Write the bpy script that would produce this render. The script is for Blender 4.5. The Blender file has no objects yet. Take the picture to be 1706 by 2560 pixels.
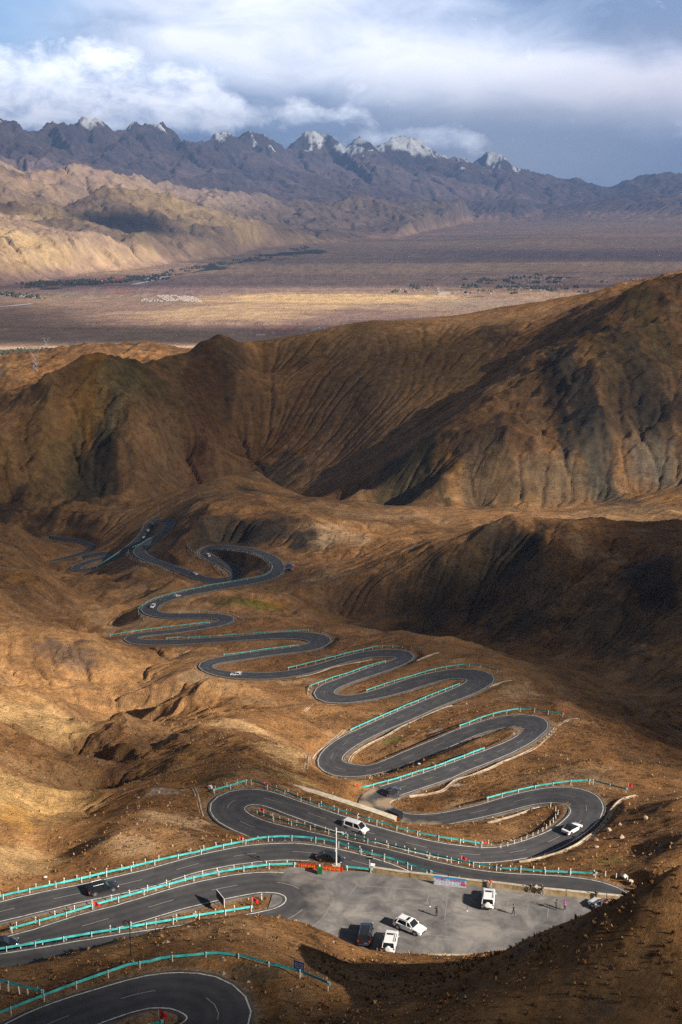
import bpy, bmesh, math, random, os
import numpy as np
from mathutils import Vector, Matrix
# ------------------------------------------------------------------ camera, sky, sun, exposure
sc = bpy.context.scene
C = sc.collection
FPX, U0, V0, PITCH = 3150.0, 853.0, 1280.0, math.radians(14.6)      # the photo's 1706 x 2560 frame
cam = bpy.data.cameras.new('camera'); camo = bpy.data.objects.new('camera', cam); C.objects.link(camo)
cam.sensor_fit = 'VERTICAL'; cam.sensor_height = 36.0; cam.lens = 36.0*FPX/2560.0
cam.clip_start = 1.0; cam.clip_end = 120000.0
camo.rotation_euler = (math.radians(90)-PITCH, 0, 0)
sc.camera = camo
SUN = Vector((0.84, -0.545, math.tan(math.radians(29)))).normalized()   # direction towards the sun
SUN_EL = math.asin(SUN.z); SUN_AZ = math.atan2(SUN.x, SUN.y)
w = bpy.data.worlds.new('World'); sc.world = w; w.use_nodes = True
sl = bpy.data.lights.new('sun', 'SUN'); slo = bpy.data.objects.new('sun', sl); C.objects.link(slo)
sl.energy = 5.0; sl.angle = math.radians(0.5); sl.color = (1.0, 0.90, 0.76)
slo.rotation_euler = SUN.to_track_quat('Z', 'Y').to_euler()
sc.view_settings.view_transform = 'Standard'; sc.view_settings.look = 'None'
sc.view_settings.gamma = 1.0; sc.view_settings.use_curve_mapping = False
sc.view_settings.exposure = 0.95
sc.cycles.max_bounces = 6; sc.cycles.transparent_max_bounces = 16; sc.cycles.volume_bounces = 0
sc.cycles.diffuse_bounces = 2; sc.cycles.use_denoising = False

class NT:
    """small helper for node trees"""
    def __init__(s, tree): s.t = tree; s.n = tree.nodes; s.l = tree.links
    def new(s, typ, **kw):
        n = s.n.new(typ)
        for k, v in kw.items():
            if k.startswith('i_'):
                key = k[2:]; key = int(key) if key.isdigit() else key.replace('_', ' ')
                if hasattr(v, 'default_value') or isinstance(v, bpy.types.NodeSocket): s.l.new(v, n.inputs[key])
                else: n.inputs[key].default_value = v
            else: setattr(n, k, v)
        return n
    def math(s, op, a, b=0.0, c=None, clamp=False):
        n = s.n.new('ShaderNodeMath'); n.operation = op; n.use_clamp = clamp
        for i, v in enumerate((a, b) if c is None else (a, b, c)):
            if isinstance(v, (int, float)): n.inputs[i].default_value = v
            else: s.l.new(v, n.inputs[i])
        return n.outputs[0]
    def mix(s, f, a, b, mode='MIX'):
        n = s.n.new('ShaderNodeMix'); n.data_type = 'RGBA'; n.blend_type = mode
        for i, v in ((0, f), (6, a), (7, b)):
            if isinstance(v, bpy.types.NodeSocket): s.l.new(v, n.inputs[i])
            elif isinstance(v, (int, float)): n.inputs[i].default_value = v
            else: n.inputs[i].default_value = tuple(v)+((1.0,) if len(v) == 3 else ())
        return n.outputs[2]
    def ramp(s, f, stops, interp='LINEAR'):
        n = s.n.new('ShaderNodeValToRGB'); n.color_ramp.interpolation = interp
        e = n.color_ramp.elements
        while len(e) < len(stops): e.new(0.5)
        for k, (p, c) in zip(e, stops):
            k.position = p; k.color = (c, c, c, 1) if isinstance(c, (int, float)) else tuple(c)+(1,)
        s.l.new(f, n.inputs[0]); return n.outputs[0]
    def noise(s, vec, scale, detail=4.0, rough=0.55, dist=0.0):
        n = s.n.new('ShaderNodeTexNoise'); n.inputs['Scale'].default_value = scale
        n.inputs['Detail'].default_value = detail; n.inputs['Roughness'].default_value = rough
        n.inputs['Distortion'].default_value = dist
        if vec is not None: s.l.new(vec, n.inputs['Vector'])
        return n.outputs[0]

def build_sky():
    t = NT(w.node_tree); t.n.clear()
    out = t.new('ShaderNodeOutputWorld'); bg = t.new('ShaderNodeBackground'); bg.inputs[1].default_value = 0.10
    sky = t.new('ShaderNodeTexSky'); sky.sky_type = 'NISHITA'; sky.sun_disc = False
    sky.sun_elevation = SUN_EL; sky.sun_rotation = SUN_AZ; sky.altitude = 3500; sky.air_density = 1.0; sky.dust_density = 0.6
    tc = t.new('ShaderNodeTexCoord'); sx = t.new('ShaderNodeSeparateXYZ'); t.l.new(tc.outputs['Generated'], sx.inputs[0])
    X, Y, Z = sx.outputs
    az = t.math('ARCTAN2', X, Y); el = t.math('ARCSINE', Z)
    def blob(a, e, ra, re):
        da = t.math('DIVIDE', t.math('SUBTRACT', az, a), ra); de = t.math('DIVIDE', t.math('SUBTRACT', el, e), re)
        r = t.math('ADD', t.math('MULTIPLY', da, da), t.math('MULTIPLY', de, de))
        return t.math('POWER', 2.718, t.math('MULTIPLY', r, -1.0))
    def vec(sa, se, oa=0.0, oe=0.0):
        c = t.new('ShaderNodeCombineXYZ'); t.l.new(t.math('MULTIPLY', az, sa), c.inputs[0]); t.l.new(t.math('MULTIPLY', el, se), c.inputs[1]); c.inputs[2].default_value = oa
        return c.outputs[0]
    soft = t.noise(vec(5.0, 11.0, 1.7), 1.0, 5, 0.5, 0.6)         # broad streaked veil
    fine = t.noise(vec(13.0, 30.0, 4.0), 1.0, 6, 0.55, 0.4)
    puff = t.noise(vec(26.0, 36.0, 9.0), 1.0, 8, 0.58, 0.3)
    # how thick the veil is and how bright, in the sky's own angles
    bright = t.math('ADD', t.math('MULTIPLY', blob(-0.05, 0.135, 0.19, 0.06), 0.62), t.math('MULTIPLY', blob(0.02, 0.083, 0.19, 0.022), 0.50))
    bright = t.math('ADD', bright, t.math('MULTIPLY', blob(0.20, 0.066, 0.16, 0.030), 0.62))
    bright = t.math('ADD', bright, t.math('MULTIPLY', blob(-0.06, 0.19, 0.12, 0.04), 0.18))
    bright = t.math('SUBTRACT', bright, t.math('MULTIPLY', blob(0.25, 0.16, 0.17, 0.07), 0.42))
    bright = t.math('ADD', bright, t.math('MULTIPLY', t.math('SUBTRACT', fine, 0.5), 0.95))
    bright = t.math('ADD', bright, t.math('MULTIPLY', t.math('SUBTRACT', soft, 0.5), 0.75))
    ccol = t.ramp(bright, [(0.0, (0.155, 0.225, 0.36)), (0.18, (0.23, 0.31, 0.46)), (0.42, (0.43, 0.50, 0.64)), (0.72, (0.70, 0.74, 0.84)), (1.0, (0.81, 0.84, 0.93))])
    # dark blue curtain of rain over the far range
    cur = t.math('MULTIPLY', blob(0.12, 0.022, 0.13, 0.042), 0.85, clamp=True)
    ccol = t.mix(cur, ccol, (0.36, 0.395, 0.48))
    warm = t.math('MULTIPLY', blob(0.25, 0.07, 0.09, 0.03), 0.35)
    ccol = t.mix(warm, ccol, (0.66, 0.58, 0.62))
    # dark scrap of cloud
    sc1 = t.math('ADD', t.math('MULTIPLY', blob(0.195, 0.172, 0.028, 0.0062), 1.0), t.math('MULTIPLY', blob(0.162, 0.164, 0.013, 0.0045), 0.8))
    sc1 = t.math('MULTIPLY', t.math('SUBTRACT', t.math('ADD', sc1, t.math('MULTIPLY', puff, 0.9)), 0.78), 2.0, clamp=True)
    ccol = t.mix(t.math('MULTIPLY', sc1, 0.55), ccol, (0.16, 0.20, 0.31))
    # blue openings
    blue = t.math('ADD', t.math('MULTIPLY', blob(-0.27, 0.125, 0.10, 0.06), 1.0), t.math('MULTIPLY', blob(0.03, 0.206, 0.075, 0.012), 1.7))
    blue = t.math('ADD', blue, t.math('MULTIPLY', blob(-0.13, 0.078, 0.13, 0.016), 0.5))
    blue = t.math('MULTIPLY', t.math('SUBTRACT', t.math('ADD', blue, t.math('MULTIPLY', t.math('SUBTRACT', soft, 0.5), 1.3)), 0.32), 1.5, clamp=True)
    skyc = t.mix(0.55, sky.outputs[0], (2.1, 3.9, 6.6))
    ccol10 = t.mix(1.0, ccol, (10.9, 10.8, 10.8), 'MULTIPLY')
    col = t.mix(t.math('MULTIPLY', blue, 0.85), ccol10, skyc)
    # heaped cumulus low over the left peaks
    band = t.math('ADD', blob(-0.255, 0.068, 0.05, 0.020), blob(-0.185, 0.074, 0.055, 0.024))
    band = t.math('ADD', band, t.math('MULTIPLY', blob(-0.115, 0.060, 0.045, 0.022), 0.95))
    band = t.math('ADD', band, t.math('MULTIPLY', blob(0.07, 0.034, 0.07, 0.010), 0.8)); band = t.math('ADD', band, t.math('MULTIPLY', blob(-0.20, 0.052, 0.10, 0.013), 0.9))
    band = t.math('ADD', band, t.math('MULTIPLY', blob(-0.02, 0.052, 0.05, 0.010), 0.6))
    m = t.math('MULTIPLY', t.math('SUBTRACT', t.math('ADD', t.math('MULTIPLY', band, 0.62), t.math('MULTIPLY', puff, 1.25)), 0.82), 4.0, clamp=True)
    pf2 = t.noise(vec(34.0, 60.0, 2.2), 1.0, 7, 0.6, 0.2)
    pcol = t.ramp(pf2, [(0.32, (5, 5.8, 7.6)), (0.52, (9.6, 10, 11.2)), (0.68, (12.0, 12.1, 12.8))])
    col = t.mix(t.math('MULTIPLY', m, 0.8), col, pcol)
    # rest of the dome, out of view, dimmed to weaken the fill light
    up = t.math('MULTIPLY', t.math('SUBTRACT', el, 0.30), 2.2, clamp=True)
    dim = t.mix(0.08, (0.35, 0.45, 0.75), sky.outputs[0]); col = t.mix(t.math('MULTIPLY', up, 1.0, clamp=True), col, dim)
    beh = t.math('MULTIPLY', t.math('SUBTRACT', t.math('ABSOLUTE', az), 0.5), 2.0, clamp=True); col = t.mix(t.math('MULTIPLY', beh, 0.8), col, (0.4, 0.5, 0.72))
    low = t.math('MULTIPLY', t.math('SUBTRACT', 0.0, el), 12.0, clamp=True)
    col = t.mix(low, col, (0.8, 0.8, 0.95))
    t.l.new(col, bg.inputs[0]); t.l.new(bg.outputs[0], out.inputs[0])
build_sky()

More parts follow.
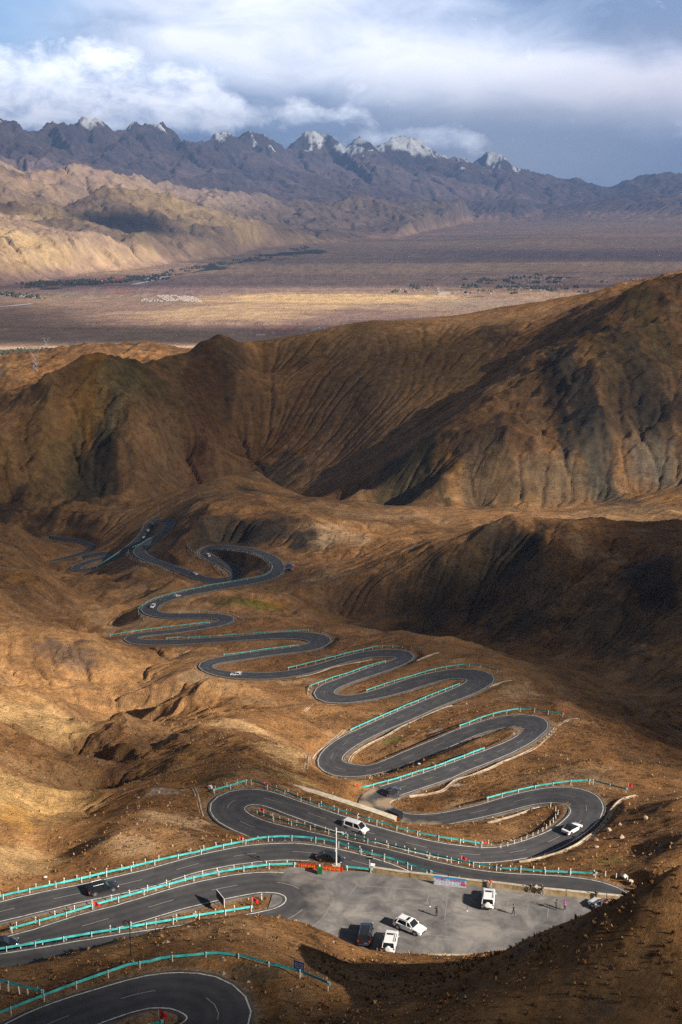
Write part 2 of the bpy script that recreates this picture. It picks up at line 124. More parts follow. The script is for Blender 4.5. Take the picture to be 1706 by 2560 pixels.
# ------------------------------------------------------------------ the road: both edges and the height, station by station
ROADS_RAW = {
 'near': [(-44.6,107.9,-37.6,103.4,-86.03),(-43.4,108.8,-36.6,104.8,-86.10),(-42.3,109.8,-35.6,106.2,-86.17),(-41.1,110.7,-34.5,107.6,-86.25),(-40.0,111.8,-33.5,108.9,-86.32),(-38.8,112.9,-32.5,110.2,-86.39),(-37.6,114.1,-31.6,111.3,-86.46),(-36.4,115.4,-30.6,112.4,-86.54),(-35.2,116.7,-29.6,113.4,-86.62),(-34.0,118.0,-28.6,114.4,-86.70),(-32.6,119.2,-27.6,115.3,-86.78),(-31.2,120.3,-26.5,116.1,-86.87),(-29.6,121.4,-25.5,116.9,-86.96),(-27.8,122.5,-24.6,117.6,-87.05),(-26.0,123.6,-23.8,118.2,-87.14),(-24.1,124.7,-23.0,118.8,-87.23),(-22.2,125.6,-22.0,119.4,-87.32),(-20.3,126.2,-21.0,119.9,-87.42),(-18.4,126.5,-19.8,120.1,-87.52),(-16.4,126.5,-18.7,120.1,-87.62),(-14.3,126.0,-17.8,119.8,-87.73),(-12.3,124.7,-17.2,119.5,-87.84),(-10.7,122.7,-16.9,119.3,-87.95),(-9.9,120.2,-16.8,119.0,-88.07),(-10.1,117.8,-17.0,118.7,-88.18),(-11.1,115.7,-17.6,118.2,-88.30),(-12.5,114.1,-18.4,117.5,-88.41),(-13.9,112.8,-19.4,116.8,-88.51),(-15.5,111.7,-20.4,116.1,-88.61),(-17.1,110.6,-21.5,115.5,-88.70),(-18.7,109.6,-22.6,114.8,-88.78),(-20.1,108.7,-23.9,113.9,-88.86),(-21.3,108.0,-25.4,112.8,-88.93),(-22.2,107.5,-27.1,111.6,-89.00)],
 'b1': [(-59.0,146.1,-56.4,138.6,-101.00),(-57.4,146.7,-55.0,139.2,-101.07),(-55.9,147.3,-53.5,139.9,-101.13),(-54.4,147.9,-52.1,140.5,-101.20),(-52.9,148.5,-50.7,141.2,-101.27),(-51.4,149.1,-49.2,141.8,-101.33),(-49.9,149.7,-47.8,142.3,-101.40),(-48.3,150.3,-46.3,142.8,-101.46),(-46.8,150.8,-44.8,143.3,-101.53),(-45.3,151.3,-43.2,143.8,-101.59),(-44.0,151.8,-41.5,144.4,-101.66),(-42.6,152.3,-39.9,144.9,-101.72),(-41.2,152.8,-38.3,145.5,-101.78),(-39.7,153.4,-36.8,146.1,-101.85),(-38.2,154.0,-35.3,146.6,-101.91),(-36.7,154.6,-33.9,147.2,-101.97),(-35.1,155.1,-32.4,147.7,-102.03),(-33.6,155.7,-30.9,148.2,-102.09),(-32.1,156.2,-29.4,148.8,-102.15),(-30.5,156.8,-28.0,149.3,-102.21),(-28.9,157.3,-26.5,149.8,-102.27),(-27.4,157.8,-25.1,150.3,-102.33),(-25.8,158.3,-23.6,150.8,-102.39),(-24.3,158.8,-22.1,151.3,-102.45),(-22.8,159.3,-20.6,151.9,-102.51),(-21.3,159.8,-19.0,152.5,-102.57),(-19.8,160.3,-17.5,153.1,-102.62),(-18.3,160.8,-16.1,153.7,-102.68),(-16.7,161.4,-14.7,154.2,-102.73),(-15.2,162.0,-13.2,154.8,-102.78),(-13.8,162.5,-11.6,155.5,-102.82),(-12.5,163.0,-9.9,156.2,-102.87),(-11.4,163.5,-8.2,157.1,-102.90),(-10.3,164.0,-6.5,158.1,-102.93),(-9.4,164.6,-5.0,159.5,-102.96),(-8.8,165.2,-3.6,161.3,-102.98),(-8.4,165.8,-2.5,163.4,-102.99),(-8.2,166.4,-2.0,165.8,-103.00),(-8.2,167.1,-2.2,168.2,-103.00),(-8.4,167.7,-3.1,170.5,-103.01),(-8.8,168.1,-4.7,172.4,-103.01),(-9.4,168.5,-6.7,173.7,-103.02),(-10.2,168.7,-8.8,174.4,-103.03),(-11.1,168.8,-11.0,174.6,-103.05),(-12.2,168.8,-13.1,174.5,-103.06),(-13.4,168.5,-15.0,174.2,-103.08),(-14.7,168.1,-16.8,173.8,-103.11),(-16.1,167.6,-18.4,173.3,-103.13),(-17.5,167.1,-20.0,172.7,-103.15),(-18.9,166.6,-21.6,172.1,-103.18),(-20.3,166.0,-23.1,171.4,-103.20),(-21.7,165.4,-24.6,170.7,-103.22),(-23.1,164.8,-26.1,169.9,-103.25),(-24.4,164.1,-27.6,169.1,-103.27),(-25.7,163.4,-29.1,168.2,-103.30),(-27.0,162.7,-30.6,167.3,-103.32),(-28.4,161.9,-32.0,166.6,-103.35),(-29.9,161.2,-33.3,165.8,-103.38),(-31.5,160.4,-34.6,165.2,-103.40),(-33.0,159.6,-36.0,164.6,-103.43),(-34.4,158.8,-37.4,163.9,-103.46),(-35.8,158.0,-38.8,163.2,-103.49),(-37.3,157.2,-40.1,162.4,-103.52),(-38.7,156.4,-41.5,161.6,-103.55),(-40.1,155.7,-42.9,160.7,-103.58),(-41.6,154.9,-44.2,159.9,-103.61),(-43.1,154.1,-45.5,159.3,-103.64),(-44.8,153.2,-46.7,158.7,-103.67),(-46.3,152.4,-48.0,158.1,-103.71),(-47.8,151.7,-49.4,157.4,-103.74),(-49.3,151.0,-50.8,156.7,-103.77),(-50.7,150.2,-52.2,155.9,-103.80),(-52.1,149.6,-53.7,155.2,-103.83),(-53.5,148.9,-55.2,154.5,-103.87),(-54.9,148.2,-56.6,153.8,-103.90),(-56.3,147.5,-58.1,153.1,-103.92),(-57.6,146.8,-59.5,152.5,-103.95),(-58.6,146.3,-60.5,152.1,-103.98),(-59.2,146.1,-61.2,151.8,-104.00)],
 'b3': [(-65.2,163.3,-63.3,157.9,-105.00),(-63.7,164.0,-61.9,158.6,-105.04),(-62.2,164.6,-60.5,159.3,-105.09),(-60.8,165.3,-59.1,160.0,-105.13),(-59.4,165.9,-57.6,160.7,-105.17),(-58.1,166.5,-56.0,161.6,-105.22),(-57.0,167.1,-54.3,162.5,-105.26),(-55.7,167.8,-52.8,163.3,-105.30),(-54.3,168.6,-51.4,164.1,-105.34),(-52.9,169.4,-50.0,164.9,-105.38),(-51.4,170.2,-48.7,165.6,-105.43),(-50.0,171.0,-47.3,166.3,-105.47),(-48.5,171.8,-45.9,167.1,-105.51),(-47.1,172.5,-44.5,167.8,-105.55),(-45.7,173.2,-43.0,168.6,-105.59),(-44.4,173.8,-41.5,169.4,-105.62),(-43.0,174.4,-40.0,170.2,-105.66),(-41.6,175.0,-38.5,170.9,-105.70),(-40.1,175.7,-37.1,171.5,-105.74),(-38.5,176.4,-35.7,172.2,-105.78),(-37.0,177.2,-34.4,172.8,-105.82),(-35.5,178.0,-33.1,173.4,-105.87),(-34.0,178.8,-31.7,174.1,-105.91),(-32.5,179.6,-30.4,174.8,-105.96),(-31.1,180.4,-29.0,175.6,-106.02),(-29.7,181.3,-27.7,176.5,-106.08),(-28.4,182.2,-26.4,177.6,-106.15),(-27.1,183.1,-25.1,178.6,-106.23),(-25.8,184.0,-23.8,179.6,-106.31),(-24.4,184.9,-22.4,180.5,-106.39),(-23.0,185.8,-20.9,181.3,-106.48),(-21.5,186.7,-19.5,182.0,-106.57),(-19.9,187.5,-18.1,182.7,-106.66),(-18.4,188.3,-16.6,183.3,-106.76),(-16.8,189.1,-15.1,183.8,-106.85),(-15.1,189.7,-13.6,184.4,-106.95),(-13.4,190.2,-12.0,184.8,-107.05),(-11.6,190.6,-10.5,185.2,-107.16),(-9.8,190.9,-9.0,185.5,-107.27),(-7.9,191.2,-7.5,185.7,-107.41),(-6.1,191.2,-5.9,185.8,-107.56),(-4.2,191.1,-4.3,185.8,-107.74),(-2.4,190.8,-2.8,185.8,-107.95),(-0.5,190.6,-1.3,185.7,-108.17),(1.3,190.2,0.2,185.5,-108.41),(3.1,189.8,1.7,185.3,-108.67),(4.9,189.3,3.2,184.9,-108.93),(6.5,188.8,4.7,184.3,-109.21),(8.1,188.3,6.2,183.7,-109.50),(9.6,187.7,7.8,183.0,-109.80),(11.2,186.9,9.1,182.5,-110.11),(13.0,185.9,10.2,182.2,-110.43)],
 'main': [(47.0,178.7,47.4,172.4,-110.00),(46.3,179.7,45.9,173.8,-110.10),(45.6,180.8,44.3,175.0,-110.20),(44.9,182.0,42.7,176.0,-110.31),(43.9,183.1,41.1,176.8,-110.42),(42.6,184.2,39.7,177.4,-110.54),(41.1,185.1,38.3,177.9,-110.66),(39.5,185.8,36.8,178.4,-110.79),(37.8,186.4,35.4,178.8,-110.91),(36.1,186.9,33.9,179.3,-111.04),(34.5,187.3,32.3,179.7,-111.17),(32.9,187.7,30.7,180.2,-111.29),(31.3,188.1,29.0,180.6,-111.42),(29.7,188.4,27.4,181.1,-111.55),(28.0,188.8,25.8,181.5,-111.67),(26.4,189.3,24.3,182.0,-111.80),(24.8,189.8,22.7,182.7,-111.92),(23.5,190.4,20.9,183.5,-112.04),(22.3,190.9,19.1,184.5,-112.15),(21.0,191.6,17.4,185.5,-112.27),(19.6,192.3,15.9,186.5,-112.38),(18.1,193.2,14.4,187.4,-112.50),(16.6,194.0,12.9,188.4,-112.61),(15.2,194.9,11.4,189.4,-112.72),(13.7,195.9,10.0,190.4,-112.84),(12.2,196.9,8.6,191.3,-112.95),(10.7,197.9,7.1,192.2,-113.07),(9.2,198.8,5.6,193.0,-113.18),(7.7,199.8,4.0,193.9,-113.29),(6.2,200.6,2.4,194.8,-113.41),(4.7,201.5,0.8,195.6,-113.53),(3.1,202.4,-0.8,196.5,-113.64),(1.5,203.3,-2.3,197.4,-113.76),(-0.2,204.3,-3.8,198.3,-113.89),(-1.8,205.2,-5.4,199.2,-114.02),(-3.2,206.2,-7.1,200.2,-114.15),(-4.5,207.0,-8.9,201.3,-114.29),(-6.0,207.9,-10.6,202.3,-114.43),(-7.6,208.9,-12.1,203.3,-114.58),(-9.2,209.8,-13.6,204.4,-114.71),(-10.7,210.8,-15.1,205.6,-114.85),(-12.2,211.7,-16.7,207.0,-114.97),(-13.6,212.7,-18.2,208.4,-115.08),(-14.9,213.8,-19.8,209.8,-115.18),(-16.1,214.9,-21.3,211.4,-115.27),(-17.2,216.1,-22.8,213.1,-115.34),(-18.0,217.3,-24.0,215.2,-115.41),(-18.4,218.3,-24.9,217.8,-115.46),(-18.4,219.1,-25.0,220.8,-115.52),(-18.1,219.7,-24.0,223.6,-115.57),(-17.6,220.3,-22.0,225.8,-115.64),(-16.8,220.7,-19.4,227.0,-115.72),(-15.8,220.8,-16.6,227.2,-115.82),(-14.6,220.4,-14.1,226.5,-115.92),(-13.2,219.7,-11.8,225.4,-116.05),(-11.7,218.8,-9.9,224.2,-116.18),(-10.1,217.8,-8.0,223.1,-116.32),(-8.5,216.9,-6.2,222.1,-116.46),(-6.8,215.9,-4.4,221.1,-116.62),(-5.0,214.9,-2.7,220.3,-116.78),(-3.2,214.0,-1.1,219.4,-116.95),(-1.5,213.2,0.8,218.5,-117.13),(0.2,212.6,2.7,217.5,-117.31),(2.0,211.8,4.4,216.7,-117.51),(4.0,211.1,6.0,216.1,-117.70),(6.0,210.4,7.7,215.5,-117.90),(7.9,209.8,9.5,214.8,-118.10),(9.6,209.3,11.3,214.2,-118.30),(11.5,208.7,13.2,213.5,-118.51),(13.4,208.1,14.9,213.0,-118.71),(15.3,207.6,16.6,212.6,-118.92),(17.3,207.1,18.4,212.3,-119.13),(19.3,206.7,20.1,212.1,-119.34),(21.4,206.4,21.7,212.1,-119.56),(23.6,206.4,23.3,212.1,-119.78),(25.7,206.6,24.9,212.2,-120.00),(27.7,207.0,26.6,212.4,-120.23),(29.7,207.8,28.2,212.8,-120.46),(31.7,208.6,29.6,213.4,-120.68),(33.6,209.5,31.0,214.3,-120.89),(35.5,210.4,32.5,215.3,-121.10),(37.1,211.4,34.1,216.4,-121.29),(38.6,212.5,35.7,217.6,-121.48),(40.1,213.8,37.1,218.9,-121.66),(41.7,215.3,38.5,220.1,-121.84),(43.3,216.9,39.6,221.2,-122.01),(44.9,218.7,40.8,222.5,-122.18),(46.3,220.4,41.9,223.9,-122.36),(47.6,222.1,43.1,225.5,-122.55),(48.9,224.0,44.1,227.1,-122.76),(50.1,226.0,45.1,228.8,-123.00),(51.2,228.0,45.9,230.5,-123.27),(52.2,230.0,46.5,232.1,-123.58),(53.0,232.3,46.9,233.6,-123.93),(53.8,234.8,47.1,235.0,-124.30),(54.3,237.4,47.2,236.4,-124.69),(54.5,240.1,47.2,237.8,-125.10),(54.3,242.9,47.1,239.2,-125.50),(53.4,245.6,46.9,240.4,-125.90),(51.7,247.9,46.3,241.5,-126.30),(49.4,249.5,45.4,242.4,-126.69),(46.7,250.2,44.2,243.1,-127.05),(43.9,250.3,42.7,243.5,-127.41),(41.3,250.0,40.9,243.6,-127.74),(38.9,249.5,39.0,243.3,-128.05),(36.7,248.9,37.0,242.8,-128.36),(34.4,248.1,35.0,242.3,-128.65),(32.0,247.2,33.2,241.9,-128.94),(29.8,246.4,31.2,241.5,-129.23),(27.8,245.9,29.0,241.0,-129.52),(25.8,245.6,26.7,240.6,-129.82),(23.8,245.3,24.4,240.2,-130.13),(21.8,245.1,22.0,239.8,-130.44),(20.0,245.2,19.5,239.5,-130.75),(18.3,245.5,16.9,239.4,-131.06),(16.5,246.0,14.4,239.6,-131.34),(15.0,246.7,11.9,240.4,-131.61),(13.7,247.6,9.6,241.8,-131.84),(12.6,248.7,7.6,243.8,-132.04),(11.6,250.0,6.0,246.1,-132.22),(10.8,251.4,4.8,248.8,-132.37),(10.4,252.8,4.2,251.9,-132.50),(10.4,254.1,4.4,255.2,-132.64),(10.9,255.3,5.4,258.2,-132.79),(11.9,256.6,7.1,260.7,-132.96),(13.2,258.1,8.9,262.6,-133.16),(14.8,259.8,10.6,264.1,-133.40),(16.6,261.5,12.2,265.6,-133.66),(18.3,263.2,13.9,267.2,-133.95),(19.9,264.9,15.5,268.9,-134.25),(21.6,266.6,17.1,270.7,-134.56),(23.2,268.3,18.8,272.4,-134.88),(24.9,270.1,20.4,274.2,-135.19),(26.5,271.9,22.0,276.0,-135.50),(27.9,273.8,23.8,278.0,-135.81),(29.2,275.6,25.7,280.0,-136.11),(30.7,277.5,27.5,282.0,-136.41),(32.4,279.4,29.2,283.9,-136.70),(34.1,281.2,30.9,285.8,-137.00),(35.9,283.2,32.6,287.7,-137.29),(37.6,285.1,34.4,289.6,-137.58),(39.3,287.1,36.1,291.4,-137.87),(41.0,289.1,37.8,293.4,-138.16),(42.8,291.2,39.5,295.4,-138.46),(44.5,293.5,41.1,297.3,-138.76),(46.3,295.9,42.6,299.3,-139.08),(48.1,298.4,44.1,301.4,-139.43),(49.8,301.1,45.3,303.4,-139.81),(51.4,304.1,46.3,305.4,-140.25),(52.9,307.1,46.9,307.3,-140.72),(54.2,310.0,47.4,309.2,-141.24),(55.3,312.9,47.6,311.2,-141.78),(56.1,316.0,47.7,313.2,-142.34),(56.6,319.5,47.6,315.1,-142.89),(56.2,323.2,47.3,316.9,-143.42),(54.6,326.3,46.8,318.5,-143.93),(51.5,328.4,46.0,319.8,-144.42),(47.8,329.1,44.7,320.6,-144.87),(44.2,328.8,42.8,320.7,-145.30),(40.8,327.8,40.7,320.3,-145.71),(37.5,326.3,38.7,319.8,-146.11),(34.2,324.7,36.7,318.9,-146.50),(31.4,323.2,34.6,317.8,-146.90),(28.8,321.6,32.3,316.3,-147.30),(26.4,320.1,29.9,314.8,-147.72),(24.0,318.7,27.3,313.3,-148.15),(21.4,317.3,24.9,312.0,-148.58),(18.8,315.8,22.5,310.9,-149.02),(16.2,314.3,20.1,309.6,-149.46),(13.9,312.9,17.6,308.4,-149.90),(11.6,311.6,14.8,307.0,-150.32),(9.6,310.7,11.7,305.7,-150.72),(7.9,310.4,8.1,304.7,-151.10),(6.4,310.8,4.4,304.3,-151.43),(4.8,311.7,0.9,304.8,-151.73),(3.0,312.9,-2.0,306.3,-151.99),(1.4,314.1,-4.4,308.9,-152.21),(0.6,315.4,-6.0,312.4,-152.39),(0.3,317.0,-6.3,316.4,-152.56),(0.5,318.9,-5.7,320.3,-152.72),(1.2,321.1,-4.7,323.7,-152.90),(2.2,323.6,-3.5,326.7,-153.09),(3.4,326.0,-2.2,329.5,-153.31),(4.7,328.4,-0.7,332.3,-153.56),(6.1,330.8,0.9,334.9,-153.82),(7.6,333.2,2.6,337.5,-154.10),(9.2,335.7,4.4,340.0,-154.40),(10.9,338.2,6.1,342.5,-154.69),(12.7,340.7,7.8,345.1,-154.99),(14.3,343.0,9.8,347.9,-155.29),(16.1,345.4,11.7,350.6,-155.59),(17.9,347.8,13.6,353.3,-155.90),(19.8,350.3,15.5,355.9,-156.20),(21.7,352.8,17.4,358.5,-156.51),(23.6,355.4,19.4,361.1,-156.82),(25.7,358.2,21.3,363.6,-157.13),(27.8,361.1,23.1,366.0,-157.45),(29.8,363.9,24.8,368.4,-157.77),(31.7,366.4,26.8,371.1,-158.08),(33.6,368.9,29.1,373.9,-158.40),(35.7,371.3,31.3,376.8,-158.72),(37.9,373.9,33.5,379.6,-159.05),(40.1,376.6,35.5,382.3,-159.39),(42.4,379.4,37.5,385.0,-159.75),(44.7,382.6,39.1,387.7,-160.15),(46.9,386.0,40.5,390.3,-160.57),(49.0,389.7,41.6,392.9,-161.03),(50.7,393.6,42.2,395.1,-161.52),(51.8,398.0,42.5,397.2,-162.03),(51.7,402.7,42.4,399.1,-162.55),(49.9,407.1,41.9,400.8,-163.06),(46.6,410.4,40.8,402.4,-163.55),(42.1,412.2,39.1,403.5,-164.02),(37.2,412.4,37.1,404.1,-164.46),(32.6,411.4,34.7,403.9,-164.88),(28.7,410.1,31.8,402.8,-165.28),(25.3,408.7,28.4,401.2,-165.67),(22.2,407.1,25.1,399.5,-166.04),(18.9,405.3,22.0,397.9,-166.41),(15.7,403.3,18.8,396.5,-166.77),(12.5,401.5,15.5,395.2,-167.13),(9.3,400.0,11.9,394.1,-167.47),(6.3,399.0,8.0,393.1,-167.80),(3.6,398.6,3.7,392.4,-168.11),(1.4,398.9,-0.9,392.4,-168.38),(-0.4,400.0,-5.2,394.0,-168.63),(-1.8,401.5,-8.1,397.4,-168.85),(-2.4,403.4,-9.3,402.3,-169.06),(-2.1,405.5,-8.5,407.2,-169.27),(-1.0,408.1,-6.5,411.2,-169.51),(0.6,410.9,-4.0,414.5,-169.78),(2.6,413.6,-1.5,417.6,-170.08),(4.7,416.4,0.9,420.7,-170.42),(6.8,419.2,3.3,423.9,-170.79),(9.1,422.0,5.6,427.1,-171.18),(11.4,424.9,7.9,430.4,-171.59),(13.7,427.9,10.2,433.7,-172.02),(16.1,431.1,12.4,437.0,-172.48),(18.6,434.5,14.6,440.0,-172.97),(21.1,438.1,16.8,442.9,-173.49),(23.4,441.8,18.6,445.7,-174.03),(25.6,445.8,20.0,448.5,-174.59),(27.3,450.2,20.8,451.1,-175.15),(28.0,455.3,20.9,453.3,-175.71),(26.8,460.3,20.3,455.2,-176.23),(23.6,464.1,18.8,456.9,-176.73),(19.1,466.1,16.2,458.2,-177.19),(14.2,466.4,13.1,459.0,-177.62),(9.3,465.7,9.9,459.0,-178.02),(4.8,464.2,6.5,458.2,-178.40),(0.9,462.4,2.9,456.9,-178.78),(-2.8,460.4,-0.8,455.1,-179.16),(-6.4,458.3,-4.3,453.1,-179.54),(-9.9,456.4,-8.0,451.0,-179.94),(-13.3,455.0,-11.9,449.1,-180.35),(-16.8,454.1,-16.1,447.6,-180.78),(-20.6,453.7,-20.2,446.9,-181.22),(-24.6,453.6,-24.3,446.8,-181.67),(-28.5,454.0,-28.4,447.3,-182.13),(-32.1,455.2,-32.6,448.3,-182.61),(-35.5,456.7,-36.7,449.8,-183.10),(-38.8,458.2,-40.6,451.7,-183.58),(-42.0,459.8,-44.3,453.9,-184.05),(-45.0,461.6,-47.9,456.6,-184.50),(-47.6,463.6,-51.4,460.0,-184.90),(-49.8,465.9,-54.5,464.1,-185.27),(-51.0,468.6,-56.5,468.9,-185.59),(-50.9,471.4,-56.3,473.7,-185.88),(-49.3,474.0,-53.9,477.9,-186.16),(-46.5,476.2,-50.3,481.1,-186.44),(-42.9,478.4,-46.7,483.6,-186.74),(-39.1,480.8,-43.2,486.0,-187.04),(-35.3,483.2,-39.7,488.3,-187.36),(-31.6,485.6,-36.0,490.7,-187.70),(-27.9,488.1,-32.3,493.1,-188.04),(-24.1,490.3,-28.5,495.5,-188.40),(-20.2,492.5,-24.6,497.9,-188.77),(-16.2,494.8,-20.9,500.4,-189.16),(-12.2,497.6,-17.8,502.9,-189.57),(-8.6,501.3,-15.5,505.6,-189.99),(-5.8,506.1,-14.0,508.2,-190.43),(-4.3,511.8,-13.6,510.7,-190.88),(-5.0,517.6,-14.1,513.1,-191.33),(-8.0,522.5,-15.6,515.6,-191.77),(-12.7,526.0,-17.9,517.9,-192.21),(-17.9,528.2,-21.0,519.8,-192.65),(-23.0,529.4,-25.0,521.2,-193.09),(-27.8,530.1,-29.5,522.2,-193.54),(-32.5,530.3,-34.3,523.0,-193.99),(-37.2,530.2,-39.0,523.4,-194.46),(-42.0,530.1,-43.8,523.8,-194.92),(-46.8,530.2,-48.5,524.1,-195.40),(-51.5,530.5,-53.2,524.5,-195.88),(-56.3,531.1,-58.0,524.8,-196.36),(-61.3,531.7,-62.5,525.2,-196.85),(-66.3,532.4,-67.0,525.7,-197.34),(-71.3,533.0,-71.5,526.4,-197.84),(-75.9,533.8,-76.2,527.2,-198.34),(-80.2,534.8,-81.1,528.2,-198.83),(-84.3,536.0,-85.9,529.5,-199.28),(-88.2,537.5,-90.8,531.5,-199.70),(-91.2,539.2,-95.6,534.8,-200.08),(-92.7,541.3,-98.7,539.9,-200.43),(-92.5,543.8,-98.2,545.4,-200.78),(-90.6,546.2,-94.7,549.7,-201.14),(-87.1,548.5,-90.1,552.7,-201.55),(-82.9,550.9,-85.8,555.1,-201.98),(-78.8,553.4,-81.6,557.6,-202.45),(-74.8,556.2,-77.5,560.5,-202.94),(-70.8,559.3,-73.6,563.8,-203.43),(-66.9,562.7,-70.1,567.3,-203.92),(-62.8,566.4,-66.6,570.6,-204.41),(-58.5,570.3,-63.4,574.0,-204.90),(-54.7,575.0,-61.0,577.2,-205.39),(-52.5,580.6,-59.8,580.4,-205.89),(-52.9,586.6,-60.2,583.5,-206.42),(-56.1,591.6,-62.1,586.3,-206.95),(-61.0,595.1,-65.4,588.6,-207.50),(-66.4,597.4,-69.5,590.4,-208.05),(-71.9,599.1,-74.3,591.9,-208.59),(-77.2,600.4,-79.2,593.1,-209.10),(-82.4,601.6,-84.3,594.5,-209.58),(-86.9,603.2,-89.7,596.5,-210.01),(-90.5,605.4,-95.1,599.9,-210.39),(-92.9,608.6,-99.7,604.9,-210.73),(-94.2,612.6,-102.3,611.4,-211.06),(-94.3,617.2,-102.6,618.1,-211.41),(-93.5,621.9,-101.1,624.5,-211.80),(-92.1,626.7,-98.7,630.3,-212.24),(-90.3,631.5,-96.0,635.8,-212.76),(-88.0,636.3,-93.2,641.0,-213.34),(-85.5,641.1,-90.4,646.1,-213.99),(-82.5,645.8,-87.4,651.2,-214.68),(-79.3,650.5,-84.4,656.2,-215.40),(-75.8,655.2,-81.3,661.2,-216.16),(-72.3,660.0,-78.0,666.1,-216.93),(-68.6,664.7,-74.6,671.0,-217.71),(-64.9,669.3,-71.0,675.8,-218.50),(-61.1,674.0,-67.3,680.5,-219.29),(-57.2,678.9,-63.5,685.2,-220.08),(-53.5,683.9,-59.7,690.0,-220.86),(-49.9,689.0,-55.7,694.9,-221.64),(-46.3,694.1,-51.9,700.0,-222.42),(-42.9,699.4,-48.4,705.2,-223.19),(-39.8,705.1,-45.8,710.5,-223.96),(-37.4,711.4,-43.9,715.9,-224.73),(-35.8,718.3,-42.8,721.6,-225.49),(-35.0,725.6,-42.3,727.5,-226.25),(-34.6,732.8,-42.1,733.8,-227.01),(-34.8,740.1,-42.2,739.9,-227.79),(-35.3,747.5,-42.6,745.7,-228.57),(-36.3,754.6,-43.3,751.5,-229.36),(-37.6,761.5,-44.5,757.6,-230.15),(-39.4,768.4,-45.9,764.0,-230.93),(-41.4,775.4,-47.6,770.5,-231.70),(-44.0,782.3,-49.7,777.0,-232.46),(-47.1,789.0,-52.2,783.5,-233.23),(-50.8,795.7,-55.2,789.9,-234.01),(-54.7,802.2,-58.8,796.0,-234.82),(-58.8,808.5,-62.9,802.0,-235.69),(-63.3,814.6,-67.5,807.7,-236.63),(-68.1,820.4,-72.4,813.2,-237.65),(-73.3,826.0,-77.5,818.1,-238.75),(-78.8,831.5,-82.5,822.1,-239.91),(-85.3,835.6,-86.8,824.9,-241.07),(-92.2,835.9,-89.3,826.4,-242.19),(-96.6,831.1,-89.7,826.3,-243.19),(-96.6,823.9,-88.2,824.2,-244.03),(-93.3,817.1,-85.1,820.2,-244.69),(-89.1,811.2,-81.2,815.4,-245.18),(-84.8,805.5,-76.8,810.1,-245.54),(-80.5,800.4,-72.0,804.2,-245.80),(-76.6,795.4,-67.6,797.9,-246.00),(-73.5,790.0,-64.8,791.2,-246.17),(-72.1,784.8,-64.5,783.8,-246.35),(-72.8,780.8,-67.2,776.0,-246.55),(-75.3,778.8,-72.7,769.7,-246.78),(-78.7,778.6,-79.9,767.7,-247.05),(-82.7,780.1,-86.9,770.6,-247.36),(-86.7,783.2,-92.7,776.5,-247.71),(-90.7,787.8,-97.4,783.0,-248.09),(-94.9,793.6,-101.6,789.3,-248.52),(-99.5,800.0,-105.5,795.4,-249.00),(-104.3,806.5,-109.3,801.4,-249.56),(-108.8,812.8,-113.0,807.1,-250.20),(-112.9,819.0,-116.7,812.8,-250.92),(-116.4,825.1,-120.4,818.5,-251.73),(-119.9,831.4,-124.1,824.4,-252.58),(-123.4,837.7,-127.8,830.4,-253.45),(-127.0,844.0,-131.5,836.6,-254.31),(-130.5,850.3,-135.5,843.1,-255.15),(-133.8,856.8,-139.7,850.0,-255.93),(-136.8,863.3,-143.7,857.3,-256.67),(-139.7,870.0,-147.3,865.3,-257.36),(-141.9,876.8,-150.1,874.2,-258.04),(-143.1,883.8,-151.2,883.8,-258.72),(-143.2,890.9,-151.0,893.0,-259.43),(-142.6,897.9,-149.9,901.8,-260.18),(-141.8,905.0,-148.8,910.4,-260.99),(-141.4,912.6,-147.7,919.1,-261.84),(-141.2,920.8,-146.6,927.5,-262.75),(-141.2,929.5,-145.5,935.4,-263.69),(-140.9,938.5,-144.4,942.9,-264.66),(-140.4,947.4,-143.5,950.4,-265.64),(-139.7,956.4,-142.8,958.1,-266.62),(-138.7,965.5,-142.3,966.1,-267.59),(-137.6,974.7,-142.3,974.5,-268.55),(-136.7,983.9,-142.6,983.5,-269.50),(-136.3,993.4,-143.2,992.8,-270.48),(-136.8,1003.6,-144.2,1001.4,-271.48),(-138.6,1014.1,-145.7,1009.2,-272.54),(-142.0,1024.2,-147.9,1015.7,-273.64),(-147.6,1032.4,-150.6,1020.6,-274.78),(-154.9,1034.7,-152.9,1023.5,-275.89),(-161.5,1029.1,-154.5,1023.3,-276.96),(-164.9,1019.3,-155.5,1019.3,-277.94),(-165.8,1009.8,-156.2,1012.2,-278.83),(-166.5,1001.4,-156.9,1003.9,-279.63),(-167.8,993.3,-158.2,995.4,-280.39),(-169.6,985.2,-160.4,987.0,-281.14),(-171.9,977.1,-163.5,978.6,-281.92),(-174.8,968.8,-166.8,970.3,-282.75),(-177.9,960.7,-170.2,962.0,-283.65),(-181.1,953.0,-174.1,953.6,-284.60),(-184.4,945.8,-178.5,945.0,-285.58),(-188.2,939.4,-183.6,936.7,-286.57),(-192.8,934.7,-190.3,929.8,-287.54),(-197.8,933.0,-198.5,926.8,-288.45),(-201.8,934.8,-206.2,930.1,-289.30),(-203.6,939.7,-210.4,938.8,-290.10),(-203.2,946.6,-210.5,949.1,-290.88),(-201.5,954.4,-208.1,958.2,-291.67),(-199.3,962.5,-204.9,966.5,-292.50),(-196.4,970.3,-201.3,974.6,-293.38),(-192.6,978.0,-197.9,982.3,-294.30),(-188.8,986.8,-195.5,989.2,-295.26),(-187.1,996.8,-194.8,995.1,-296.22),(-189.9,1006.5,-196.3,999.8,-297.17),(-197.1,1012.5,-200.0,1002.4,-298.07),(-205.8,1012.8,-204.7,1002.2,-298.92),(-212.3,1010.1,-208.9,1000.4,-299.73),(-215.9,1008.0,-212.1,998.8,-300.50)],
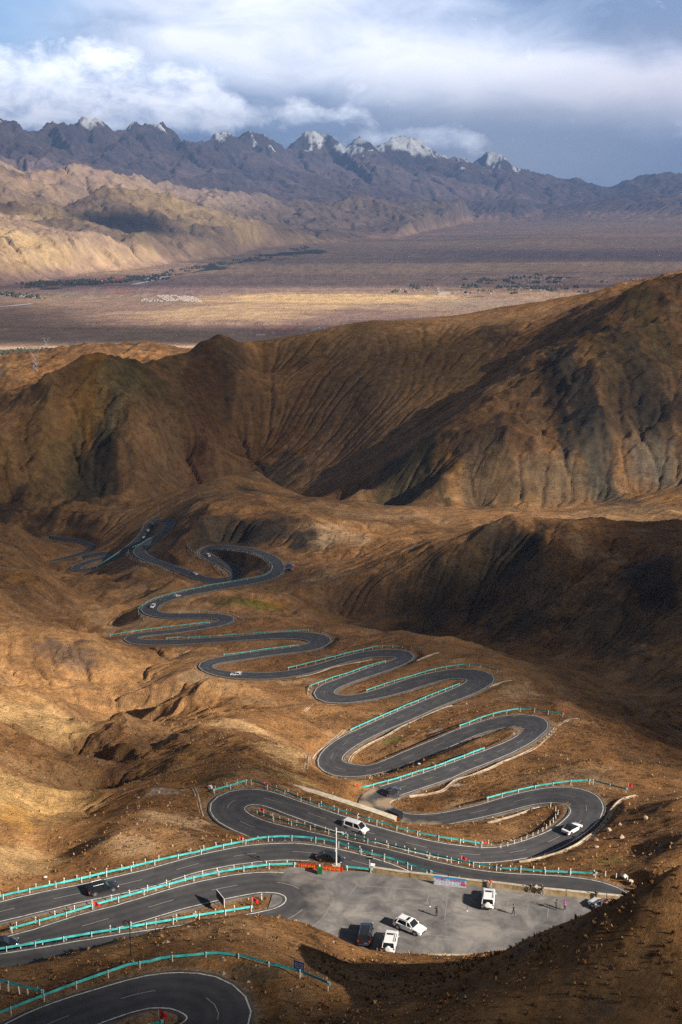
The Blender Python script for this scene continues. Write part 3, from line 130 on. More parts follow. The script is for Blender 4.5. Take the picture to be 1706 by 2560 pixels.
 'far': [(-244.9,1007.9,-244.1,1004.5,-305.00),(-241.2,1015.5,-239.0,1012.7,-305.90),(-237.1,1023.5,-234.1,1020.3,-306.78),(-233.0,1031.9,-229.3,1027.9,-307.64),(-229.1,1040.2,-225.1,1036.3,-308.46),(-226.0,1048.6,-221.6,1045.6,-309.26),(-224.0,1057.2,-219.2,1055.9,-310.04),(-223.7,1065.9,-218.2,1066.8,-310.82),(-225.4,1074.4,-219.4,1077.7,-311.64),(-228.7,1082.6,-223.2,1087.6,-312.50),(-233.2,1090.5,-228.5,1096.3,-313.44),(-238.6,1097.6,-234.6,1104.5,-314.44),(-245.0,1103.7,-241.4,1112.3,-315.50),(-252.1,1109.6,-248.7,1119.3,-316.61),(-259.2,1115.8,-256.3,1125.9,-317.73),(-265.5,1122.1,-264.6,1132.9,-318.87),(-270.9,1128.1,-273.7,1140.5,-320.00)],
}

# ------------------------------------------------------------------ photo point -> place in the world
CP, SP = math.cos(PITCH), math.sin(PITCH)
def RAY(u, v):
    t = (v-V0)/FPX
    return ((u-U0)/FPX, CP-SP*t, -(SP+CP*t))
def PZ(u, v, z):                 # the point at height z seen at (u, v)
    r = RAY(u, v); k = z/r[2]
    return (r[0]*k, r[1]*k, z)
def PD(u, v, d):                 # the point at depth d seen at (u, v)
    r = RAY(u, v)
    return (r[0]*d, r[1]*d, r[2]*d)
# ------------------------------------------------------------------ numpy noise
def _hash(ix, iy, seed):
    h = (ix.astype(np.int64)*374761393 + iy.astype(np.int64)*668265263 + seed*1274126177) & 0xffffffff
    h = ((h ^ (h >> 13))*1274126177) & 0xffffffff
    return ((h ^ (h >> 16)) & 0xffff).astype(np.float32)/65535.0
def vnoise(x, y, seed=0):
    ix = np.floor(x); iy = np.floor(y); fx = (x-ix).astype(np.float32); fy = (y-iy).astype(np.float32)
    ix = ix.astype(np.int64); iy = iy.astype(np.int64)
    fx = fx*fx*fx*(fx*(fx*6-15)+10); fy = fy*fy*fy*(fy*(fy*6-15)+10)
    a = _hash(ix, iy, seed); b = _hash(ix+1, iy, seed); c = _hash(ix, iy+1, seed); d = _hash(ix+1, iy+1, seed)
    return (a+(b-a)*fx+(c-a)*fy+(a-b-c+d)*fx*fy)*2-1
def fbm(x, y, octv=5, seed=0, gain=0.5, lac=2.03, ridged=False):
    s = 0; a = 1.0; tot = 0; w = 1.0
    for o in range(octv):
        cx, sx_ = math.cos(0.6*o), math.sin(0.6*o)
        n = vnoise(x*cx-y*sx_+17.3*o, x*sx_+y*cx+9.1*o, seed+o)
        if ridged: n = 1-np.abs(n)*2.0; n = n*w; w = np.clip(n*0.5+0.5, 0, 1)
        s = s+a*n; tot += a; a *= gain; x = x*lac; y = y*lac
    return s/tot
def sstep(a, b, x):
    t = np.clip((x-a)/(b-a), 0, 1); return t*t*(3-2*t)

# ------------------------------------------------------------------ one ground grid whose cells grow with distance
Q = float(os.environ.get('TERRAIN_CELL', '0.0014'))
Y_OFF, Y_START, Y_END = 110.0, 8.0, 37000.0
NR = int(math.log((Y_END+Y_OFF)/(Y_START+Y_OFF))/Q)+1
HALF = 0.345
NCX = int(2*HALF/Q)+1
AX = np.linspace(-HALF, HALF, NCX)
YR = (Y_START+Y_OFF)*np.exp(np.arange(NR)*Q)-Y_OFF
CELL = (YR+Y_OFF)*Q
GX = (YR[:, None]+Y_OFF)*AX[None, :]
GY = np.repeat(YR[:, None], NCX, 1)
def grid_ij(x, y):
    y = np.maximum(y, Y_START)
    return np.log((y+Y_OFF)/(Y_START+Y_OFF))/Q, (x/(y+Y_OFF)+HALF)/Q
def bil(A, i, j):
    i = np.clip(i, 0, A.shape[0]-1.001); j = np.clip(j, 0, A.shape[1]-1.001)
    i0 = i.astype(np.int32); j0 = j.astype(np.int32); fi = (i-i0).astype(np.float32); fj = (j-j0).astype(np.float32)
    k = i0*A.shape[1]+j0; f = A.ravel()
    return (f[k]*(1-fj)+f[k+1]*fj)*(1-fi)+(f[k+A.shape[1]]*(1-fj)+f[k+A.shape[1]+1]*fj)*fi

# ------------------------------------------------------------------ hills near and middle: measured points, smooth surface between
CTRL = []
def ctl(txt):
    for q in txt.split():
        u, v, z = map(float, q.split(',')); CTRL.append(PZ(u, v, z))
def ctd(txt):
    for q in txt.split():
        u, v, d = map(float, q.split(',')); CTRL.append(PD(u, v, d))
def crest(txt, back=1.07, drop=1.10, k=lambda u: 1.0):   # a skyline: the ground falls away behind it
    for q in txt.split():
        u, v, z = map(float, q.split(',')); z *= k(u); CTRL.append(PZ(u, v, z))
        p = PZ(u, v, z*back); CTRL.append((p[0], p[1], p[2]*drop))
# the hillside the camera stands on, bottom right
ctd('1706,2560,112 1560,2560,114 1400,2560,117 1250,2560,119 1100,2560,122 950,2560,125 830,2560,128 1706,2400,118 1850,2560,110')
ctd('1706,2146,130 1640,2188,133 1560,2232,135 1480,2266,138 1400,2296,140 1320,2328,144 1240,2367,148 1170,2399,153')
ctd('1600,2400,121 1450,2420,123 1300,2450,126 1150,2470,131')
ctl('1000,2480,-88 900,2500,-88 1080,2440,-93 960,2430,-96 860,2400,-99 850,2450,-91 760,2450,-89.3 790,2400,-95 720,2500,-87.8 760,2540,-86.5 700,2420,-89')
CTRL += [(0, 8, -75), (30, 8, -66), (60, 40, -64), (90, 70, -66), (60, 118, -84), (48, 128, -92), (75, 95, -78), (-30, 10, -82), (-40, 50, -86), (-60, 90, -88), (110, 130, -92), (90, 165, -104), (120, 70, -74)]

# the hump between the near bend and the lower leg
ctl('0,2420,-92.5 100,2405,-92.5 200,2380,-92.3 300,2350,-92.6 400,2322,-93 500,2300,-93.6 600,2285,-94 680,2292,-95 760,2308,-96.5 840,2345,-98.5 900,2372,-100.5 100,2440,-90 300,2400,-89.8 500,2350,-91 650,2360,-91 -150,2440,-92 560,2400,-87.5 700,2450,-87.7 0,2500,-88 60,2480,-88.2')
ctl('0,2530,-86.6 150,2472,-86.9 320,2412,-87.2 410,2392,-87.4 500,2386,-87.5 590,2383,-87.7 700,2415,-87.9 770,2440,-88.2')
# gully below the parking place
ctl('1000,2415,-109 1100,2415,-109 1200,2412,-107 920,2405,-106.5')
# the parking place
ctl('720,2300,-103 800,2200,-103 900,2180,-103 1000,2195,-103 1100,2205,-103 1200,2215,-103 1300,2232,-103 1400,2242,-103 1500,2250,-103 1580,2260,-103 860,2350,-103 950,2375,-103 1050,2380,-103 1200,2380,-103 1000,2280,-103 1200,2300,-103 1400,2300,-103 1500,2320,-103')
# golden hill, left
ctl('0,2225,-106.5 80,2190,-108 150,2150,-113 60,2100,-112 0,2050,-111 180,2060,-122 230,2000,-128 100,1980,-119 0,1950,-116 235,1900,-137 150,1900,-127 0,1850,-121 220,1810,-146 120,1750,-148 0,1706,-141 329,1831,-152 280,1815,-150 -150,2100,-100 -150,1900,-108 -200,1750,-122 60,1725,-144')
# gully behind it
ctl('130,2150,-113.5 190,2090,-125 228,2020,-136 235,1960,-147 225,1900,-158 290,1850,-170 340,1830,-180 400,1790,-186 280,2100,-107.5 330,2040,-111.5 380,1980,-117 430,1920,-123.5 470,1870,-130 500,1830,-135 300,1800,-182 200,1770,-184 100,1720,-182 0,1680,-178 ')
# central knob and its spurs
ctl('400,2085,-109.5 470,2050,-112 530,2062,-113 600,2075,-113 450,1975,-119 500,1920,-124 545,1945,-116 600,1935,-118 540,1850,-134 600,1860,-134 700,1920,-126 690,1850,-142 570,1762,-146 610,1768,-149 640,1800,-146 540,1795,-141 700,1780,-157 660,1720,-168 516,1722,-166 483,1668,-181 560,1710,-172 740,1760,-164 440,1760,-172 430,1700,-182 720,1960,-121.5 800,1990,-123 850,1975,-128 900,1800,-156 780,1800,-156')
# round hill with the dark top, and the brown hills behind on the left
ctl('200,1625,-184 150,1640,-180 250,1640,-184 80,1660,-178 300,1650,-187 350,1700,-190 250,1720,-190 120,1700,-180 380,1640,-190 0,1640,-172 -150,1650,-160')
ctl('60,1432,-211 0,1425,-207 110,1432,-214 160,1480,-222 200,1540,-226 100,1520,-208 30,1550,-198 120,1590,-202 200,1600,-205 230,1590,-212 250,1560,-222 -150,1430,-190 -150,1550,-180')
ctl('520,1466,-243 480,1457,-247 560,1464,-242 440,1450,-252 175,1447,-290 225,1444,-286 125,1437,-294 160,1462,-272 207,1495,-252 240,1530,-238 285,1568,-222 330,1560,-214 300,1530,-221 260,1470,-246 300,1442,-256 350,1470,-236 300,1500,-232 420,1450,-231 260,1452,-274 360,1430,-240 430,1465,-222 500,1480,-217 600,1500,-212 700,1500,-214')
ctl('80,1365,-296 0,1330,-285 40,1310,-280 -150,1300,-262 30,1370,-275 70,1395,-290')
# cliff above the big bend, with the plateau behind
ctl('440,1354,-252 452,1342,-240 485,1318,-235 515,1300,-230 540,1290,-229 602,1298,-229 630,1310,-229.5 665,1320,-229.5 702,1323,-229 740,1326,-229 790,1322,-229 830,1362,-226')
ctl('540,1352,-243 600,1354,-241 660,1366,-236 710,1382,-231.5 750,1395,-230.5 790,1380,-233 470,1355,-247 430,1385,-256 620,1400,-240 570,1388,-243 800,1400,-229 740,1440,-225.5 660,1460,-221.5 780,1470,-219 720,1510,-214 850,1440,-222')
ctl('600,1262,-240 700,1285,-240 800,1290,-240 900,1330,-236 860,1300,-242 500,1280,-240 1000,1290,-246 950,1320,-238 900,1390,-226')
ctl('588,1186,-262 560,1205,-262 520,1235,-258 480,1262,-252 450,1300,-252 620,1215,-268 660,1240,-262 700,1225,-276 560,1240,-268 640,1180,-284')
ctl('395,1325,-272 300,1330,-290 330,1275,-292 250,1300,-298 200,1320,-310 150,1310,-318 400,1255,-288 250,1335,-306 300,1405,-288 120,1300,-320 60,1345,-305')
# right edge of the road spur, then the gully and the dark slopes across it
ctl('850,1560,-193 940,1590,-184 1040,1590,-179 1120,1610,-176 1240,1640,-171 1310,1665,-168 1360,1700,-163 1400,1760,-155 1440,1800,-149 1470,1850,-143 1530,1920,-134 1590,1960,-128 1640,2010,-121 1560,2080,-117 1500,2120,-115 1600,2130,-112 1480,2160,-113 1450,1900,-140 1380,1880,-142 1330,1760,-157 1640,2150,-108 1706,2080,-108 1706,2000,-116 1620,2200,-107')
ctl('850,1532,-226 950,1545,-226 1050,1565,-226 1150,1590,-222 1250,1615,-216 1350,1640,-208 1430,1690,-198 1500,1740,-186 1560,1800,-172 1600,1860,-158 1640,1920,-146 1706,1990,-131 800,1500,-222')
ctd('1251,1322,705 1200,1335,700 1100,1400,690 1000,1450,690 920,1490,690 860,1510,692 1300,1330,700 1350,1360,680 1400,1385,655 1250,1400,688 1150,1470,676 1350,1480,640 1200,1540,662 1050,1530,676 1450,1430,650 1400,1560,600 1500,1450,636 1550,1420,642 1610,1403,642 1706,1408,600 1850,1400,560 1500,1550,585 1600,1520,592 1550,1650,528 1650,1600,552 1706,1500,582 1650,1750,465 1706,1680,500 1706,1850,395 1850,1700,440 1850,1950,330')
ctl('1500,1330,-232 1350,1300,-246 1600,1340,-222 1706,1330,-214 1450,1270,-262 1600,1260,-254 1706,1230,-252 1850,1280,-230 1200,1290,-252 1080,1330,-240 1120,1270,-262')
def FZ(u): return float(np.interp(u, [560, 1250], [1.2, 1.0]))
def ctk(txt):
    for q in txt.split():
        u, v, z = map(float, q.split(',')); CTRL.append(PZ(u, v, z*FZ(u)))
# foot of the big ridge
ctk('1706,1205,-262 1600,1225,-266 1400,1255,-274 1200,1275,-279 1000,1298,-283 870,1290,-284 750,1275,-288 700,1262,-292 1850,1180,-250')
# rocky mountain on the right
ctd('1567,803,1400 1470,849,1360 1338,936,1320 1197,1023,1270 1034,1131,1225 900,1225,1205')
ctd('1560,752,1470 1600,728,1490 1640,714,1500 1706,728,1490 1850,690,1480 1706,850,1360 1600,850,1345 1500,930,1290 1650,1000,1250 1500,1080,1200 1400,1150,1165 1250,1150,1165 1300,1050,1225 1100,1200,1150 1706,1100,1190 1600,1150,1165 1400,1040,1235 1600,1080,1205 1550,980,1262')
# smooth bowl behind it
ctd('1300,902,1600 1200,978,1500 1100,1035,1440 950,1140,1360 850,1212,1280 1400,860,1600 1480,800,1540')
ctd('680,862,1760 740,850,1760 815,838,1750 880,825,1750 945,810,1760 1000,816,1760 1070,828,1740 1150,840,1720 1210,820,1720 1270,822,1720 1340,832,1680 1420,812,1620')
ctk('650,950,-222 800,950,-218 950,950,-220 700,1050,-252 850,1050,-254 980,1040,-250 750,1150,-280 850,1150,-282 680,1200,-286')
ctd('1100,930,1610 1230,880,1640')
ctk('615,900,-196 620,960,-214 612,1020,-236 590,1080,-256 570,1130,-268 555,1180,-276 450,1200,-277 460,1140,-262')
# mountain on the left
crest('260,905,-176 230,912,-178 320,912,-184 400,915,-188 450,892,-182 500,858,-174 545,838,-168 580,848,-174 0,1028,-206 60,985,-199 120,955,-190 180,925,-183', k=FZ)
ctk('610,865,-184')
ctk('-150,1100,-212 0,1150,-236 0,1260,-262 100,1250,-266 250,1240,-272 350,1250,-274 200,1100,-232 300,1100,-226 300,1000,-200 400,1050,-220 400,1200,-266 500,1000,-214 520,1100,-246 100,1050,-215 -150,1250,-250')
# behind: hills, sunlit shelf and the drop to the plain
ctd('0,946,2150 60,938,2150 110,935,2100 160,948,2100 200,985,1900 0,919,2900 64,910,2900 178,893,2900 258,885,2850 405,862,2750 443,878,2700 100,1010,1800 -200,1000,2200 -200,950,2900')
ctd('700,858,1950 800,842,1900 905,822,2000 960,808,2000 1050,806,2000 1150,800,2100 1250,782,2200 1310,768,2300 1360,765,2200 1450,745,2200 1540,722,2100 1630,712,2000 1750,690,2000 1900,680,2000')
for _x in range(-1300, 1401, 300): CTRL.append((_x, 3600.0, -560.0)); CTRL.append((_x, 3300.0, -560.0))
for _x, _y, _z in [(-900, 3050, -470), (-500, 3000, -455), (-380, 2950, -450)]: CTRL.append((_x, _y, _z))
CTRL += [(-1300, 2700, -400), (1300, 2700, -330)]

ROADS = {k: np.array(v, float) for k, v in ROADS_RAW.items()}
for k, R in ROADS.items():
    st = 4 if k != 'far' else 2
    for q in R[::st]:
        CTRL.append(((q[0]+q[2])/2, (q[1]+q[3])/2, q[4]))
CT = np.array(CTRL, float)
# weed out points that sit on top of one another
keep = []
for i, p in enumerate(CT):
    tol = 0.006*max(p[1], 60)
    if all((CT[j][0]-p[0])**2+(CT[j][1]-p[1])**2 > tol*tol for j in keep): keep.append(i)
CT = CT[keep]
CEN = np.array([0.0, 900.0]); SC = 1000.0
def warp(x, y):            # the surface is solved in a space where near and far points are equally dense
    r = np.log((y+Y_OFF)/(Y_START+Y_OFF)); return np.stack([x/(y+Y_OFF)*1.0, r], -1)
PX = warp(CT[:, 0], CT[:, 1])
TR = -CT[:, 2]/(CT[:, 1]+60.0)           # what is smooth: drop per distance
def phi(d2): return d2**0.55
n = len(CT)
Pm = np.c_[np.ones(n), PX]
A = np.zeros((n+3, n+3)); d2 = ((PX[:, None]-PX[None])**2).sum(-1)
A[:n, :n] = phi(d2) - np.eye(n)*1e-4*0; A[:n, n:] = Pm; A[n:, :n] = Pm.T
sol = np.linalg.solve(A, np.r_[TR, 0, 0, 0])
def base_h(x, y):
    sh = x.shape; q = warp(x.ravel(), y.ravel()).astype(np.float32); out = np.empty(len(q), np.float32)
    PXf = PX.astype(np.float32); wf = sol[:n].astype(np.float32)
    for k in range(0, len(q), 20000):
        s = q[k:k+20000]
        dd = (s[:, :1]-PXf[None, :, 0])**2+(s[:, 1:]-PXf[None, :, 1])**2
        out[k:k+20000] = np.power(dd+1e-12, 0.55)@wf + sol[n]+s@sol[n+1:].astype(np.float32)
    return -out.reshape(sh)*(y+60.0)
NMID = int(np.searchsorted(YR, 3350.0))
ST = 3
ci = np.arange(0, NMID+ST*2, ST); cj = np.arange(0, NCX+ST*2, ST)
cy = (Y_START+Y_OFF)*np.exp(ci*Q)-Y_OFF; ca = -HALF+cj*Q
CH = base_h((cy[:, None]+Y_OFF)*ca[None], np.repeat(cy[:, None], len(cj), 1))
def cubic_up(A, I, J):          # Catmull-Rom upsample on a regular lattice
    def wts(f): return [(-f**3+2*f*f-f)/2, (3*f**3-5*f*f+2)/2, (-3*f**3+4*f*f+f)/2, (f**3-f*f)/2]
    i0 = I.astype(int); j0 = J.astype(int); wi = wts(I-i0); wj = wts(J-j0)
    R_ = sum(wi[a][:, None]*A[np.clip(i0+a-1, 0, A.shape[0]-1)] for a in range(4))
    return sum(wj[b][None, :]*R_[:, np.clip(j0+b-1, 0, A.shape[1]-1)] for b in range(4))
H = np.full(GX.shape, -560.0, np.float32)
H[:NMID] = cubic_up(CH, np.arange(NMID)/ST, np.arange(NCX)/ST)

# ------------------------------------------------------------------ distance to roads and the parking place
def near_paths(paths, reach):
    """for every grid vertex within reach of a strip: distance outside its edge and the strip's height there"""
    D = np.full(H.shape, 1e9, np.float32); Z = np.zeros(H.shape, np.float32)
    for R in paths:
        cx = (R[:, 0]+R[:, 2])/2; cyy = (R[:, 1]+R[:, 3])/2; hw = np.hypot(R[:, 0]-R[:, 2], R[:, 1]-R[:, 3])/2
        for k in range(len(R)-1):
            m = max(hw[k], hw[k+1])+reach
            y0, y1 = min(cyy[k], cyy[k+1])-m, max(cyy[k], cyy[k+1])+m
            x0, x1 = min(cx[k], cx[k+1])-m, max(cx[k], cx[k+1])+m
            i0 = max(0, int(math.log(max(y0+Y_OFF, 1)/(Y_START+Y_OFF))/Q)) if y0 > Y_START else 0
            i1 = min(NR, int(math.log((y1+Y_OFF)/(Y_START+Y_OFF))/Q)+2)
            if i1 <= i0: continue
            ymin = max(YR[i0], Y_START); ymax = YR[i1-1]
            aa = min(x0/(ymin+Y_OFF), x0/(ymax+Y_OFF)); bb = max(x1/(ymin+Y_OFF), x1/(ymax+Y_OFF))
            j0 = max(0, int((aa+HALF)/Q)); j1 = min(NCX, int((bb+HALF)/Q)+2)
            if j1 <= j0: continue
            gx = GX[i0:i1, j0:j1]; gy = GY[i0:i1, j0:j1]
            dx, dy = cx[k+1]-cx[k], cyy[k+1]-cyy[k]; L2 = dx*dx+dy*dy+1e-9
            t = np.clip(((gx-cx[k])*dx+(gy-cyy[k])*dy)/L2, 0, 1)
            d = np.hypot(gx-cx[k]-t*dx, gy-cyy[k]-t*dy)-(hw[k]+(hw[k+1]-hw[k])*t)
            z = R[k, 4]+(R[k+1, 4]-R[k, 4])*t
            S = D[i0:i1, j0:j1]; b = d < S
            S[b] = d[b]; Z[i0:i1, j0:j1][b] = z[b]
    return D, Z
LOT_Z = -103.04
LOT_PX = [(700, 2176), (740, 2164), (858, 2176), (930, 2180), (1000, 2190), (1080, 2199), (1160, 2210), (1250, 2219), (1340, 2231), (1430, 2240), (1500, 2247), (1575, 2254), (1640, 2260),
          (1700, 2280), (1700, 2330), (1600, 2392), (1400, 2396), (1252, 2390), (1100, 2388), (946, 2386), (880, 2366), (800, 2358), (700, 2352), (650, 2340)]
LOT = [PZ(u, v, LOT_Z)[:2] for u, v in LOT_PX]
def poly_dist(poly, gx, gy):
    """signed distance, negative inside"""
    inside = np.zeros(gx.shape, bool); D = np.full(gx.shape, 1e9)
    for k in range(len(poly)):
        ax, ay = poly[k]; bx_, by_ = poly[(k+1) % len(poly)]
        dx, dy = bx_-ax, by_-ay
        t = np.clip(((gx-ax)*dx+(gy-ay)*dy)/(dx*dx+dy*dy+1e-9), 0, 1)
        D = np.minimum(D, np.hypot(gx-ax-t*dx, gy-ay-t*dy))
        c = ((ay > gy) != (by_ > gy)) & (gx < (bx_-ax)*(gy-ay)/(by_-ay+1e-12)+ax)
        inside ^= c
    return np.where(inside, -D, D)
DR, ZR = near_paths(ROADS.values(), 30.0)
_r = (YR > 90) & (YR < 260)
_i = np.nonzero(_r)[0]; i0l, i1l = _i[0], _i[-1]+1
DL = np.full(H.shape, 1e9, np.float32)
DL[i0l:i1l] = poly_dist(LOT, GX[i0l:i1l], GY[i0l:i1l])
# ------------------------------------------------------------------ far ranges
HB = -560.0+25*fbm(GX/3500, GY/3500, 3, 77)-0.0*GX
def seg_field(pts, W, p=1.25, floor=None):
    """height field of one ridge line: crest heights along it, falling to nothing W metres away"""
    P_ = np.array(pts); best = np.zeros(HF.shape, np.float32)
    for k in range(len(P_)-1):
        ax, ay, az_ = P_[k]; bx_, by_, bz = P_[k+1]
        dx, dy = bx_-ax, by_-ay
        t = np.clip(((FX-ax)*dx+(FY-ay)*dy)/(dx*dx+dy*dy), 0, 1)
        d = np.hypot(FX-ax-t*dx, FY-ay-t*dy)
        zc = az_+(bz-az_)*t+560
        best = np.maximum(best, zc*np.maximum(1-d*WN/W, 0)**p)
    return best
F0 = int(np.searchsorted(YR, 5200.0))
HF = HB[F0:].copy(); FX = GX[F0:].astype(np.float32); FY = GY[F0:].astype(np.float32)
WN = (1+0.28*fbm(FX/1500, FY/1500, 4, 5)).astype(np.float32)
def RDG(txt, d0, d1, k=1.088):
    q = [tuple(map(float, s.split(','))) for s in txt.split()]
    u0, u1 = q[0][0], q[-1][0]
    return [PD(u*k, v*k, d0+(d1-d0)*(u-u0)/(u1-u0)) for u, v in q]
M1 = RDG('-160,225 -60,235 0,245 40,264 62,272 80,277 98,262 118,243 134,262 150,277 175,288 195,268 212,262 228,266 245,282 268,290 290,297 305,280 330,286 352,280 375,273 392,284 410,292 425,299 440,301 475,311 498,294 520,291 532,299 548,304 562,292 575,288 590,299 610,316 630,330 650,338 672,313 690,307 704,310 722,303 740,290 757,306 775,326 787,314 800,312 812,317 824,312 845,322 868,331 890,324 905,309 918,305 930,300 944,309 958,318 980,334 1010,352 1032,352 1060,344 1080,356 1102,366 1125,348 1142,356 1165,374 1200,396 1250,418 1300,432', 15500, 30000)
M1L = [(a, b, c-120-0.08*(c+560)) for a, b, c in M1]
MT = np.maximum(seg_field(M1L, 5600, 1.2), seg_field(M1, 2100, 0.95))
_rs = random.Random(6)
for _k in range(2, len(M1)-2):          # buttresses running down from each summit
    if M1[_k][2]/M1[_k][1] > max(M1[_k-1][2]/M1[_k-1][1], M1[_k+1][2]/M1[_k+1][1]):
        for _q in range(2):
            x_, y_, z_ = M1[_k]; dx_ = _rs.uniform(-900, 900)+(-600 if _q else 500); l_ = _rs.uniform(1500, 3000)
            MT = np.maximum(MT, seg_field([(x_, y_, z_-20), (x_+dx_*.4, y_-l_*.35, z_-0.22*(z_+560)), (x_+dx_*.9, y_-l_, z_-0.52*(z_+560))], _rs.uniform(700, 1200), 0.9))
MT = np.maximum(MT, seg_field(RDG('1120,418 1170,410 1205,414 1240,416 1290,413 1330,419 1370,421 1400,426 1450,431 1480,420 1500,407 1530,394 1550,398 1568,397 1640,410 1760,420', 25000, 27000), 3600, 1.2))
MT = np.maximum(MT, seg_field(RDG('1210,486 1280,470 1340,464 1400,455 1460,444 1568,440 1760,446', 22500, 20500), 2600, 1.2))
FH = seg_field(RDG('-160,338 -60,350 0,360 60,378 120,371 210,367 260,379 330,406 420,421 500,436 600,448 700,457', 11800, 15500), 2300, 1.1)
FH = np.maximum(FH, seg_field(RDG('-160,425 -60,430 0,436 60,438 100,453 150,476 200,492', 9300, 10000), 1000, 1.0))
FH = np.maximum(FH, seg_field(RDG('150,462 200,441 240,422 300,425 350,441 400,456 440,481 500,493 560,502 640,524', 10300, 12200), 1400, 1.0))
FH = np.maximum(FH, seg_field(RDG('600,466 680,464 760,466 790,450 815,438 845,452 870,463 930,476', 15200, 16500), 1500, 1.0))
FH = np.maximum(FH, seg_field(RDG('900,478 960,459 1000,452 1060,456 1100,471 1150,486 1195,502', 17500, 20500), 1700, 1.0))
FH = np.maximum(FH, seg_field(RDG('560,512 640,505 700,512 760,520 830,530', 12500, 14500), 1100, 1.0))
FH = np.maximum(FH, seg_field(RDG('-160,470 -60,472 0,473 100,493 200,512 280,521 330,527 400,543 440,572', 8300, 10400), 1300, 1.0))
FH = np.maximum(FH, seg_field(RDG('345,520 362,517 400,545', 9100, 9500), 700, 1.0))
FH = np.maximum(FH, seg_field(RDG('-160,520 -60,520 0,524 120,545 240,560 330,580', 7800, 9000), 900, 0.9))
FH = np.maximum(FH, seg_field(RDG('430,545 500,540 560,530', 10400, 11600), 900, 1.0))
_u = U0+FPX*FX/FY; _vb = np.interp(_u, [-200, 0, 218, 435, 598, 653, 760, 980, 1195, 1250], [716, 712, 678, 653, 631, 615, 604, 593, 545, 540])
_t = (_vb-V0)/FPX; _yb = 560*(CP-SP*_t)/(SP+CP*_t)
FH = FH*sstep(-60, 420, FY-_yb*0.985+160*fbm(FX/500, FY/500, 4, 19)).astype(np.float32)
EL = np.maximum(MT, FH*1.0)
rn = fbm(FX/1300, FY/1300, 7, 31, 0.52, ridged=True); rn2 = fbm(FX/420, FY/420, 5, 91, 0.5, ridged=True)
rn3 = fbm(FX/620, FY/620, 6, 131, 0.55, ridged=True)
fr = sstep(40, 160, FH)*(FH > MT)*(46*(fbm(FX/330+0.4*fbm(FX/500, FY/500, 3, 7), FY/330, 6, 301, 0.55, ridged=True)-0.4)+16*fbm(FX/90, FY/90, 4, 311, 0.55, ridged=True))
HF = HF+fr.astype(np.float32)+EL+np.minimum(EL*0.15, 150)*(rn-0.45)+np.minimum(EL*0.12, 110)*(rn3-0.4)+np.minimum(EL*0.07, 36)*rn2
H[F0:] = HF
DRYB = H.copy()

# ------------------------------------------------------------------ carve by running water (many drops at once)
rng = np.random.default_rng(4)
MASKE = np.ones(H.shape, np.float32)
MASKE *= sstep(6, 30, np.minimum(DR, DL)).astype(np.float32)
MASKE *= sstep(170, 300, GY).astype(np.float32)
MASKE *= 1-0.88*(sstep(1150, 1250, GY)*(1-sstep(1750, 1900, GY))*sstep(-160, -100, GX)).astype(np.float32)
def add_noise_mid():
    amp = sstep(4, 26, np.minimum(DR, DL))
    m = NMID
    x, y = GX[:m], GY[:m]
    rk = 0.45*sstep(540, 580, y)*(1-sstep(690, 760, y))*sstep(40, 90, x)+sstep(1080, 1180, y)*np.clip(sstep(0.0, 120, x-(y-1100)*0.42)+sstep(0.0, 90, -150-(y-1100)*0.1-x), 0, 1)   # the two rocky faces
    nz = 3.2*fbm(x/60, y/60, 6, 3, 0.5)+(4.0*sstep(800, 1100, y)+13*rk)*fbm(x/95, y/95, 7, 8, 0.55, ridged=True)+5*rk*fbm(x/24, y/24, 5, 28, 0.55, ridged=True)
    nz = nz*np.clip(y/600, 0.45, 1.0)+(3.2+3.4*sstep(-5, -40, x))*sstep(190, 260, y)*(1-sstep(900, 1100, y))*fbm(x/38, y/38, 6, 14, 0.55, ridged=True)*sstep(8, 30, np.minimum(DR, DL)[:m])
    H[:m] += nz*amp[:m]
add_noise_mid()
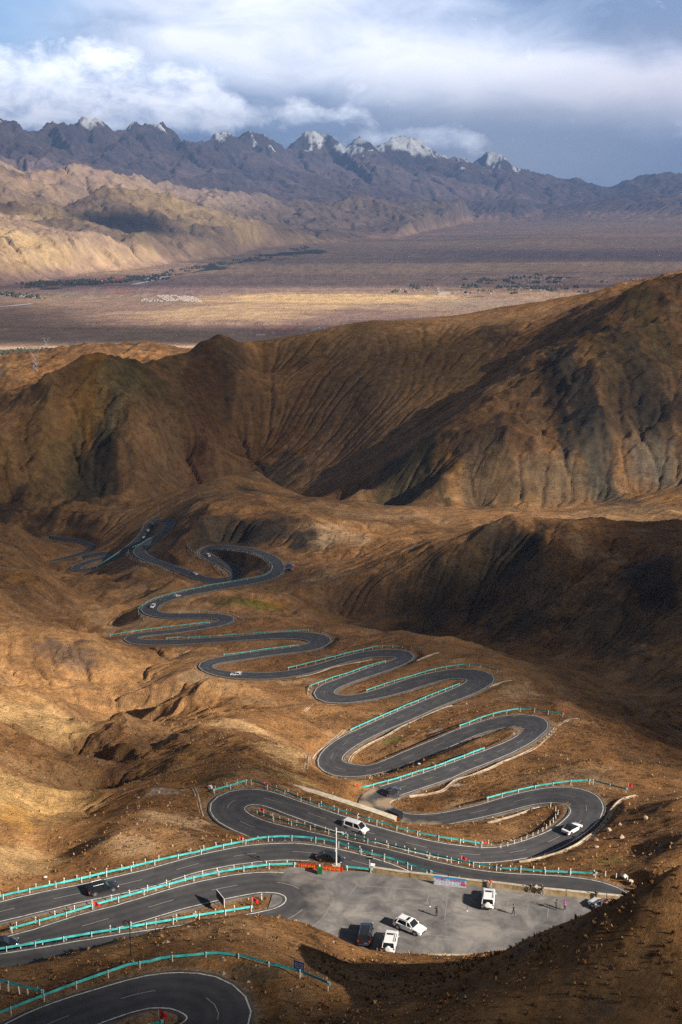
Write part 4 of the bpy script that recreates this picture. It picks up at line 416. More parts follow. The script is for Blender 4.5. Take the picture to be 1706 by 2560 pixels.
def erode(rows, nd, steps, K, cap=5.0, ero=0.35, dep=0.25, evap=0.018, inertia=0.15):
    a, b = rows; Hs = H[a:b]; cl = CELL[a:b].astype(np.float32); M_ = MASKE[a:b]
    nr, nc = Hs.shape; HN = (Hs/cl[:, None]).astype(np.float32)      # heights in cells: the grid is conformal
    flat = HN.ravel()
    for rnd in range(K):
        px = rng.uniform(1, nc-2, nd).astype(np.float32); py = rng.uniform(1, nr-2, nd).astype(np.float32)
        dx = np.zeros(nd, np.float32); dy = np.zeros(nd, np.float32); vel = np.ones(nd, np.float32); wat = np.ones(nd, np.float32); sed = np.zeros(nd, np.float32)
        for s in range(steps):
            ix = px.astype(np.int32); iy = py.astype(np.int32); fx = px-ix; fy = py-iy; k = iy*nc+ix
            h00 = flat[k]; h10 = flat[k+1]; h01 = flat[k+nc]; h11 = flat[k+nc+1]
            gx = (h10-h00)*(1-fy)+(h11-h01)*fy; gy = (h01-h00)*(1-fx)+(h11-h10)*fx
            hh = h00*(1-fx)*(1-fy)+h10*fx*(1-fy)+h01*(1-fx)*fy+h11*fx*fy
            dx = dx*inertia-gx*(1-inertia); dy = dy*inertia-gy*(1-inertia)
            ln = np.sqrt(dx*dx+dy*dy)+1e-6; dx /= ln; dy /= ln
            nx = np.clip(px+dx, 1, nc-3); ny = np.clip(py+dy, 1, nr-3)
            i2 = nx.astype(np.int32); j2 = ny.astype(np.int32); f2 = nx-i2; g2 = ny-j2; k2 = j2*nc+i2
            nh = flat[k2]*(1-f2)*(1-g2)+flat[k2+1]*f2*(1-g2)+flat[k2+nc]*(1-f2)*g2+flat[k2+nc+1]*f2*g2
            dh = nh-hh
            c = np.maximum(-dh, 0.01)*vel*wat*cap
            up = dh > 0
            dpo = np.where(up, np.minimum(dh, sed), np.where(sed > c, (sed-c)*dep, 0))
            er = np.where(~up & (sed <= c), np.minimum((c-sed)*ero, -dh), 0)*M_.ravel()[k]
            ch = np.clip(dpo-er, -0.05, 0.03); sed = np.maximum(sed-ch, 0)
            for kk, ww in ((k, (1-fx)*(1-fy)), (k+1, fx*(1-fy)), (k+nc, (1-fx)*fy), (k+nc+1, fx*fy)):
                np.add.at(flat, kk, (ch*ww))
            vel = np.sqrt(np.maximum(vel*vel-dh*0.6, 0.05)); wat *= (1-evap); px, py = nx, ny
        v_ = (HN[1:-1, 1:-1]*4+HN[:-2, 1:-1]+HN[2:, 1:-1]+HN[1:-1, :-2]+HN[1:-1, 2:])/8; dv = v_-HN[1:-1, 1:-1]
        HN[1:-1, 1:-1] += np.where(np.abs(dv) > 0.5, dv, 0); flat = HN.ravel()
    H[a:b] = HN*cl[:, None]
M0 = int(np.searchsorted(YR, 190.0)); M1i = int(np.searchsorted(YR, 3200.0))
_b4 = H.copy()
erode((M0, M1i), 17000, 45, int(os.environ.get('ERO', '7')))
F1 = int(np.searchsorted(YR, 6500.0))
erode((F1, NR), 16000, 50, int(os.environ.get('ERO', '6'))+5, cap=6.0, ero=0.4)
_w = np.ones(H.shape, np.float32); _w *= (sstep(190, 230, GY)*(1-sstep(2900, 3150, GY)*(GY < 5200))).astype(np.float32); _w[F0:] *= sstep(15, 80, EL)
_w[int(M1i):F0] = 0
H = _b4+(H-_b4)*_w

# ------------------------------------------------------------------ rills: noise drawn out down the slope
def rills(Hs, cl, seed, L=22):
    HN = Hs/cl[:, None]; g = np.gradient(HN); gy, gx = g[0].astype(np.float32), g[1].astype(np.float32)
    for _ in range(2):
        for G_ in (gx, gy):
            G_[1:-1, 1:-1] = (G_[1:-1, 1:-1]*2+G_[:-2, 1:-1]+G_[2:, 1:-1]+G_[1:-1, :-2]+G_[1:-1, 2:])/6
    ln = np.sqrt(gx*gx+gy*gy)+1e-5; ux, uy = gx/ln, gy/ln
    nz = np.random.default_rng(seed).standard_normal(Hs.shape).astype(np.float32)
    I, J = np.mgrid[0:Hs.shape[0], 0:Hs.shape[1]].astype(np.float32)
    acc = nz.copy(); tot = 1.0
    for sgn in (1, -1):
        pi, pj = I.copy(), J.copy()
        for s in range(L):
            a = bil(ux, pi, pj); b = bil(uy, pi, pj)
            pj = pj+sgn*a*1.2; pi = pi+sgn*b*1.2
            acc += bil(nz, pi, pj)
    acc /= math.sqrt(2*L+1)*0.55
    return np.clip(acc, -2.5, 2.5), np.minimum(ln, 1.5)
def isfar_sharp(x, y): return (fbm(x/430, y/640, 6, 201, 0.6, ridged=True)-0.35)*sstep(500, 1000, EL)
RIL = np.zeros(H.shape, np.float32); SLP = np.zeros(H.shape, np.float32)
ri0 = int(np.searchsorted(YR, 330.0))
r_, s_ = rills(H[ri0:NMID], CELL[ri0:NMID], 1); RIL[ri0:NMID] = r_; SLP[ri0:NMID] = s_
r_, s_ = rills(H[F1:], CELL[F1:], 2, 14); RIL[F1:] = r_; SLP[F1:] = s_
cr_ = np.minimum(EL*0.14, 100)*isfar_sharp(FX+90*fbm(FX/400, FY/400, 3, 9), FY); cr_ = cr_+55*sstep(500, 1100, EL)*(fbm(FX/190, FY/330, 5, 411, 0.6, ridged=True)-0.4); H[F0:] += cr_.astype(np.float32)
g = np.gradient(H[:ri0]/CELL[:ri0, None]); SLP[:ri0] = np.minimum(np.hypot(g[0], g[1]), 1.5)
ramp_ = sstep(6, 25, np.minimum(DR, DL))*sstep(330, 520, GY)
H += (RIL*ramp_*sstep(0.12, 0.45, SLP)*CELL[:, None]*np.where(GY < 4000, 0.075, 0.48)).astype(np.float32)
# small lumps close by
m = int(np.searchsorted(YR, 700.0))
H[:m] += (sstep(0.6, 5, np.minimum(DR, DL))[:m]*(0.28*fbm(GX[:m]/4.5, GY[:m]/4.5, 5, 21, 0.55)+0.9*fbm(GX[:m]/19, GY[:m]/19, 4, 22)*sstep(3, 12, np.minimum(DR, DL))[:m])).astype(np.float32)

# ------------------------------------------------------------------ benches for the roads, the flat of the parking place
wr = 1-sstep(0.9, 4.2, DR); side = 0.10+0.0005*GY
H = np.where(DR < 25, H*(1-wr)+(ZR-side)*wr, H).astype(np.float32)
wl = 1-sstep(0.25, 1.6, DL)
H = (H*(1-wl)+(LOT_Z-0.12)*wl).astype(np.float32)
on_b = (DR < 0.9)
H = np.where(on_b & (DL > 0.3), np.minimum(H, ZR-side), H).astype(np.float32)
Hmax_lot = np.where((DL < 8) & (DL > 0.25) & (GY > 150), np.minimum(H, LOT_Z+0.6), H)
# the photograph sees the far loops whole: ground in front of them that stands in the way is worn down a little
_R = ROADS['main']; _k0 = int(np.argmax(_R[:, 4] < -133.0)); _R = _R[_k0:]; _si = np.linspace(0, len(_R)-1, len(_R)*7); _Q = np.stack([np.interp(_si, np.arange(len(_R)), _R[:, k]) for k in range(5)], 1)
_PTS = [np.c_[_Q[:, 0]*(1-f)+_Q[:, 2]*f, _Q[:, 1]*(1-f)+_Q[:, 3]*f, _Q[:, 4]] for f in (-.05, .05, .15, .25, .4, .5, .6, .75, .85, .95, 1.05)]
_R2 = ROADS['far']; _si = np.linspace(0, len(_R2)-1, len(_R2)*7); _Q = np.stack([np.interp(_si, np.arange(len(_R2)), _R2[:, k]) for k in range(5)], 1)
_PTS += [np.c_[_Q[:, 0]*(1-f)+_Q[:, 2]*f, _Q[:, 1]*(1-f)+_Q[:, 3]*f, _Q[:, 4]] for f in (-.05, .3, .7, 1.05)]
_PTS = np.concatenate(_PTS); _need = np.zeros(H.shape, np.float32)
for _f in np.linspace(0.72, 0.99, 300):
    x_, y_, z_ = _PTS[:, 0]*_f, _PTS[:, 1]*_f, _PTS[:, 2]*_f
    i_, j_ = grid_ij(x_, y_); i_ = np.rint(i_).astype(int); j_ = np.clip(np.rint(j_).astype(int), 1, NCX-2)
    over = H[i_, j_]-(z_-0.35); b = (over > 0) & (over < 8) & (DR[i_, j_] > 1.0)
    np.maximum.at(_need, (i_[b], j_[b]), over[b].astype(np.float32))
for _ in range(3):
    m_ = _need.copy(); m_[1:-1, 1:-1] = np.maximum.reduce([_need[1:-1, 1:-1], _need[:-2, 1:-1]*.92, _need[2:, 1:-1]*.92, _need[1:-1, :-2]*.92, _need[1:-1, 2:]*.92]); _need = m_
H = (H-np.where(DR > 0.9, _need, 0)).astype(np.float32)
def ground(x, y):
    i, j = grid_ij(np.atleast_1d(np.asarray(x, float)), np.atleast_1d(np.asarray(y, float)))
    r = bil(H, i, j); return float(r[0]) if np.ndim(x) == 0 else r
def hit(u, v, dmin=30.0, dmax=36000.0):
    """first point of the ground seen at (u, v)"""
    r = RAY(u, v); d = np.exp(np.linspace(math.log(dmin), math.log(dmax), 6000))
    g_ = ground(r[0]*d, r[1]*d); k = np.nonzero(r[2]*d < g_)[0]
    if not len(k): return None
    k = max(k[0], 1); a, b = d[k-1], d[k]
    for _ in range(18):
        mid = (a+b)/2
        if r[2]*mid < ground(r[0]*mid, r[1]*mid): b = mid
        else: a = mid
    return (r[0]*b, r[1]*b, r[2]*b)

# ------------------------------------------------------------------ soil colours (the ground's own, with some sun and shade painted in)
n1 = fbm(GX/90, GY/90, 5, 41); n2 = fbm(GX/14, GY/14, 5, 42); nL = fbm(GX/1800, GY/1800, 6, 43); nS = fbm(GX/9000, GY/900, 6, 44)
def mixc(c, col, w):
    w = np.clip(w, 0, 1)[..., None]; return c*(1-w)+np.array(col, np.float32)*w
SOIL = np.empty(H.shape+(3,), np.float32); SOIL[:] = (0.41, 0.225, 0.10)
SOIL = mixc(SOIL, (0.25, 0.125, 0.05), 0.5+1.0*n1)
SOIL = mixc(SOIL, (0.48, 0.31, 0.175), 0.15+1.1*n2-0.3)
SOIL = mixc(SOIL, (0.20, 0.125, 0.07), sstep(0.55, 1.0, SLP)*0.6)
near = GY < 420
SOIL = mixc(SOIL, (0.22, 0.12, 0.06), np.where(near, sstep(-0.1, 0.5, fbm(GX/5, GY/5, 4, 51))*0.7, 0))
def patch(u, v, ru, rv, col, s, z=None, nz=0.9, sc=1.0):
    """a stretch of ground in another colour, anchored where the photograph shows it"""
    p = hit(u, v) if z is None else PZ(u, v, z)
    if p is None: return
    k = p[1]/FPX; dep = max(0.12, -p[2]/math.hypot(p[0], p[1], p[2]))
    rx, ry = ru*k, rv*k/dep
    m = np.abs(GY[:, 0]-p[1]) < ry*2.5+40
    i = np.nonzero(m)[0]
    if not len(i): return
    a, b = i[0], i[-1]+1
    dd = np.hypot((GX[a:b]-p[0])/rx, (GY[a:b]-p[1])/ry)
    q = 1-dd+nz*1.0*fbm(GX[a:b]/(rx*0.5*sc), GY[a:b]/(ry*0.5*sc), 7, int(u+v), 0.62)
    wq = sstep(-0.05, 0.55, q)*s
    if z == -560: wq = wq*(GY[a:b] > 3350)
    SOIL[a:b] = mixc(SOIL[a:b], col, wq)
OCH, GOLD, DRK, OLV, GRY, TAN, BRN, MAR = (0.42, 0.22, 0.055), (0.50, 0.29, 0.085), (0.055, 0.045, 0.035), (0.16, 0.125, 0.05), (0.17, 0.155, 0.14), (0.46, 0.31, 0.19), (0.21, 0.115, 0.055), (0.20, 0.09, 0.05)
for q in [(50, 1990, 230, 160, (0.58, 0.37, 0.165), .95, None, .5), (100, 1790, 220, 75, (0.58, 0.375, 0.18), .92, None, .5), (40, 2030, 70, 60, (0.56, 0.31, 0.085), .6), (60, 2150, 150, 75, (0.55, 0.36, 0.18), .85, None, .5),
          (580, 1810, 130, 70, (0.56, 0.36, 0.19), .85), (700, 1880, 100, 60, (0.54, 0.35, 0.18), .8), (500, 1690, 90, 30, TAN, .8), (450, 2050, 120, 45, (0.52, 0.35, 0.21), .85), (330, 2110, 110, 30, TAN, .6), (300, 1960, 70, 110, (0.17, 0.09, 0.045), .8), (360, 1850, 60, 40, (0.15, 0.085, 0.045), .7), (430, 1920, 60, 60, (0.27, 0.16, 0.085), .5), (340, 1560, 60, 25, TAN, .5), (330, 1480, 60, 25, (0.42, 0.27, 0.16), .5),  # dark brown at the left gully paints its shade into the soil
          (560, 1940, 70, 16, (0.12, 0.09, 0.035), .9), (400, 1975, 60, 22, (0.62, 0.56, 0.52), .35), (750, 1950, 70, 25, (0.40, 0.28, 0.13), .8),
          (170, 1635, 120, 26, (0.15, 0.10, 0.075), .85), (100, 1660, 100, 30, BRN, .6), (100, 1500, 160, 60, BRN, .7), (60, 1450, 60, 20, OCH, .4),
          (620, 1508, 90, 12, (0.22, 0.18, 0.03), .95), (690, 1513, 40, 7, (0.45, 0.22, 0.03), .8), (560, 1500, 60, 14, (0.14, 0.10, 0.04), .7), (640, 1470, 90, 20, OLV, .5),
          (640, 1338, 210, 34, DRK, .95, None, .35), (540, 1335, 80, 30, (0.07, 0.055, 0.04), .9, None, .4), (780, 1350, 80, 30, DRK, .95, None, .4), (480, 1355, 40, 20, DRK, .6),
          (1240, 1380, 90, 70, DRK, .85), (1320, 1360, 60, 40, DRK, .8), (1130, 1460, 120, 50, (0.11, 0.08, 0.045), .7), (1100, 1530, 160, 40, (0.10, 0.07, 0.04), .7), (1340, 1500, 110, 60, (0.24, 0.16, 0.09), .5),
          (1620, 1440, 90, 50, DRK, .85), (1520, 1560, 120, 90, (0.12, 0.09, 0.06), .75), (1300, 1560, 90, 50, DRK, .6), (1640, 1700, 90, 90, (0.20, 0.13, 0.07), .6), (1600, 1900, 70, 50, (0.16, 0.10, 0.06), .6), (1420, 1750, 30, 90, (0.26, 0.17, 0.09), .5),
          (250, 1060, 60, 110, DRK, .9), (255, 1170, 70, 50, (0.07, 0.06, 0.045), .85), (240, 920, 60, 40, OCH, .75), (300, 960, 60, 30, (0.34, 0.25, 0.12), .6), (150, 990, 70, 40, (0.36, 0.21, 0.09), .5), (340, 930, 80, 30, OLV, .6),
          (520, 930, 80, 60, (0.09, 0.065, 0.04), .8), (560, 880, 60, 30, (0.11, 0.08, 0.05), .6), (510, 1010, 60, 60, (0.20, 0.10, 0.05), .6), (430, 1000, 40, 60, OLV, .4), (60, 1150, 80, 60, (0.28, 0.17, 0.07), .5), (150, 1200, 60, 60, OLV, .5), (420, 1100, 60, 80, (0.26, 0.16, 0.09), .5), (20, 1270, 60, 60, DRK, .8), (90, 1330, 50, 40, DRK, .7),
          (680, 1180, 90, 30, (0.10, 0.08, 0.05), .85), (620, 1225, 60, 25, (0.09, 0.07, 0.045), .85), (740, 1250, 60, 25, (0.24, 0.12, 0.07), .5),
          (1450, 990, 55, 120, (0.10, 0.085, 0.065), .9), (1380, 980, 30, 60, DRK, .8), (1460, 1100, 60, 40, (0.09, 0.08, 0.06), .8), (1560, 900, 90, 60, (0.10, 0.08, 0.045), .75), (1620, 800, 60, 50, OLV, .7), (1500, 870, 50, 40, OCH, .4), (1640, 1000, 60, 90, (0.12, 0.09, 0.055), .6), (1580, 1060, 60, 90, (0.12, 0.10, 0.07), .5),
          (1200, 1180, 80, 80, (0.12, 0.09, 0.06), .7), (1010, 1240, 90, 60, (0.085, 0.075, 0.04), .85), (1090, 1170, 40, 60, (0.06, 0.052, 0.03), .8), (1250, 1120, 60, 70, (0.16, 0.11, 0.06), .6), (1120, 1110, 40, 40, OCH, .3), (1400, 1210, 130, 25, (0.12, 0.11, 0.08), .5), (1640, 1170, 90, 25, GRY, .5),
          (1250, 830, 60, 14, (0.09, 0.07, 0.05), .8), (1140, 835, 40, 10, DRK, .5), (1000, 900, 300, 60, (0.24, 0.155, 0.07), .6), (900, 1050, 160, 100, (0.27, 0.17, 0.10), .5), (850, 1180, 160, 50, (0.34, 0.21, 0.12), .5), (1300, 790, 300, 18, (0.42, 0.24, 0.12), .8), (1000, 1290, 240, 18, (0.40, 0.26, 0.15), .6), (1550, 1280, 200, 60, (0.32, 0.21, 0.12), .6), (860, 1330, 90, 40, TAN, .6), (820, 1440, 90, 50, (0.36, 0.23, 0.13), .6),
          (1300, 1730, 60, 60, TAN, .5), (1450, 1950, 90, 70, (0.34, 0.23, 0.14), .5), (1150, 2010, 60, 25, (0.42, 0.28, 0.15), .7), (1330, 2060, 60, 30, BRN, .5), (1160, 1870, 70, 20, BRN, .6), (960, 1860, 110, 30, BRN, .6), (985, 1850, 30, 10, (0.16, 0.20, 0.05), .7), (1010, 1975, 45, 18, TAN, .6), (1120, 1990, 60, 20, (0.14, 0.08, 0.045), .7), (1145, 1962, 22, 10, (0.6, 0.56, 0.55), .6), (1095, 1825, 20, 9, (0.6, 0.57, 0.56), .5),
          (1530, 2150, 60, 30, (0.20, 0.15, 0.05), .7), (1650, 2120, 60, 30, (0.25, 0.20, 0.13), .5), (900, 2520, 400, 130, (0.23, 0.12, 0.055), .5), (1500, 2450, 200, 90, (0.24, 0.15, 0.08), .5), (1300, 2380, 60, 40, GRY, .5), (1450, 2310, 60, 20, GRY, .5), (1500, 2520, 60, 30, GRY, .4), (1180, 2470, 60, 20, GRY, .35), (640, 2430, 110, 30, (0.12, 0.10, 0.075), .8), (740, 2500, 70, 50, (0.30, 0.20, 0.12), .5), (450, 2400, 150, 20, (0.11, 0.09, 0.065), .6), (620, 2350, 200, 30, (0.30, 0.17, 0.09), .5)]:
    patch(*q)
SOIL *= np.array([1.0, 0.97, 0.90], np.float32)
# the plain and the ranges
far = sstep(3000, 3400, GY)
pl = np.empty_like(SOIL); pl[:] = (0.37, 0.24, 0.18)
pl = mixc(pl, (0.44, 0.29, 0.18), 0.5+1.2*nS); pl = mixc(pl, (0.25, 0.16, 0.15), 0.0+1.3*nL)
st = fbm(GX/2600+GY/9000, GY/160+nL*2, 5, 61); pl = mixc(pl, (0.20, 0.13, 0.12), sstep(0.05, 0.5, st)*0.35)
SOIL = SOIL*(1-far[..., None])+pl*far[..., None]
e = np.zeros(H.shape, np.float32); e[F0:] = EL
isM = np.zeros(H.shape, np.float32); isM[F0:] = sstep(-60, 60, MT-FH)*sstep(60, 200, MT)
isF = np.zeros(H.shape, np.float32); isF[F0:] = sstep(20, 90, FH)*(1-isM[F0:])
fn = fbm(GX/700, GY/700, 5, 71); fn2 = fbm(GX/2500, GY/1500, 4, 72)
fc = np.empty_like(SOIL); fc[:] = (0.40, 0.27, 0.165)
fc = mixc(fc, (0.56, 0.39, 0.20), sstep(-0.1, 0.5, fn)); fc = mixc(fc, (0.22, 0.15, 0.125), sstep(0.0, 0.45, fn2)*0.8)
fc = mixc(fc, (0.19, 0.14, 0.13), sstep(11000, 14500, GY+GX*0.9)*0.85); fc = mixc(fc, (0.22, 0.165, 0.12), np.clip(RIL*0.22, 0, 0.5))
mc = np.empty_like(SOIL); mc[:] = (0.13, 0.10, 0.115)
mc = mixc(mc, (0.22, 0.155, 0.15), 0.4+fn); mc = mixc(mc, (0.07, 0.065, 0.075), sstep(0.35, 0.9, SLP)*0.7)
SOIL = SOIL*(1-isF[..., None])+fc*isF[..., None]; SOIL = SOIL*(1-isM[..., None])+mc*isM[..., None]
for q in [(380, 870, 700, 8, (0.72, 0.50, 0.32), .9, None, 0.25), (100, 905, 260, 22, (0.74, 0.51, 0.33), .9, None, .3), (260, 878, 420, 5, (0.09, 0.08, 0.04), .8, None, .6), (60, 893, 120, 6, (0.08, 0.075, 0.04), .8, None, .5),  # the pale and gold strips here and below paint sunlight into the soil
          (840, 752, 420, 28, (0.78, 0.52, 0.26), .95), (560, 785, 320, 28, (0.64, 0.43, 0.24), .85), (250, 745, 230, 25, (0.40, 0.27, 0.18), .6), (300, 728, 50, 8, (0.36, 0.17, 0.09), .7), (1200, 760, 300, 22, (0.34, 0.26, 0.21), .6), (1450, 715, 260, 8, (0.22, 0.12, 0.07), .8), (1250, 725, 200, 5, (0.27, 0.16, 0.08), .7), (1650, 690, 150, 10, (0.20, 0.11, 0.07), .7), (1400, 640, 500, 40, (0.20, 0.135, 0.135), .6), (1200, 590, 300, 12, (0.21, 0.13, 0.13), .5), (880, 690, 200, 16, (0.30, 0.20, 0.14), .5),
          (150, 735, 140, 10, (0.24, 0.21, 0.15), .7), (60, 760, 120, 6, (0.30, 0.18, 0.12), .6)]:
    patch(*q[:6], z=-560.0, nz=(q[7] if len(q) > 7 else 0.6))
# trees and fields as dark tracts along the river in the plain
VEG = np.zeros(H.shape, np.float32)
def veg(pts, wpx, s):
    Q_ = [hit(u, v, 3500) for u, v in pts]
    Q_ = [q for q in Q_ if q]
    for k in range(len(Q_)-1):
        a, b = Q_[k], Q_[k+1]
        y0, y1 = min(a[1], b[1])-900, max(a[1], b[1])+900
        i = np.nonzero((YR > y0) & (YR < y1))[0]; i0, i1 = i[0], i[-1]+1
        dx, dy = b[0]-a[0], b[1]-a[1]; gx, gy = GX[i0:i1], GY[i0:i1]
        t = np.clip(((gx-a[0])*dx+(gy-a[1])*dy)/(dx*dx+dy*dy), 0, 1)
        wv = wpx*a[1]*a[1]/FPX/560; ex = gx-a[0]-t*dx; ey = gy-a[1]-t*dy
        q = 1-np.hypot(ex, ey)/wv
        VEG[i0:i1] = np.maximum(VEG[i0:i1], np.clip(q, 0, 1)*s)
veg([(120, 722), (200, 712), (300, 703), (420, 688), (520, 674), (620, 654), (700, 640), (800, 626)], 6, 1.0)
veg([(0, 730), (60, 740), (100, 745)], 4, 0.8); veg([(1200, 702), (1300, 695), (1400, 694)], 4, .9); veg([(1250, 718), (1330, 716)], 3, .8); veg([(1150, 745), (1250, 738), (1450, 735)], 2.5, .6)
vn = fbm(GX/140, GY/330, 5, 88); SOIL = mixc(SOIL, (0.035, 0.045, 0.03), sstep(0.45, 0.75, VEG*(0.75+vn*1.4))*0.95)
# snow where it is high, cold and not too steep
sn = np.zeros(H.shape, np.float32)
zz = H[F0:]; az_ = FX/FY
lim = np.interp(az_, [-.3, -.14, -.06, 0.02, .12], [1150, 990, 800, 640, 500])
sn[F0:] = sstep(0.0, 0.07, (zz-lim)/420+1.2*fbm(FX/200, FY/420, 6, 66, 0.6)+0.3*fbm(FX/900, FY/900, 3, 67)+0.22*RIL[F0:]-0.42)*isM[F0:]
for (u, v, ru, rv) in [(225, 300, 30, 16), (555, 332, 14, 18), (627, 323, 16, 12), (733, 355, 18, 22), (1005, 350, 34, 22), (1045, 380, 26, 10), (900, 350, 30, 10), (1225, 400, 12, 20), (870, 372, 30, 14)]:
    p = hit(u, v, 5000)
    if p is None: continue
    k = p[1]/FPX; m = np.hypot((GX/GY*p[1]-p[0])/(ru*k), (H-p[2])/(rv*k))
    sn = np.maximum(sn, sstep(1.06, 0.9, m+0.9*fbm(GX/160, GY/300, 6, 12, 0.6))*(GY > 12000)*sstep(1.35, 0.8, SLP+0.0))
SOIL = mixc(SOIL, (0.80, 0.83, 0.88), sn)
SOIL *= (1+0.06*RIL[..., None]*sstep(300, 600, GY)[..., None]); SOIL = np.clip(SOIL, 0.01, 0.95)
# gravel and dust by the roads
gs = (1-sstep(0.4, 1.5+1.2*np.abs(n2)*2, DR))*(GY < 1300)
SOIL = mixc(SOIL, (0.27, 0.215, 0.165), gs*0.75)
SCR = np.clip(0.30+0.9*n1-0.35*(SOIL[..., 0] > 0.45), 0, 1)*(DR > 1.2)*(DL > 0.8)*(GY < 1700)

# ------------------------------------------------------------------ ground material
def principled(name, col=(0.5, 0.5, 0.5), rough=0.6, metal=0.0, spec=0.5):
    m_ = bpy.data.materials.new(name); m_.use_nodes = True
    b = m_.node_tree.nodes['Principled BSDF']; b.inputs['Base Color'].default_value = tuple(col)+(1,)
    b.inputs['Roughness'].default_value = rough; b.inputs['Metallic'].default_value = metal; b.inputs['Specular IOR Level'].default_value = spec
    return m_, NT(m_.node_tree), b
def ground_mat(name, near_detail=True):
    m_, t, b = principled(name, rough=0.95, spec=0.1)
    at = t.new('ShaderNodeAttribute', attribute_name='soil'); ex = t.new('ShaderNodeAttribute', attribute_name='scrub')
    g_ = t.new('ShaderNodeNewGeometry'); pos = g_.outputs['Position']
    if near_detail:
        na = t.noise(pos, 1.6, 9, 0.66); nb = t.noise(pos, 0.10, 11, 0.74)
        v = t.math('ADD', t.math('MULTIPLY', t.math('SUBTRACT', na, 0.5), 1.2), t.math('MULTIPLY', t.math('SUBTRACT', nb, 0.5), 2.6))
        f = t.math('ADD', 1.0, v)
        cc = t.new('ShaderNodeCombineColor'); [t.l.new(f, cc.inputs[k]) for k in range(3)]
        col = t.mix(1.0, at.outputs['Color'], cc.outputs[0], 'MULTIPLY')
        # shrubs seen from afar: dark dots with a ragged edge
        def dots(scale, size, seed):
            mp = t.new('ShaderNodeMapping'); t.l.new(pos, mp.inputs[0]); mp.inputs['Scale'].default_value = (1, 1, 0.35); mp.inputs['Location'].default_value = (seed, seed, 0)
            wv = t.new('ShaderNodeVectorMath', operation='ADD'); t.l.new(mp.outputs[0], wv.inputs[0])
            nn = t.new('ShaderNodeTexNoise'); nn.inputs['Scale'].default_value = 0.8; t.l.new(pos, nn.inputs['Vector']); t.l.new(nn.outputs['Color'], wv.inputs[1])
            vo = t.new('ShaderNodeTexVoronoi', distance='EUCLIDEAN'); vo.inputs['Scale'].default_value = scale; t.l.new(wv.outputs[0], vo.inputs['Vector'])
            sp = t.new('ShaderNodeSeparateColor'); t.l.new(vo.outputs['Color'], sp.inputs[0])
            thr = t.math('MULTIPLY', t.math('MULTIPLY', sp.outputs[0], sp.outputs[0]), size)
            thr = t.math('MULTIPLY', thr, t.math('ADD', 0.35, ex.outputs['Fac']))
            return t.math('MULTIPLY', t.math('SUBTRACT', thr, vo.outputs['Distance']), 9.0, clamp=True)
        d1 = dots(0.42, 0.55, 3.0); d2_ = dots(1.1, 0.60, 9.0)
        dd = t.math('MAXIMUM', d1, t.math('MULTIPLY', d2_, 0.85))
        col = t.mix(t.math('MULTIPLY', dd, 0.6), col, (0.055, 0.034, 0.018))
        # trodden contour lines on the slopes
        sz = t.new('ShaderNodeSeparateXYZ'); t.l.new(pos, sz.inputs[0])
        wz = t.math('ADD', t.math('MULTIPLY', sz.outputs[2], 4.0), t.math('MULTIPLY', t.noise(pos, 0.06, 3, 0.5), 26.0))
        si = t.math('SINE', wz)
        hgt = t.math('ADD', t.math('MULTIPLY', na, 0.5), t.math('MULTIPLY', si, 0.07)); hgt = t.math('ADD', hgt, t.math('MULTIPLY', nb, 3.2))
        hgt = t.math('ADD', hgt, t.math('MULTIPLY', dd, 0.35))
        bp = t.new('ShaderNodeBump'); bp.inputs['Strength'].default_value = 0.85; bp.inputs['Distance'].default_value = 0.9
        t.l.new(hgt, bp.inputs['Height']); t.l.new(bp.outputs[0], b.inputs['Normal'])
        s1 = t.math('ADD', 1.0, t.math('MULTIPLY', si, 0.07)); cc2 = t.new('ShaderNodeCombineColor'); [t.l.new(s1, cc2.inputs[k]) for k in range(3)]
        col = t.mix(1.0, col, cc2.outputs[0], 'MULTIPLY')
        t.l.new(col, b.inputs['Base Color'])
    else:
        na = t.noise(pos, 0.009, 10, 0.70)
        f = t.math('ADD', 0.2, t.math('MULTIPLY', na, 1.6)); cc = t.new('ShaderNodeCombineColor'); [t.l.new(f, cc.inputs[k]) for k in range(3)]
        t.l.new(t.mix(1.0, at.outputs['Color'], cc.outputs[0], 'MULTIPLY'), b.inputs['Base Color'])
        bp = t.new('ShaderNodeBump'); bp.inputs['Strength'].default_value = 0.8; bp.inputs['Distance'].default_value = 40.0
        t.l.new(na, bp.inputs['Height']); t.l.new(bp.outputs[0], b.inputs['Normal'])
    return m_
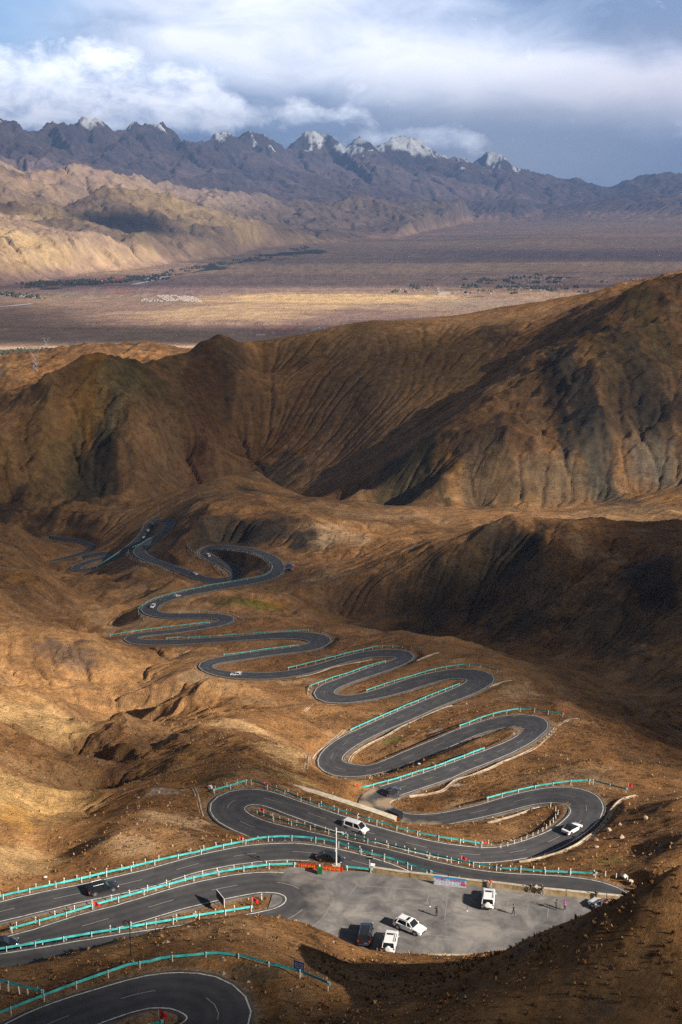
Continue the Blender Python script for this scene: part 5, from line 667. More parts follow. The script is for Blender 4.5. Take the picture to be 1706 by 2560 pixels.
def grid_mesh(name, a, b, mat, facemask=None):
    nr, nc = b-a, NCX
    co = np.empty((nr*nc, 3), np.float32); co[:, 0] = GX[a:b].ravel(); co[:, 1] = GY[a:b].ravel(); co[:, 2] = H[a:b].ravel()
    k = (np.arange(nr-1)[:, None]*nc+np.arange(nc-1)[None]).astype(np.int32)
    if facemask is not None: k = k[facemask[a:b-1, :-1]]
    k = k.ravel()
    q = np.stack([k, k+1, k+nc+1, k+nc], 1)
    used = np.zeros(nr*nc, bool); used[q.ravel()] = True; ren = np.cumsum(used)-1; q = ren[q]; co = co[used]
    me = bpy.data.meshes.new(name); me.vertices.add(len(co)); me.vertices.foreach_set('co', co.ravel())
    me.loops.add(q.size); me.loops.foreach_set('vertex_index', q.ravel().astype(np.int32))
    me.polygons.add(len(q)); me.polygons.foreach_set('loop_start', np.arange(0, q.size, 4, dtype=np.int32))
    me.polygons.foreach_set('use_smooth', np.ones(len(q), bool))
    me.update(calc_edges=True)
    ca_ = me.color_attributes.new('soil', 'FLOAT_COLOR', 'POINT'); c4 = np.ones((len(co), 4), np.float32); c4[:, :3] = SOIL[a:b].reshape(-1, 3)[used]
    ca_.data.foreach_set('color', c4.ravel())
    at = me.attributes.new('scrub', 'FLOAT', 'POINT'); at.data.foreach_set('value', SCR[a:b].ravel()[used].astype(np.float32))
    me.materials.append(mat); o = bpy.data.objects.new(name, me); C.objects.link(o); o['kind'] = 'structure'
    return o
MG = ground_mat('dry_ground'); MF = ground_mat('far_ground', False)
SPL = int(np.searchsorted(YR, 3300.0))
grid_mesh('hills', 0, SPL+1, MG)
mm = np.zeros(H.shape, bool); mm[F0:] = EL > 25
grid_mesh('plain', SPL, NR, MF, ~mm); grid_mesh('mountains', F0, NR, MF, mm)

# ------------------------------------------------------------------ asphalt, painted lines, parking place
def link_mesh(name, verts, faces, mat, parent=None, smooth=False, kind=None, mats=None, fmat=None):
    me = bpy.data.meshes.new(name); me.from_pydata([tuple(map(float, v)) for v in verts], [], [tuple(int(i) for i in f) for f in faces])
    for m_ in (mats or [mat]): me.materials.append(m_)
    if fmat is not None: me.polygons.foreach_set('material_index', fmat)
    if smooth: me.polygons.foreach_set('use_smooth', [True]*len(me.polygons))
    me.update(); o = bpy.data.objects.new(name, me); C.objects.link(o)
    if parent is not None: o.parent = parent
    if kind: o['kind'] = kind
    return o
def asphalt_mat():
    m_, t, b = principled('asphalt', rough=0.75, spec=0.35)
    g_ = t.new('ShaderNodeNewGeometry'); pos = g_.outputs['Position']
    at = t.new('ShaderNodeAttribute', attribute_name='across'); du = t.new('ShaderNodeAttribute', attribute_name='dust')
    a = at.outputs['Fac']
    n_ = t.noise(pos, 0.35, 6, 0.6); nf = t.noise(pos, 5.0, 4, 0.7)
    # worn wheel tracks: four bands across the width
    tr = t.math('COSINE', t.math('MULTIPLY', a, 25.1)); tr = t.math('MULTIPLY', t.math('ADD', tr, 1.0), 0.5)
    v = t.math('ADD', t.math('MULTIPLY', t.math('SUBTRACT', n_, 0.5), 0.9), t.math('MULTIPLY', tr, -0.16))
    v = t.math('ADD', v, t.math('MULTIPLY', t.math('SUBTRACT', nf, 0.5), 0.5))
    base = t.ramp(t.math('ADD', 0.5, v), [(0.2, (0.040, 0.039, 0.043)), (0.55, (0.070, 0.067, 0.071)), (0.9, (0.115, 0.107, 0.104))])
    ed = t.math('MULTIPLY', t.math('ABSOLUTE', t.math('SUBTRACT', a, 0.5)), 2.0)
    ed = t.math('MULTIPLY', t.math('SUBTRACT', t.math('ADD', ed, t.math('MULTIPLY', t.math('SUBTRACT', n_, 0.5), 0.5)), 0.86), 4.0, clamp=True)
    col = t.mix(t.math('MULTIPLY', ed, 0.45), base, (0.20, 0.165, 0.135))
    dm = t.math('MULTIPLY', t.math('SUBTRACT', t.math('ADD', du.outputs['Fac'], t.math('MULTIPLY', n_, 0.8)), 0.75), 2.2, clamp=True)
    col = t.mix(dm, col, (0.32, 0.235, 0.155))
    wo = t.new('ShaderNodeAttribute', attribute_name='worn'); col = t.mix(t.math('MULTIPLY', t.math('SUBTRACT', t.math('ADD', wo.outputs['Fac'], n_), 0.62), 1.6, clamp=True), col, t.ramp(n_, [(0.35, (0.10, 0.093, 0.092)), (0.6, (0.20, 0.18, 0.168))]))
    t.l.new(col, b.inputs['Base Color'])
    bp = t.new('ShaderNodeBump'); bp.inputs['Strength'].default_value = 0.25; bp.inputs['Distance'].default_value = 0.02; t.l.new(nf, bp.inputs['Height']); t.l.new(bp.outputs[0], b.inputs['Normal'])
    return m_
MA = asphalt_mat()
mp_, tp, bp_ = principled('road_paint', (0.62, 0.60, 0.56), 0.6)
g_ = tp.new('ShaderNodeNewGeometry'); pn = tp.noise(g_.outputs['Position'], 1.6, 5, 0.7)
tp.l.new(tp.ramp(pn, [(0.34, (0.28, 0.26, 0.24)), (0.5, (0.62, 0.60, 0.56)), (0.7, (0.72, 0.70, 0.66))]), bp_.inputs['Base Color'])
mpf, tpf, bpf = principled('worn_paint', (0.26, 0.25, 0.24), 0.7)
def dust_at(x, y):
    s = 0.0
    for cx_, cy_, r in DUSTY:
        s = max(s, 1-math.hypot(x-cx_, y-cy_)/r)
    return max(0.0, min(1.0, s*1.6))
DUSTY = [PZ(u, v, z)[:2]+(r,) for u, v, z, r in [(912, 1980, -133.5, 4.5), (980, 2055, -132, 4.5), (966, 2012, -133, 4.5), (905, 2020, -133, 4), (1060, 2070, -131, 5)]]
ALONG = {}
for k, R in ROADS.items():
    nst = len(R); vs = []; fs = []; ac = []; ds = []; wn = [-1.0]*(nst*11)
    A3, B3 = R[:, 0:2], R[:, 2:4]; wd = np.hypot(*(A3-B3).T); un = (B3-A3)/wd[:, None]
    ext = 0.42
    cols = [0, .04, .2, .35, .5, .65, .8, .96, 1]
    for i in range(nst):
        a = A3[i]-un[i]*ext; b_ = B3[i]+un[i]*ext; z = R[i, 4]
        row = [(a[0]-un[i][0]*.25, a[1]-un[i][1]*.25, z-0.5)]+[(a[0]+(b_[0]-a[0])*c, a[1]+(b_[1]-a[1])*c, z) for c in cols]+[(b_[0]+un[i][0]*.25, b_[1]+un[i][1]*.25, z-0.5)]
        vs += row; ac += [0]+cols+[1]
        ds += [dust_at(p[0], p[1]) for p in row]
    m_ = len(cols)+2
    for i in range(nst-1):
        for j in range(m_-1):
            q = i*m_+j; fs.append((q, q+1, q+1+m_, q+m_))
    if k == 'b1':           # the bend's outer side wears away into the concrete of the parking place
        for i in range(nst):
            bx_, by_ = B3[i]
            o_ = min(1, max(0, (bx_+16)/8)) if by_ > 150 and (by_ > 158 or bx_ > -20) else 0
            for c_, a_ in enumerate([0]+cols+[1]): wn[i*(len(cols)+2)+c_] = (max(0, (a_-0.35)*1.7)*o_)-(1-o_)
    o = link_mesh('road', vs, fs, MA, kind='structure')
    at = o.data.attributes.new('across', 'FLOAT', 'POINT'); at.data.foreach_set('value', np.array(ac, np.float32))
    at = o.data.attributes.new('worn', 'FLOAT', 'POINT'); at.data.foreach_set('value', np.array(wn, np.float32))
    at = o.data.attributes.new('dust', 'FLOAT', 'POINT'); at.data.foreach_set('value', np.array(ds, np.float32))
    cen = (A3+B3)/2; s = np.r_[0, np.cumsum(np.hypot(*np.diff(cen, axis=0).T))]; ALONG[k] = s
    # solid edge lines and a dashed centre line, 12 mm above the asphalt
    vs, fs = [], []
    def strip(P_, wl, z):
        base = len(vs)
        for i in range(len(P_)):
            vs.append((P_[i][0]-un_[i][0]*wl/2, P_[i][1]-un_[i][1]*wl/2, z[i])); vs.append((P_[i][0]+un_[i][0]*wl/2, P_[i][1]+un_[i][1]*wl/2, z[i]))
        for i in range(len(P_)-1): fs.append((base+2*i, base+2*i+1, base+2*i+3, base+2*i+2))
    un_ = un; zl = R[:, 4]+0.012+0.00002*R[:, 1]
    thin = 0.17
    gap_a, gap_b = [], []
    if k == 'b1':            # the painted line stops where the bend opens onto the parking place
        xb = R[:, 2]; io = [i for i in range(nst) if B3[i][0] > -11.0 and (B3[i][0] > -9 or B3[i][1] > 168)]
        i0, i1 = io[0], io[-1]
        un_ = un[:i0]; strip(B3[:i0], thin, zl[:i0]); un_ = un[i1:]; strip(B3[i1:], thin, zl[i1:]); un_ = un; strip(A3, thin, zl)
    elif k == 'main':
        keep = [dust_at(*B3[i]) < 0.25 and dust_at(*A3[i]) < 0.9 for i in range(nst)]
        keepa = [dust_at(*A3[i]) < 0.25 for i in range(nst)]
        for P_, kp in ((A3, keepa), (B3, keep)):
            i = 0
            while i < nst:
                if not kp[i]: i += 1; continue
                j = i
                while j < nst and kp[j]: j += 1
                un_ = un[i:j]; strip(P_[i:j], thin, zl[i:j]); i = j
        un_ = un
    else:
        strip(A3, thin, zl); strip(B3, thin, zl)
    link_mesh('road_edge_line', vs, fs, mp_, kind='structure')
    vs, fs = [], []
    L = s[-1]; d = 3.0
    while d < L-5:
        dd = [d, d+1.5, d+3.0, d+4.0]
        P_ = [(np.interp(x, s, cen[:, 0]), np.interp(x, s, cen[:, 1])) for x in dd]
        un_ = [(np.interp(x, s, un[:, 0]), np.interp(x, s, un[:, 1])) for x in dd]
        if max(dust_at(*p) for p in P_) < 0.2: strip(P_, 0.13, [np.interp(x, s, zl) for x in dd])
        d += 10.0
    if vs: link_mesh('centre_line', vs, fs, mpf, kind='structure')
def concrete_mat(name, c0, c1, c2, scale=0.25, cracks=True):
    m_, t, b = principled(name, rough=0.85, spec=0.25); g_ = t.new('ShaderNodeNewGeometry'); pos = g_.outputs['Position']
    n_ = t.noise(pos, scale, 8, 0.66, 0.6); nf = t.noise(pos, 3.0, 5, 0.7); nbig = t.noise(pos, scale*0.3, 4, 0.6, 0.8)
    col = t.ramp(t.math('ADD', t.math('ADD', t.math('MULTIPLY', n_, 0.65), t.math('MULTIPLY', nf, 0.1)), t.math('MULTIPLY', nbig, 0.25)), [(0.38, c0), (0.5, c1), (0.62, c2)])
    if cracks:
        nn = t.new('ShaderNodeTexNoise'); nn.inputs['Scale'].default_value = 0.4; t.l.new(pos, nn.inputs['Vector'])
        va = t.new('ShaderNodeVectorMath', operation='MULTIPLY_ADD'); t.l.new(nn.outputs['Color'], va.inputs[0]); va.inputs[1].default_value = (1.8, 1.8, 0); t.l.new(pos, va.inputs[2])
        vo = t.new('ShaderNodeTexVoronoi', feature='DISTANCE_TO_EDGE'); vo.inputs['Scale'].default_value = 0.055; t.l.new(va.outputs[0], vo.inputs['Vector'])
        cr = t.math('SUBTRACT', 1.0, t.math('MULTIPLY', vo.outputs['Distance'], 55.0), clamp=True)
        col = t.mix(t.math('MULTIPLY', cr, 0.3), col, (0.11, 0.10, 0.095))
    t.l.new(col, b.inputs['Base Color'])
    bp = t.new('ShaderNodeBump'); bp.inputs['Strength'].default_value = 0.3; bp.inputs['Distance'].default_value = 0.03; t.l.new(nf, bp.inputs['Height']); t.l.new(bp.outputs[0], b.inputs['Normal'])
    return m_
ML = concrete_mat('parking_concrete', (0.085, 0.082, 0.086), (0.165, 0.156, 0.155), (0.285, 0.262, 0.245))
bm = bmesh.new()
vv = [bm.verts.new((x, y, LOT_Z+0.0)) for x, y in LOT]; bm.faces.new(vv)
lo = [bm.verts.new((x, y, LOT_Z-0.5)) for x, y in LOT]
for i in range(len(LOT)): j = (i+1) % len(LOT); bm.faces.new((vv[i], lo[i], lo[j], vv[j]))
me = bpy.data.meshes.new('parking_area'); bm.to_mesh(me); bm.free(); me.materials.append(ML)
o = bpy.data.objects.new('parking_area', me); C.objects.link(o); o['kind'] = 'structure'

# faint bay lines on the parking place
vs, fs = [], []
for u0, v0, u1, v1 in [(1072, 2236, 1066, 2262), (1120, 2232, 1112, 2300), (1272, 2246, 1266, 2276), (1321, 2262, 1317, 2285), (1372, 2268, 1369, 2292), (980, 2218, 968, 2250), (895, 2210, 872, 2240), (900, 2214, 1100, 2228), (860, 2290, 1010, 2306), (1015, 2330, 1180, 2348)]:
    a = PZ(u0, v0, LOT_Z+.012); b = PZ(u1, v1, LOT_Z+.012); d = Vector((b[0]-a[0], b[1]-a[1])).normalized()*.06; k = len(vs)
    vs += [(a[0]-d.y, a[1]+d.x, a[2]), (a[0]+d.y, a[1]-d.x, a[2]), (b[0]+d.y, b[1]-d.x, b[2]), (b[0]-d.y, b[1]+d.x, b[2])]; fs.append((k, k+1, k+2, k+3))
link_mesh('bay_line', vs, fs, mpf, kind='structure')


# ------------------------------------------------------------------ helpers for things
def thing(name, label, cat, loc, rz=0.0, group=None, scale=1.0):
    o = bpy.data.objects.new(name, None); C.objects.link(o); o.location = loc; o.rotation_euler = (0, 0, rz); o.scale = (scale,)*3
    o.empty_display_size = 0.3; o['label'] = label; o['category'] = cat
    if group: o['group'] = group
    return o
def tag(o, label, cat, group=None):
    o['label'] = label; o['category'] = cat
    if group: o['group'] = group
    return o
class MB:
    """collects shapes, links them as one mesh object"""
    def __init__(s): s.v = []; s.f = []; s.m = []
    def add(s, vs, fs, m=0):
        b = len(s.v); s.v += [tuple(q) for q in vs]; s.f += [tuple(b+i for i in f) for f in fs]; s.m += [m]*len(fs); return s
    def box(s, c, d, m=0, rz=0.0, taper=1.0, ry=0.0):
        x, y, z = d[0]/2, d[1]/2, d[2]/2; cr, sr = math.cos(rz), math.sin(rz); cy_, sy_ = math.cos(ry), math.sin(ry); vs = []
        for k in (-1, 1):
            t = taper if k > 0 else 1.0
            for i, j in ((-1, -1), (1, -1), (1, 1), (-1, 1)):
                px, py, pz = i*x*t, j*y*t, k*z; px, pz = px*cy_+pz*sy_, -px*sy_+pz*cy_
                vs.append((c[0]+px*cr-py*sr, c[1]+px*sr+py*cr, c[2]+pz))
        return s.add(vs, [(3, 2, 1, 0), (4, 5, 6, 7), (0, 1, 5, 4), (1, 2, 6, 5), (2, 3, 7, 6), (3, 0, 4, 7)], m)
    def cyl(s, a, b, r0, r1=None, n=10, m=0, cap=True):
        a, b = Vector(a), Vector(b); d = (b-a).normalized(); r1 = r0 if r1 is None else r1
        u = d.cross(Vector((0, 0, 1)));  u = Vector((1, 0, 0)) if u.length < 1e-4 else u.normalized(); w_ = d.cross(u)
        vs = []
        for p, r in ((a, r0), (b, r1)):
            for k in range(n): t = 2*math.pi*k/n; vs.append(p+u*math.cos(t)*r+w_*math.sin(t)*r)
        fs = [(k, (k+1) % n, n+(k+1) % n, n+k) for k in range(n)]
        if cap: fs += [tuple(range(n-1, -1, -1)), tuple(range(n, 2*n))]
        return s.add(vs, fs, m)
    def loft(s, rings, m=0, cap=True, mats=None):
        n = len(rings[0]); vs = [p for r in rings for p in r]; b = len(s.v); s.v += [tuple(p) for p in vs]
        for i in range(len(rings)-1):
            for k in range(n):
                s.f.append((b+i*n+k, b+i*n+(k+1) % n, b+(i+1)*n+(k+1) % n, b+(i+1)*n+k)); s.m.append(mats[i] if mats else m)
        if cap:
            s.f.append(tuple(b+k for k in range(n-1, -1, -1))); s.m.append(m); s.f.append(tuple(b+(len(rings)-1)*n+k for k in range(n))); s.m.append(m)
        return s
    def mesh(s, name, mats, smooth=False):
        me = bpy.data.meshes.new(name); me.from_pydata(s.v, [], s.f)
        for m in (mats if isinstance(mats, (list, tuple)) else [mats]): me.materials.append(m)
        me.polygons.foreach_set('material_index', s.m)
        if smooth: me.polygons.foreach_set('use_smooth', [True]*len(s.f))
        me.update()
        b = bmesh.new(); b.from_mesh(me); bmesh.ops.recalc_face_normals(b, faces=b.faces); b.to_mesh(me); b.free()
        return me
    def build(s, name, mats, parent=None, smooth=False, loc=None):
        o = bpy.data.objects.new(name, s.mesh(name, mats, smooth)); C.objects.link(o)
        if parent is not None: o.parent = parent
        if loc is not None: o.location = loc
        return o
def M(name, col, rough=0.6, metal=0.0, spec=0.5, coat=0.0, nz=0.0, nsc=3.0):
    m_, t, b = principled(name, col, rough, metal, spec)
    if coat: b.inputs['Coat Weight'].default_value = coat; b.inputs['Coat Roughness'].default_value = 0.08
    if nz:
        tc = t.new('ShaderNodeTexCoord'); n_ = t.noise(tc.outputs['Object'], nsc, 5, 0.6)
        lo_ = tuple(c*(1-nz) for c in col); hi = tuple(min(1, c*(1+nz)) for c in col)
        t.l.new(t.ramp(n_, [(0.3, lo_), (0.7, hi)]), b.inputs['Base Color'])
    return m_
def child_copy(src, parent, loc=None):
    c = src.copy(); C.objects.link(c); c.parent = parent
    if loc is not None: c.location = loc
    return c
RSTA = []
for k, R in ROADS.items():
    for q in R: RSTA.append(((q[0]+q[2])/2, (q[1]+q[3])/2, q[4]))
RSTA = np.array(RSTA)
def roadz(x, y, z0=None):
    d = (RSTA[:, 0]-x)**2+(RSTA[:, 1]-y)**2
    if z0 is not None: d = d+((RSTA[:, 2]-z0)*6)**2
    return float(RSTA[int(np.argmin(d)), 2])
def onlot(u, v): return PZ(u, v, LOT_Z)
def onroad(u, v, z0):
    z = z0
    for _ in range(8): p = PZ(u, v, z); z = 0.5*z+0.5*roadz(p[0], p[1], z0)
    p = PZ(u, v, z); return (p[0], p[1], p[2]+0.01)
def ongr(u, v, z0):          # on the ground near height z0
    z = z0
    for _ in range(30): p = PZ(u, v, z); z = 0.6*z+0.4*ground(p[0], p[1])
    p = PZ(u, v, z); return (p[0], p[1], ground(p[0], p[1]))

# ------------------------------------------------------------------ guardrails
m_teal = M('teal_rail_paint', (0.055, 0.40, 0.41), 0.42, 0.0, 0.5, nz=0.38, nsc=0.8)
m_post = M('white_post_paint', (0.66, 0.66, 0.62), 0.55, nz=0.12)
m_cap = M('pale_teal_end', (0.16, 0.55, 0.58), 0.45)
_pb = MB(); _pb.cyl((0, 0, -0.4), (0, 0, 0.84), 0.065, n=8); _pb.cyl((0, 0, 0.84), (0, 0, 0.88), 0.075, 0.05, n=8)
POSTME = _pb.mesh('post', [m_post])
def guardrail(pts, z0, label, spacing=4.0, h=0.62, side=1):
    W = []
    for u, v in pts:
        z = z0
        for _ in range(10):
            p = PZ(u, v, z+h); z = 0.5*z+0.5*roadz(p[0], p[1], z0)
        z0 = z; p = PZ(u, v, z+h); W.append((p[0], p[1], z))
    W = np.array(W); s = np.r_[0, np.cumsum(np.hypot(*np.diff(W[:, :2], axis=0).T))]; L = s[-1]
    base = W[0]; n = max(2, int(round(L/1.3))+1); ss = np.linspace(0, L, n)
    X = np.stack([np.interp(ss, s, W[:, k]) for k in range(3)], 1)
    for _ in range(2): X[1:-1, 2] = (X[:-2, 2]+X[1:-1, 2]*2+X[2:, 2])/4
    T = np.gradient(X[:, :2], axis=0); T /= np.hypot(T[:, 0], T[:, 1])[:, None]+1e-9; N = np.stack([T[:, 1], -T[:, 0]], 1)*side
    o = thing('guardrail', label, 'guardrail', tuple(base), 0, 'turquoise guardrails along the hairpin road')
    prof = [(0.0, -0.17), (0.075, -0.12), (0.075, -0.06), (0.0, 0.0), (0.075, 0.06), (0.075, 0.12), (0.0, 0.17)]
    back = [(a-0.02, b) for a, b in prof[::-1]]
    rings = []
    for i in range(n):
        rings.append([(X[i, 0]+N[i, 0]*(a+0.08)-base[0], X[i, 1]+N[i, 1]*(a+0.08)-base[1], X[i, 2]+h+b-base[2]) for a, b in prof+back])
    MB().loft(rings).build('rail_beam', m_teal, o)
    npst = max(2, int(round(L/spacing))+1)
    for d in np.linspace(0.15, L-0.15, npst):
        p = [np.interp(d, ss, X[:, k]) for k in range(3)]
        c = bpy.data.objects.new('post', POSTME); C.objects.link(c); c.parent = o; c.location = (p[0]-base[0], p[1]-base[1], p[2]-base[2]-0.02)
    for e, q in ((0, 0), (n-1, -1)):
        b = MB(); b.cyl((0, 0, h-0.17), (0, 0, h+0.17), 0.13, n=10); b.build('rail_end', m_cap, o, loc=(X[e, 0]-base[0]+N[e, 0]*0.06, X[e, 1]-base[1]+N[e, 1]*0.06, X[e, 2]-base[2]))
    return X
def pp(s): return [tuple(map(float, q.split(','))) for q in s.split()]
GR = {}
for key, z0, sd, label, txt in [
 ('near', -86.3, 1, 'long turquoise guardrail curving round the nearest dark bend at the bottom', '-60,2558 0,2532 66,2506 152,2472 237,2441 322,2412 392,2400 409,2394 499,2386 535,2382 584,2386 610,2390 665,2407 705,2417 747,2427 772,2437 823,2459'),
 ('near2', -88.4, 1, 'short turquoise guardrail sloping down right at the bottom left edge', '-60,2436 0,2452 35,2460 107,2479'),
 ('near3', -88.5, 1, 'tip of turquoise guardrail inside the nearest bend beside a red flag', '370,2564 385,2559 407,2554'),
 ('island', -102, 1, 'turquoise guardrail ending at the grassy island with the red flag and dark billboard', '-60,2382 5,2371 80,2359 154,2346 227,2333 297,2322 367,2310 434,2299 502,2287 567,2277 631,2267'),
 ('second', -103.6, 1, 'turquoise guardrail running up to the red banners left of the parking place', '27,2321 102,2301 170,2282 236,2262 301,2244 365,2226 426,2210 488,2193 550,2180 612,2169 676,2161 739,2159'),
 ('stub', -103.3, 1, 'short turquoise guardrail between the red banners and the stone parapet', '866,2167 890,2169 930,2173'),
 ('first', -105.2, 1, 'longest turquoise guardrail, behind the two nearest black cars on the left road', '-60,2258 0,2241 20,2236 84,2222 145,2209 204,2196 262,2182 320,2169 377,2155 432,2142 487,2131 543,2117 597,2106 652,2094 709,2090 767,2093 822,2099 875,2115 930,2134 984,2147 1038,2165 1079,2179'),
 ('third', -115.4, 1, 'turquoise guardrail between two road legs just above the parapet banner', '642,2030 682,2044 722,2055 766,2064 810,2075 856,2086 902,2096 951,2106 999,2119 1049,2130 1099,2141 1151,2152 1204,2162 1259,2170 1317,2174 1374,2178 1433,2180 1492,2183'),
 ('fourth_a', -116, 1, 'short turquoise guardrail at the left tip of the bend with the stone gutter', '534,1975 575,1964 617,1951'),
 ('fourth_b', -116.2, 1, 'turquoise guardrail behind the white van along the stone ramp wall', '627,1951 667,1964 706,1976 746,1992 786,2007 827,2019 869,2030 912,2044 956,2056 1002,2070 1051,2082 1101,2092 1152,2100 1207,2108'),
 ('fifth_a', -126.5, 1, 'turquoise guardrail arching over the right bend with the white coupe', '1219,1995 1260,1984 1300,1974 1340,1965 1385,1958 1430,1952 1476,1950'),
 ('fifth_b', -126, 1, 'short turquoise guardrail sloping down right from the arch above the white coupe', '1482,1951 1524,1962 1567,1973'),
 ('sixth', -136, 1, 'straight turquoise guardrail rising right from the dusty bend with two black cars', '890,1972 924,1964 957,1955 988,1947 1019,1937 1050,1927 1077,1919 1105,1910 1132,1899 1159,1890 1184,1880 1211,1870'),
 ('seventh', -144, 1, 'turquoise guardrail arching over the second right bend, red flag at its end', '1150,1814 1176,1805 1202,1794 1230,1785 1261,1777 1296,1772 1332,1773 1371,1778 1409,1784'),
 ('eighth', -156, 1, 'straight turquoise guardrail on the long diagonal leg in the middle', '877,1824 898,1814 919,1805 939,1796 959,1787 979,1779 999,1770 1019,1761 1038,1754 1057,1746 1076,1737 1095,1730 1113,1723 1131,1716 1149,1709'),
 ('ninth', -165, 1, 'turquoise guardrail arching over the third right bend above the diagonal leg', '917,1725 944,1716 970,1707 995,1699 1021,1692 1047,1684 1074,1676 1101,1669 1132,1664 1163,1660 1192,1662 1218,1667 1244,1677'),
 ('tenth', -172, 1, 'turquoise guardrail with a bent left end over the dark hollow', '769,1744 770,1730 775,1714 795,1707 815,1700 835,1692 854,1687 871,1682 890,1675 909,1668 927,1662 946,1657 965,1652'),
 ('eleventh', -178, 1, 'turquoise guardrail against the dark gully over the fourth right bend', '721,1669 740,1665 771,1657 796,1651 817,1645 844,1639 867,1632 893,1627 917,1621 942,1615 973,1614 999,1616 1025,1619 1050,1621 1077,1625'),
 ('twelfth', -189, 1, 'turquoise guardrail above the distant white car on the left bend', '560,1636 584,1634 632,1627 665,1622 705,1617 746,1612'),
 ('thirteenth_a', -194, 1, 'long level turquoise guardrail along the widest distant loop', '417,1595 450,1593 490,1592 540,1589 590,1585 640,1582 690,1579 740,1576 772,1574'),
 ('thirteenth_b', -193, 1, 'short turquoise guardrail sloping right at the end of the widest distant loop', '781,1572 800,1576 817,1581 834,1586 851,1591'),
 ('fourteenth', -202, 1, 'turquoise guardrail at the leftmost distant bend', '275,1587 325,1579 370,1572 412,1567 457,1562 492,1558 525,1555'),
 ('fifteenth', -208, 1, 'turquoise guardrail below the strip of green and rust scrub', '449,1530 490,1528 530,1528 575,1529 590,1534 600,1540 610,1550'),
 ('sixteenth', -212, 1, 'long thin turquoise guardrail sweeping round the far big bend', '360,1546 347,1532 346,1521 365,1506 385,1496 410,1488 437,1481 462,1475 495,1469 522,1462 545,1459 572,1454 596,1450 615,1447 650,1440 665,1435 677,1426 682,1415 677,1406 665,1396 647,1388 627,1380 600,1375 555,1371'),
 ('seventeenth', -245, 1, 'far turquoise guardrail beside the small white van on the upper loop', '462,1360 477,1372 497,1387 515,1397 535,1409 550,1420 560,1435'),
 ('eighteenth', -258, 1, 'far turquoise guardrail below the distant white car on the left leg', '321,1375 322,1384 332,1392 357,1402 377,1407 400,1415 420,1424 445,1432'),
 ('nineteenth', -270, 1, 'far turquoise guardrail on the inner side of the highest narrow loop', '412,1320 395,1335 370,1347 350,1360 332,1367'),
 ('twentieth', -280, 1, 'far turquoise guardrail climbing to the lamp pole on the narrow loop', '241,1417 260,1406 285,1389 315,1369 335,1350 352,1331 359,1310 375,1297 394,1289'),
 ('last', -316, 1, 'farthest turquoise guardrail at the left end of the road', '127,1337 162,1342 195,1346 225,1352 245,1359')]:
    GR[key] = guardrail(pp(txt), z0, label, side=-1, spacing=(4.0 if z0 > -190 else 5.0))

# ------------------------------------------------------------------ white marker posts beside the rails
m_mark = M('marker_paint', (0.72, 0.71, 0.66), 0.6); m_markred = M('marker_band', (0.35, 0.05, 0.03), 0.6)
def marker_mesh():
    b = MB(); b.box((0, 0, 0.35), (0.13, 0.13, 1.3)); b.box((0, 0, 1.05), (0.11, 0.11, 0.10), taper=0.3); b.box((0, 0, 0.78), (0.136, 0.136, 0.10), 1); return b.mesh('marker_post', [m_mark, m_markred])
MKME = marker_mesh(); rnd = random.Random(5)
def markers(key, off, spacing, s0, s1, label, skip=0.06):
    X = GR[key]; s = np.r_[0, np.cumsum(np.hypot(*np.diff(X[:, :2], axis=0).T))]; T = np.gradient(X[:, :2], axis=0); T /= np.hypot(T[:, 0], T[:, 1])[:, None]
    d = s0
    while d < min(s1, s[-1]):
        p = [np.interp(d, s, X[:, k]) for k in range(3)]; t = [np.interp(d, s, T[:, k]) for k in range(2)]
        x, y = p[0]-t[1]*off, p[1]+t[0]*off
        o = bpy.data.objects.new('marker_post', MKME); C.objects.link(o); o.location = (x, y, max(ground(x, y), p[2]-1.2)-0.02); o.rotation_euler = (rnd.uniform(-.06, .06), rnd.uniform(-.10, .10), rnd.uniform(0, 3))
        tag(o, label, 'marker post', 'marker posts, '+label)
        d += spacing*rnd.uniform(0.85, 1.2)*(2 if rnd.random() < skip else 1)
markers('first', 1.2, 2.3, 4, 200, 'white marker post behind the longest turquoise guardrail')
markers('second', 1.1, 2.7, 1, 200, 'white marker post behind the turquoise guardrail left of the red banners')
markers('island', 0.9, 3.0, 6, 54, 'white marker post behind the turquoise guardrail of the grassy island')
markers('third', 0.9, 2.0, 1, 200, 'white marker post between the two road legs above the parapet')
markers('fourth_b', 1.1, 2.6, 3, 200, 'white marker post by the guardrail behind the white van')
markers('fourth_a', 1.1, 2.3, 1, 40, 'white marker post at the left tip of the bend by the stone gutter')
markers('near2', 1.2, 1.3, 2.2, 12, 'white marker post above the short guardrail at the bottom left edge')
markers('seventeenth', 1.0, 3.5, 1, 200, 'tiny white marker post beside the far loop with the white van')
markers('eighteenth', -1.0, 4, 1, 200, 'tiny white marker post below the far left leg of the road')
for u, v in pp('1377,2017 1390,2027 1395,2036 1390,2046 1384,2056 1376,2064 1367,2072 1357,2080 1345,2087 1332,2093 1317,2100 1304,2105 1287,2112 1270,2118 1252,2123'):
    x, y, z = ongr(u, v, -126)
    o = bpy.data.objects.new('marker_post', MKME); C.objects.link(o); o.location = (x, y, z-0.05); o.rotation_euler = (rnd.uniform(-.08, .08), rnd.uniform(-.08, .08), 0)
    tag(o, 'white marker post in the curved row inside the bend of the white coupe', 'marker post', 'marker posts inside the bend of the white coupe')
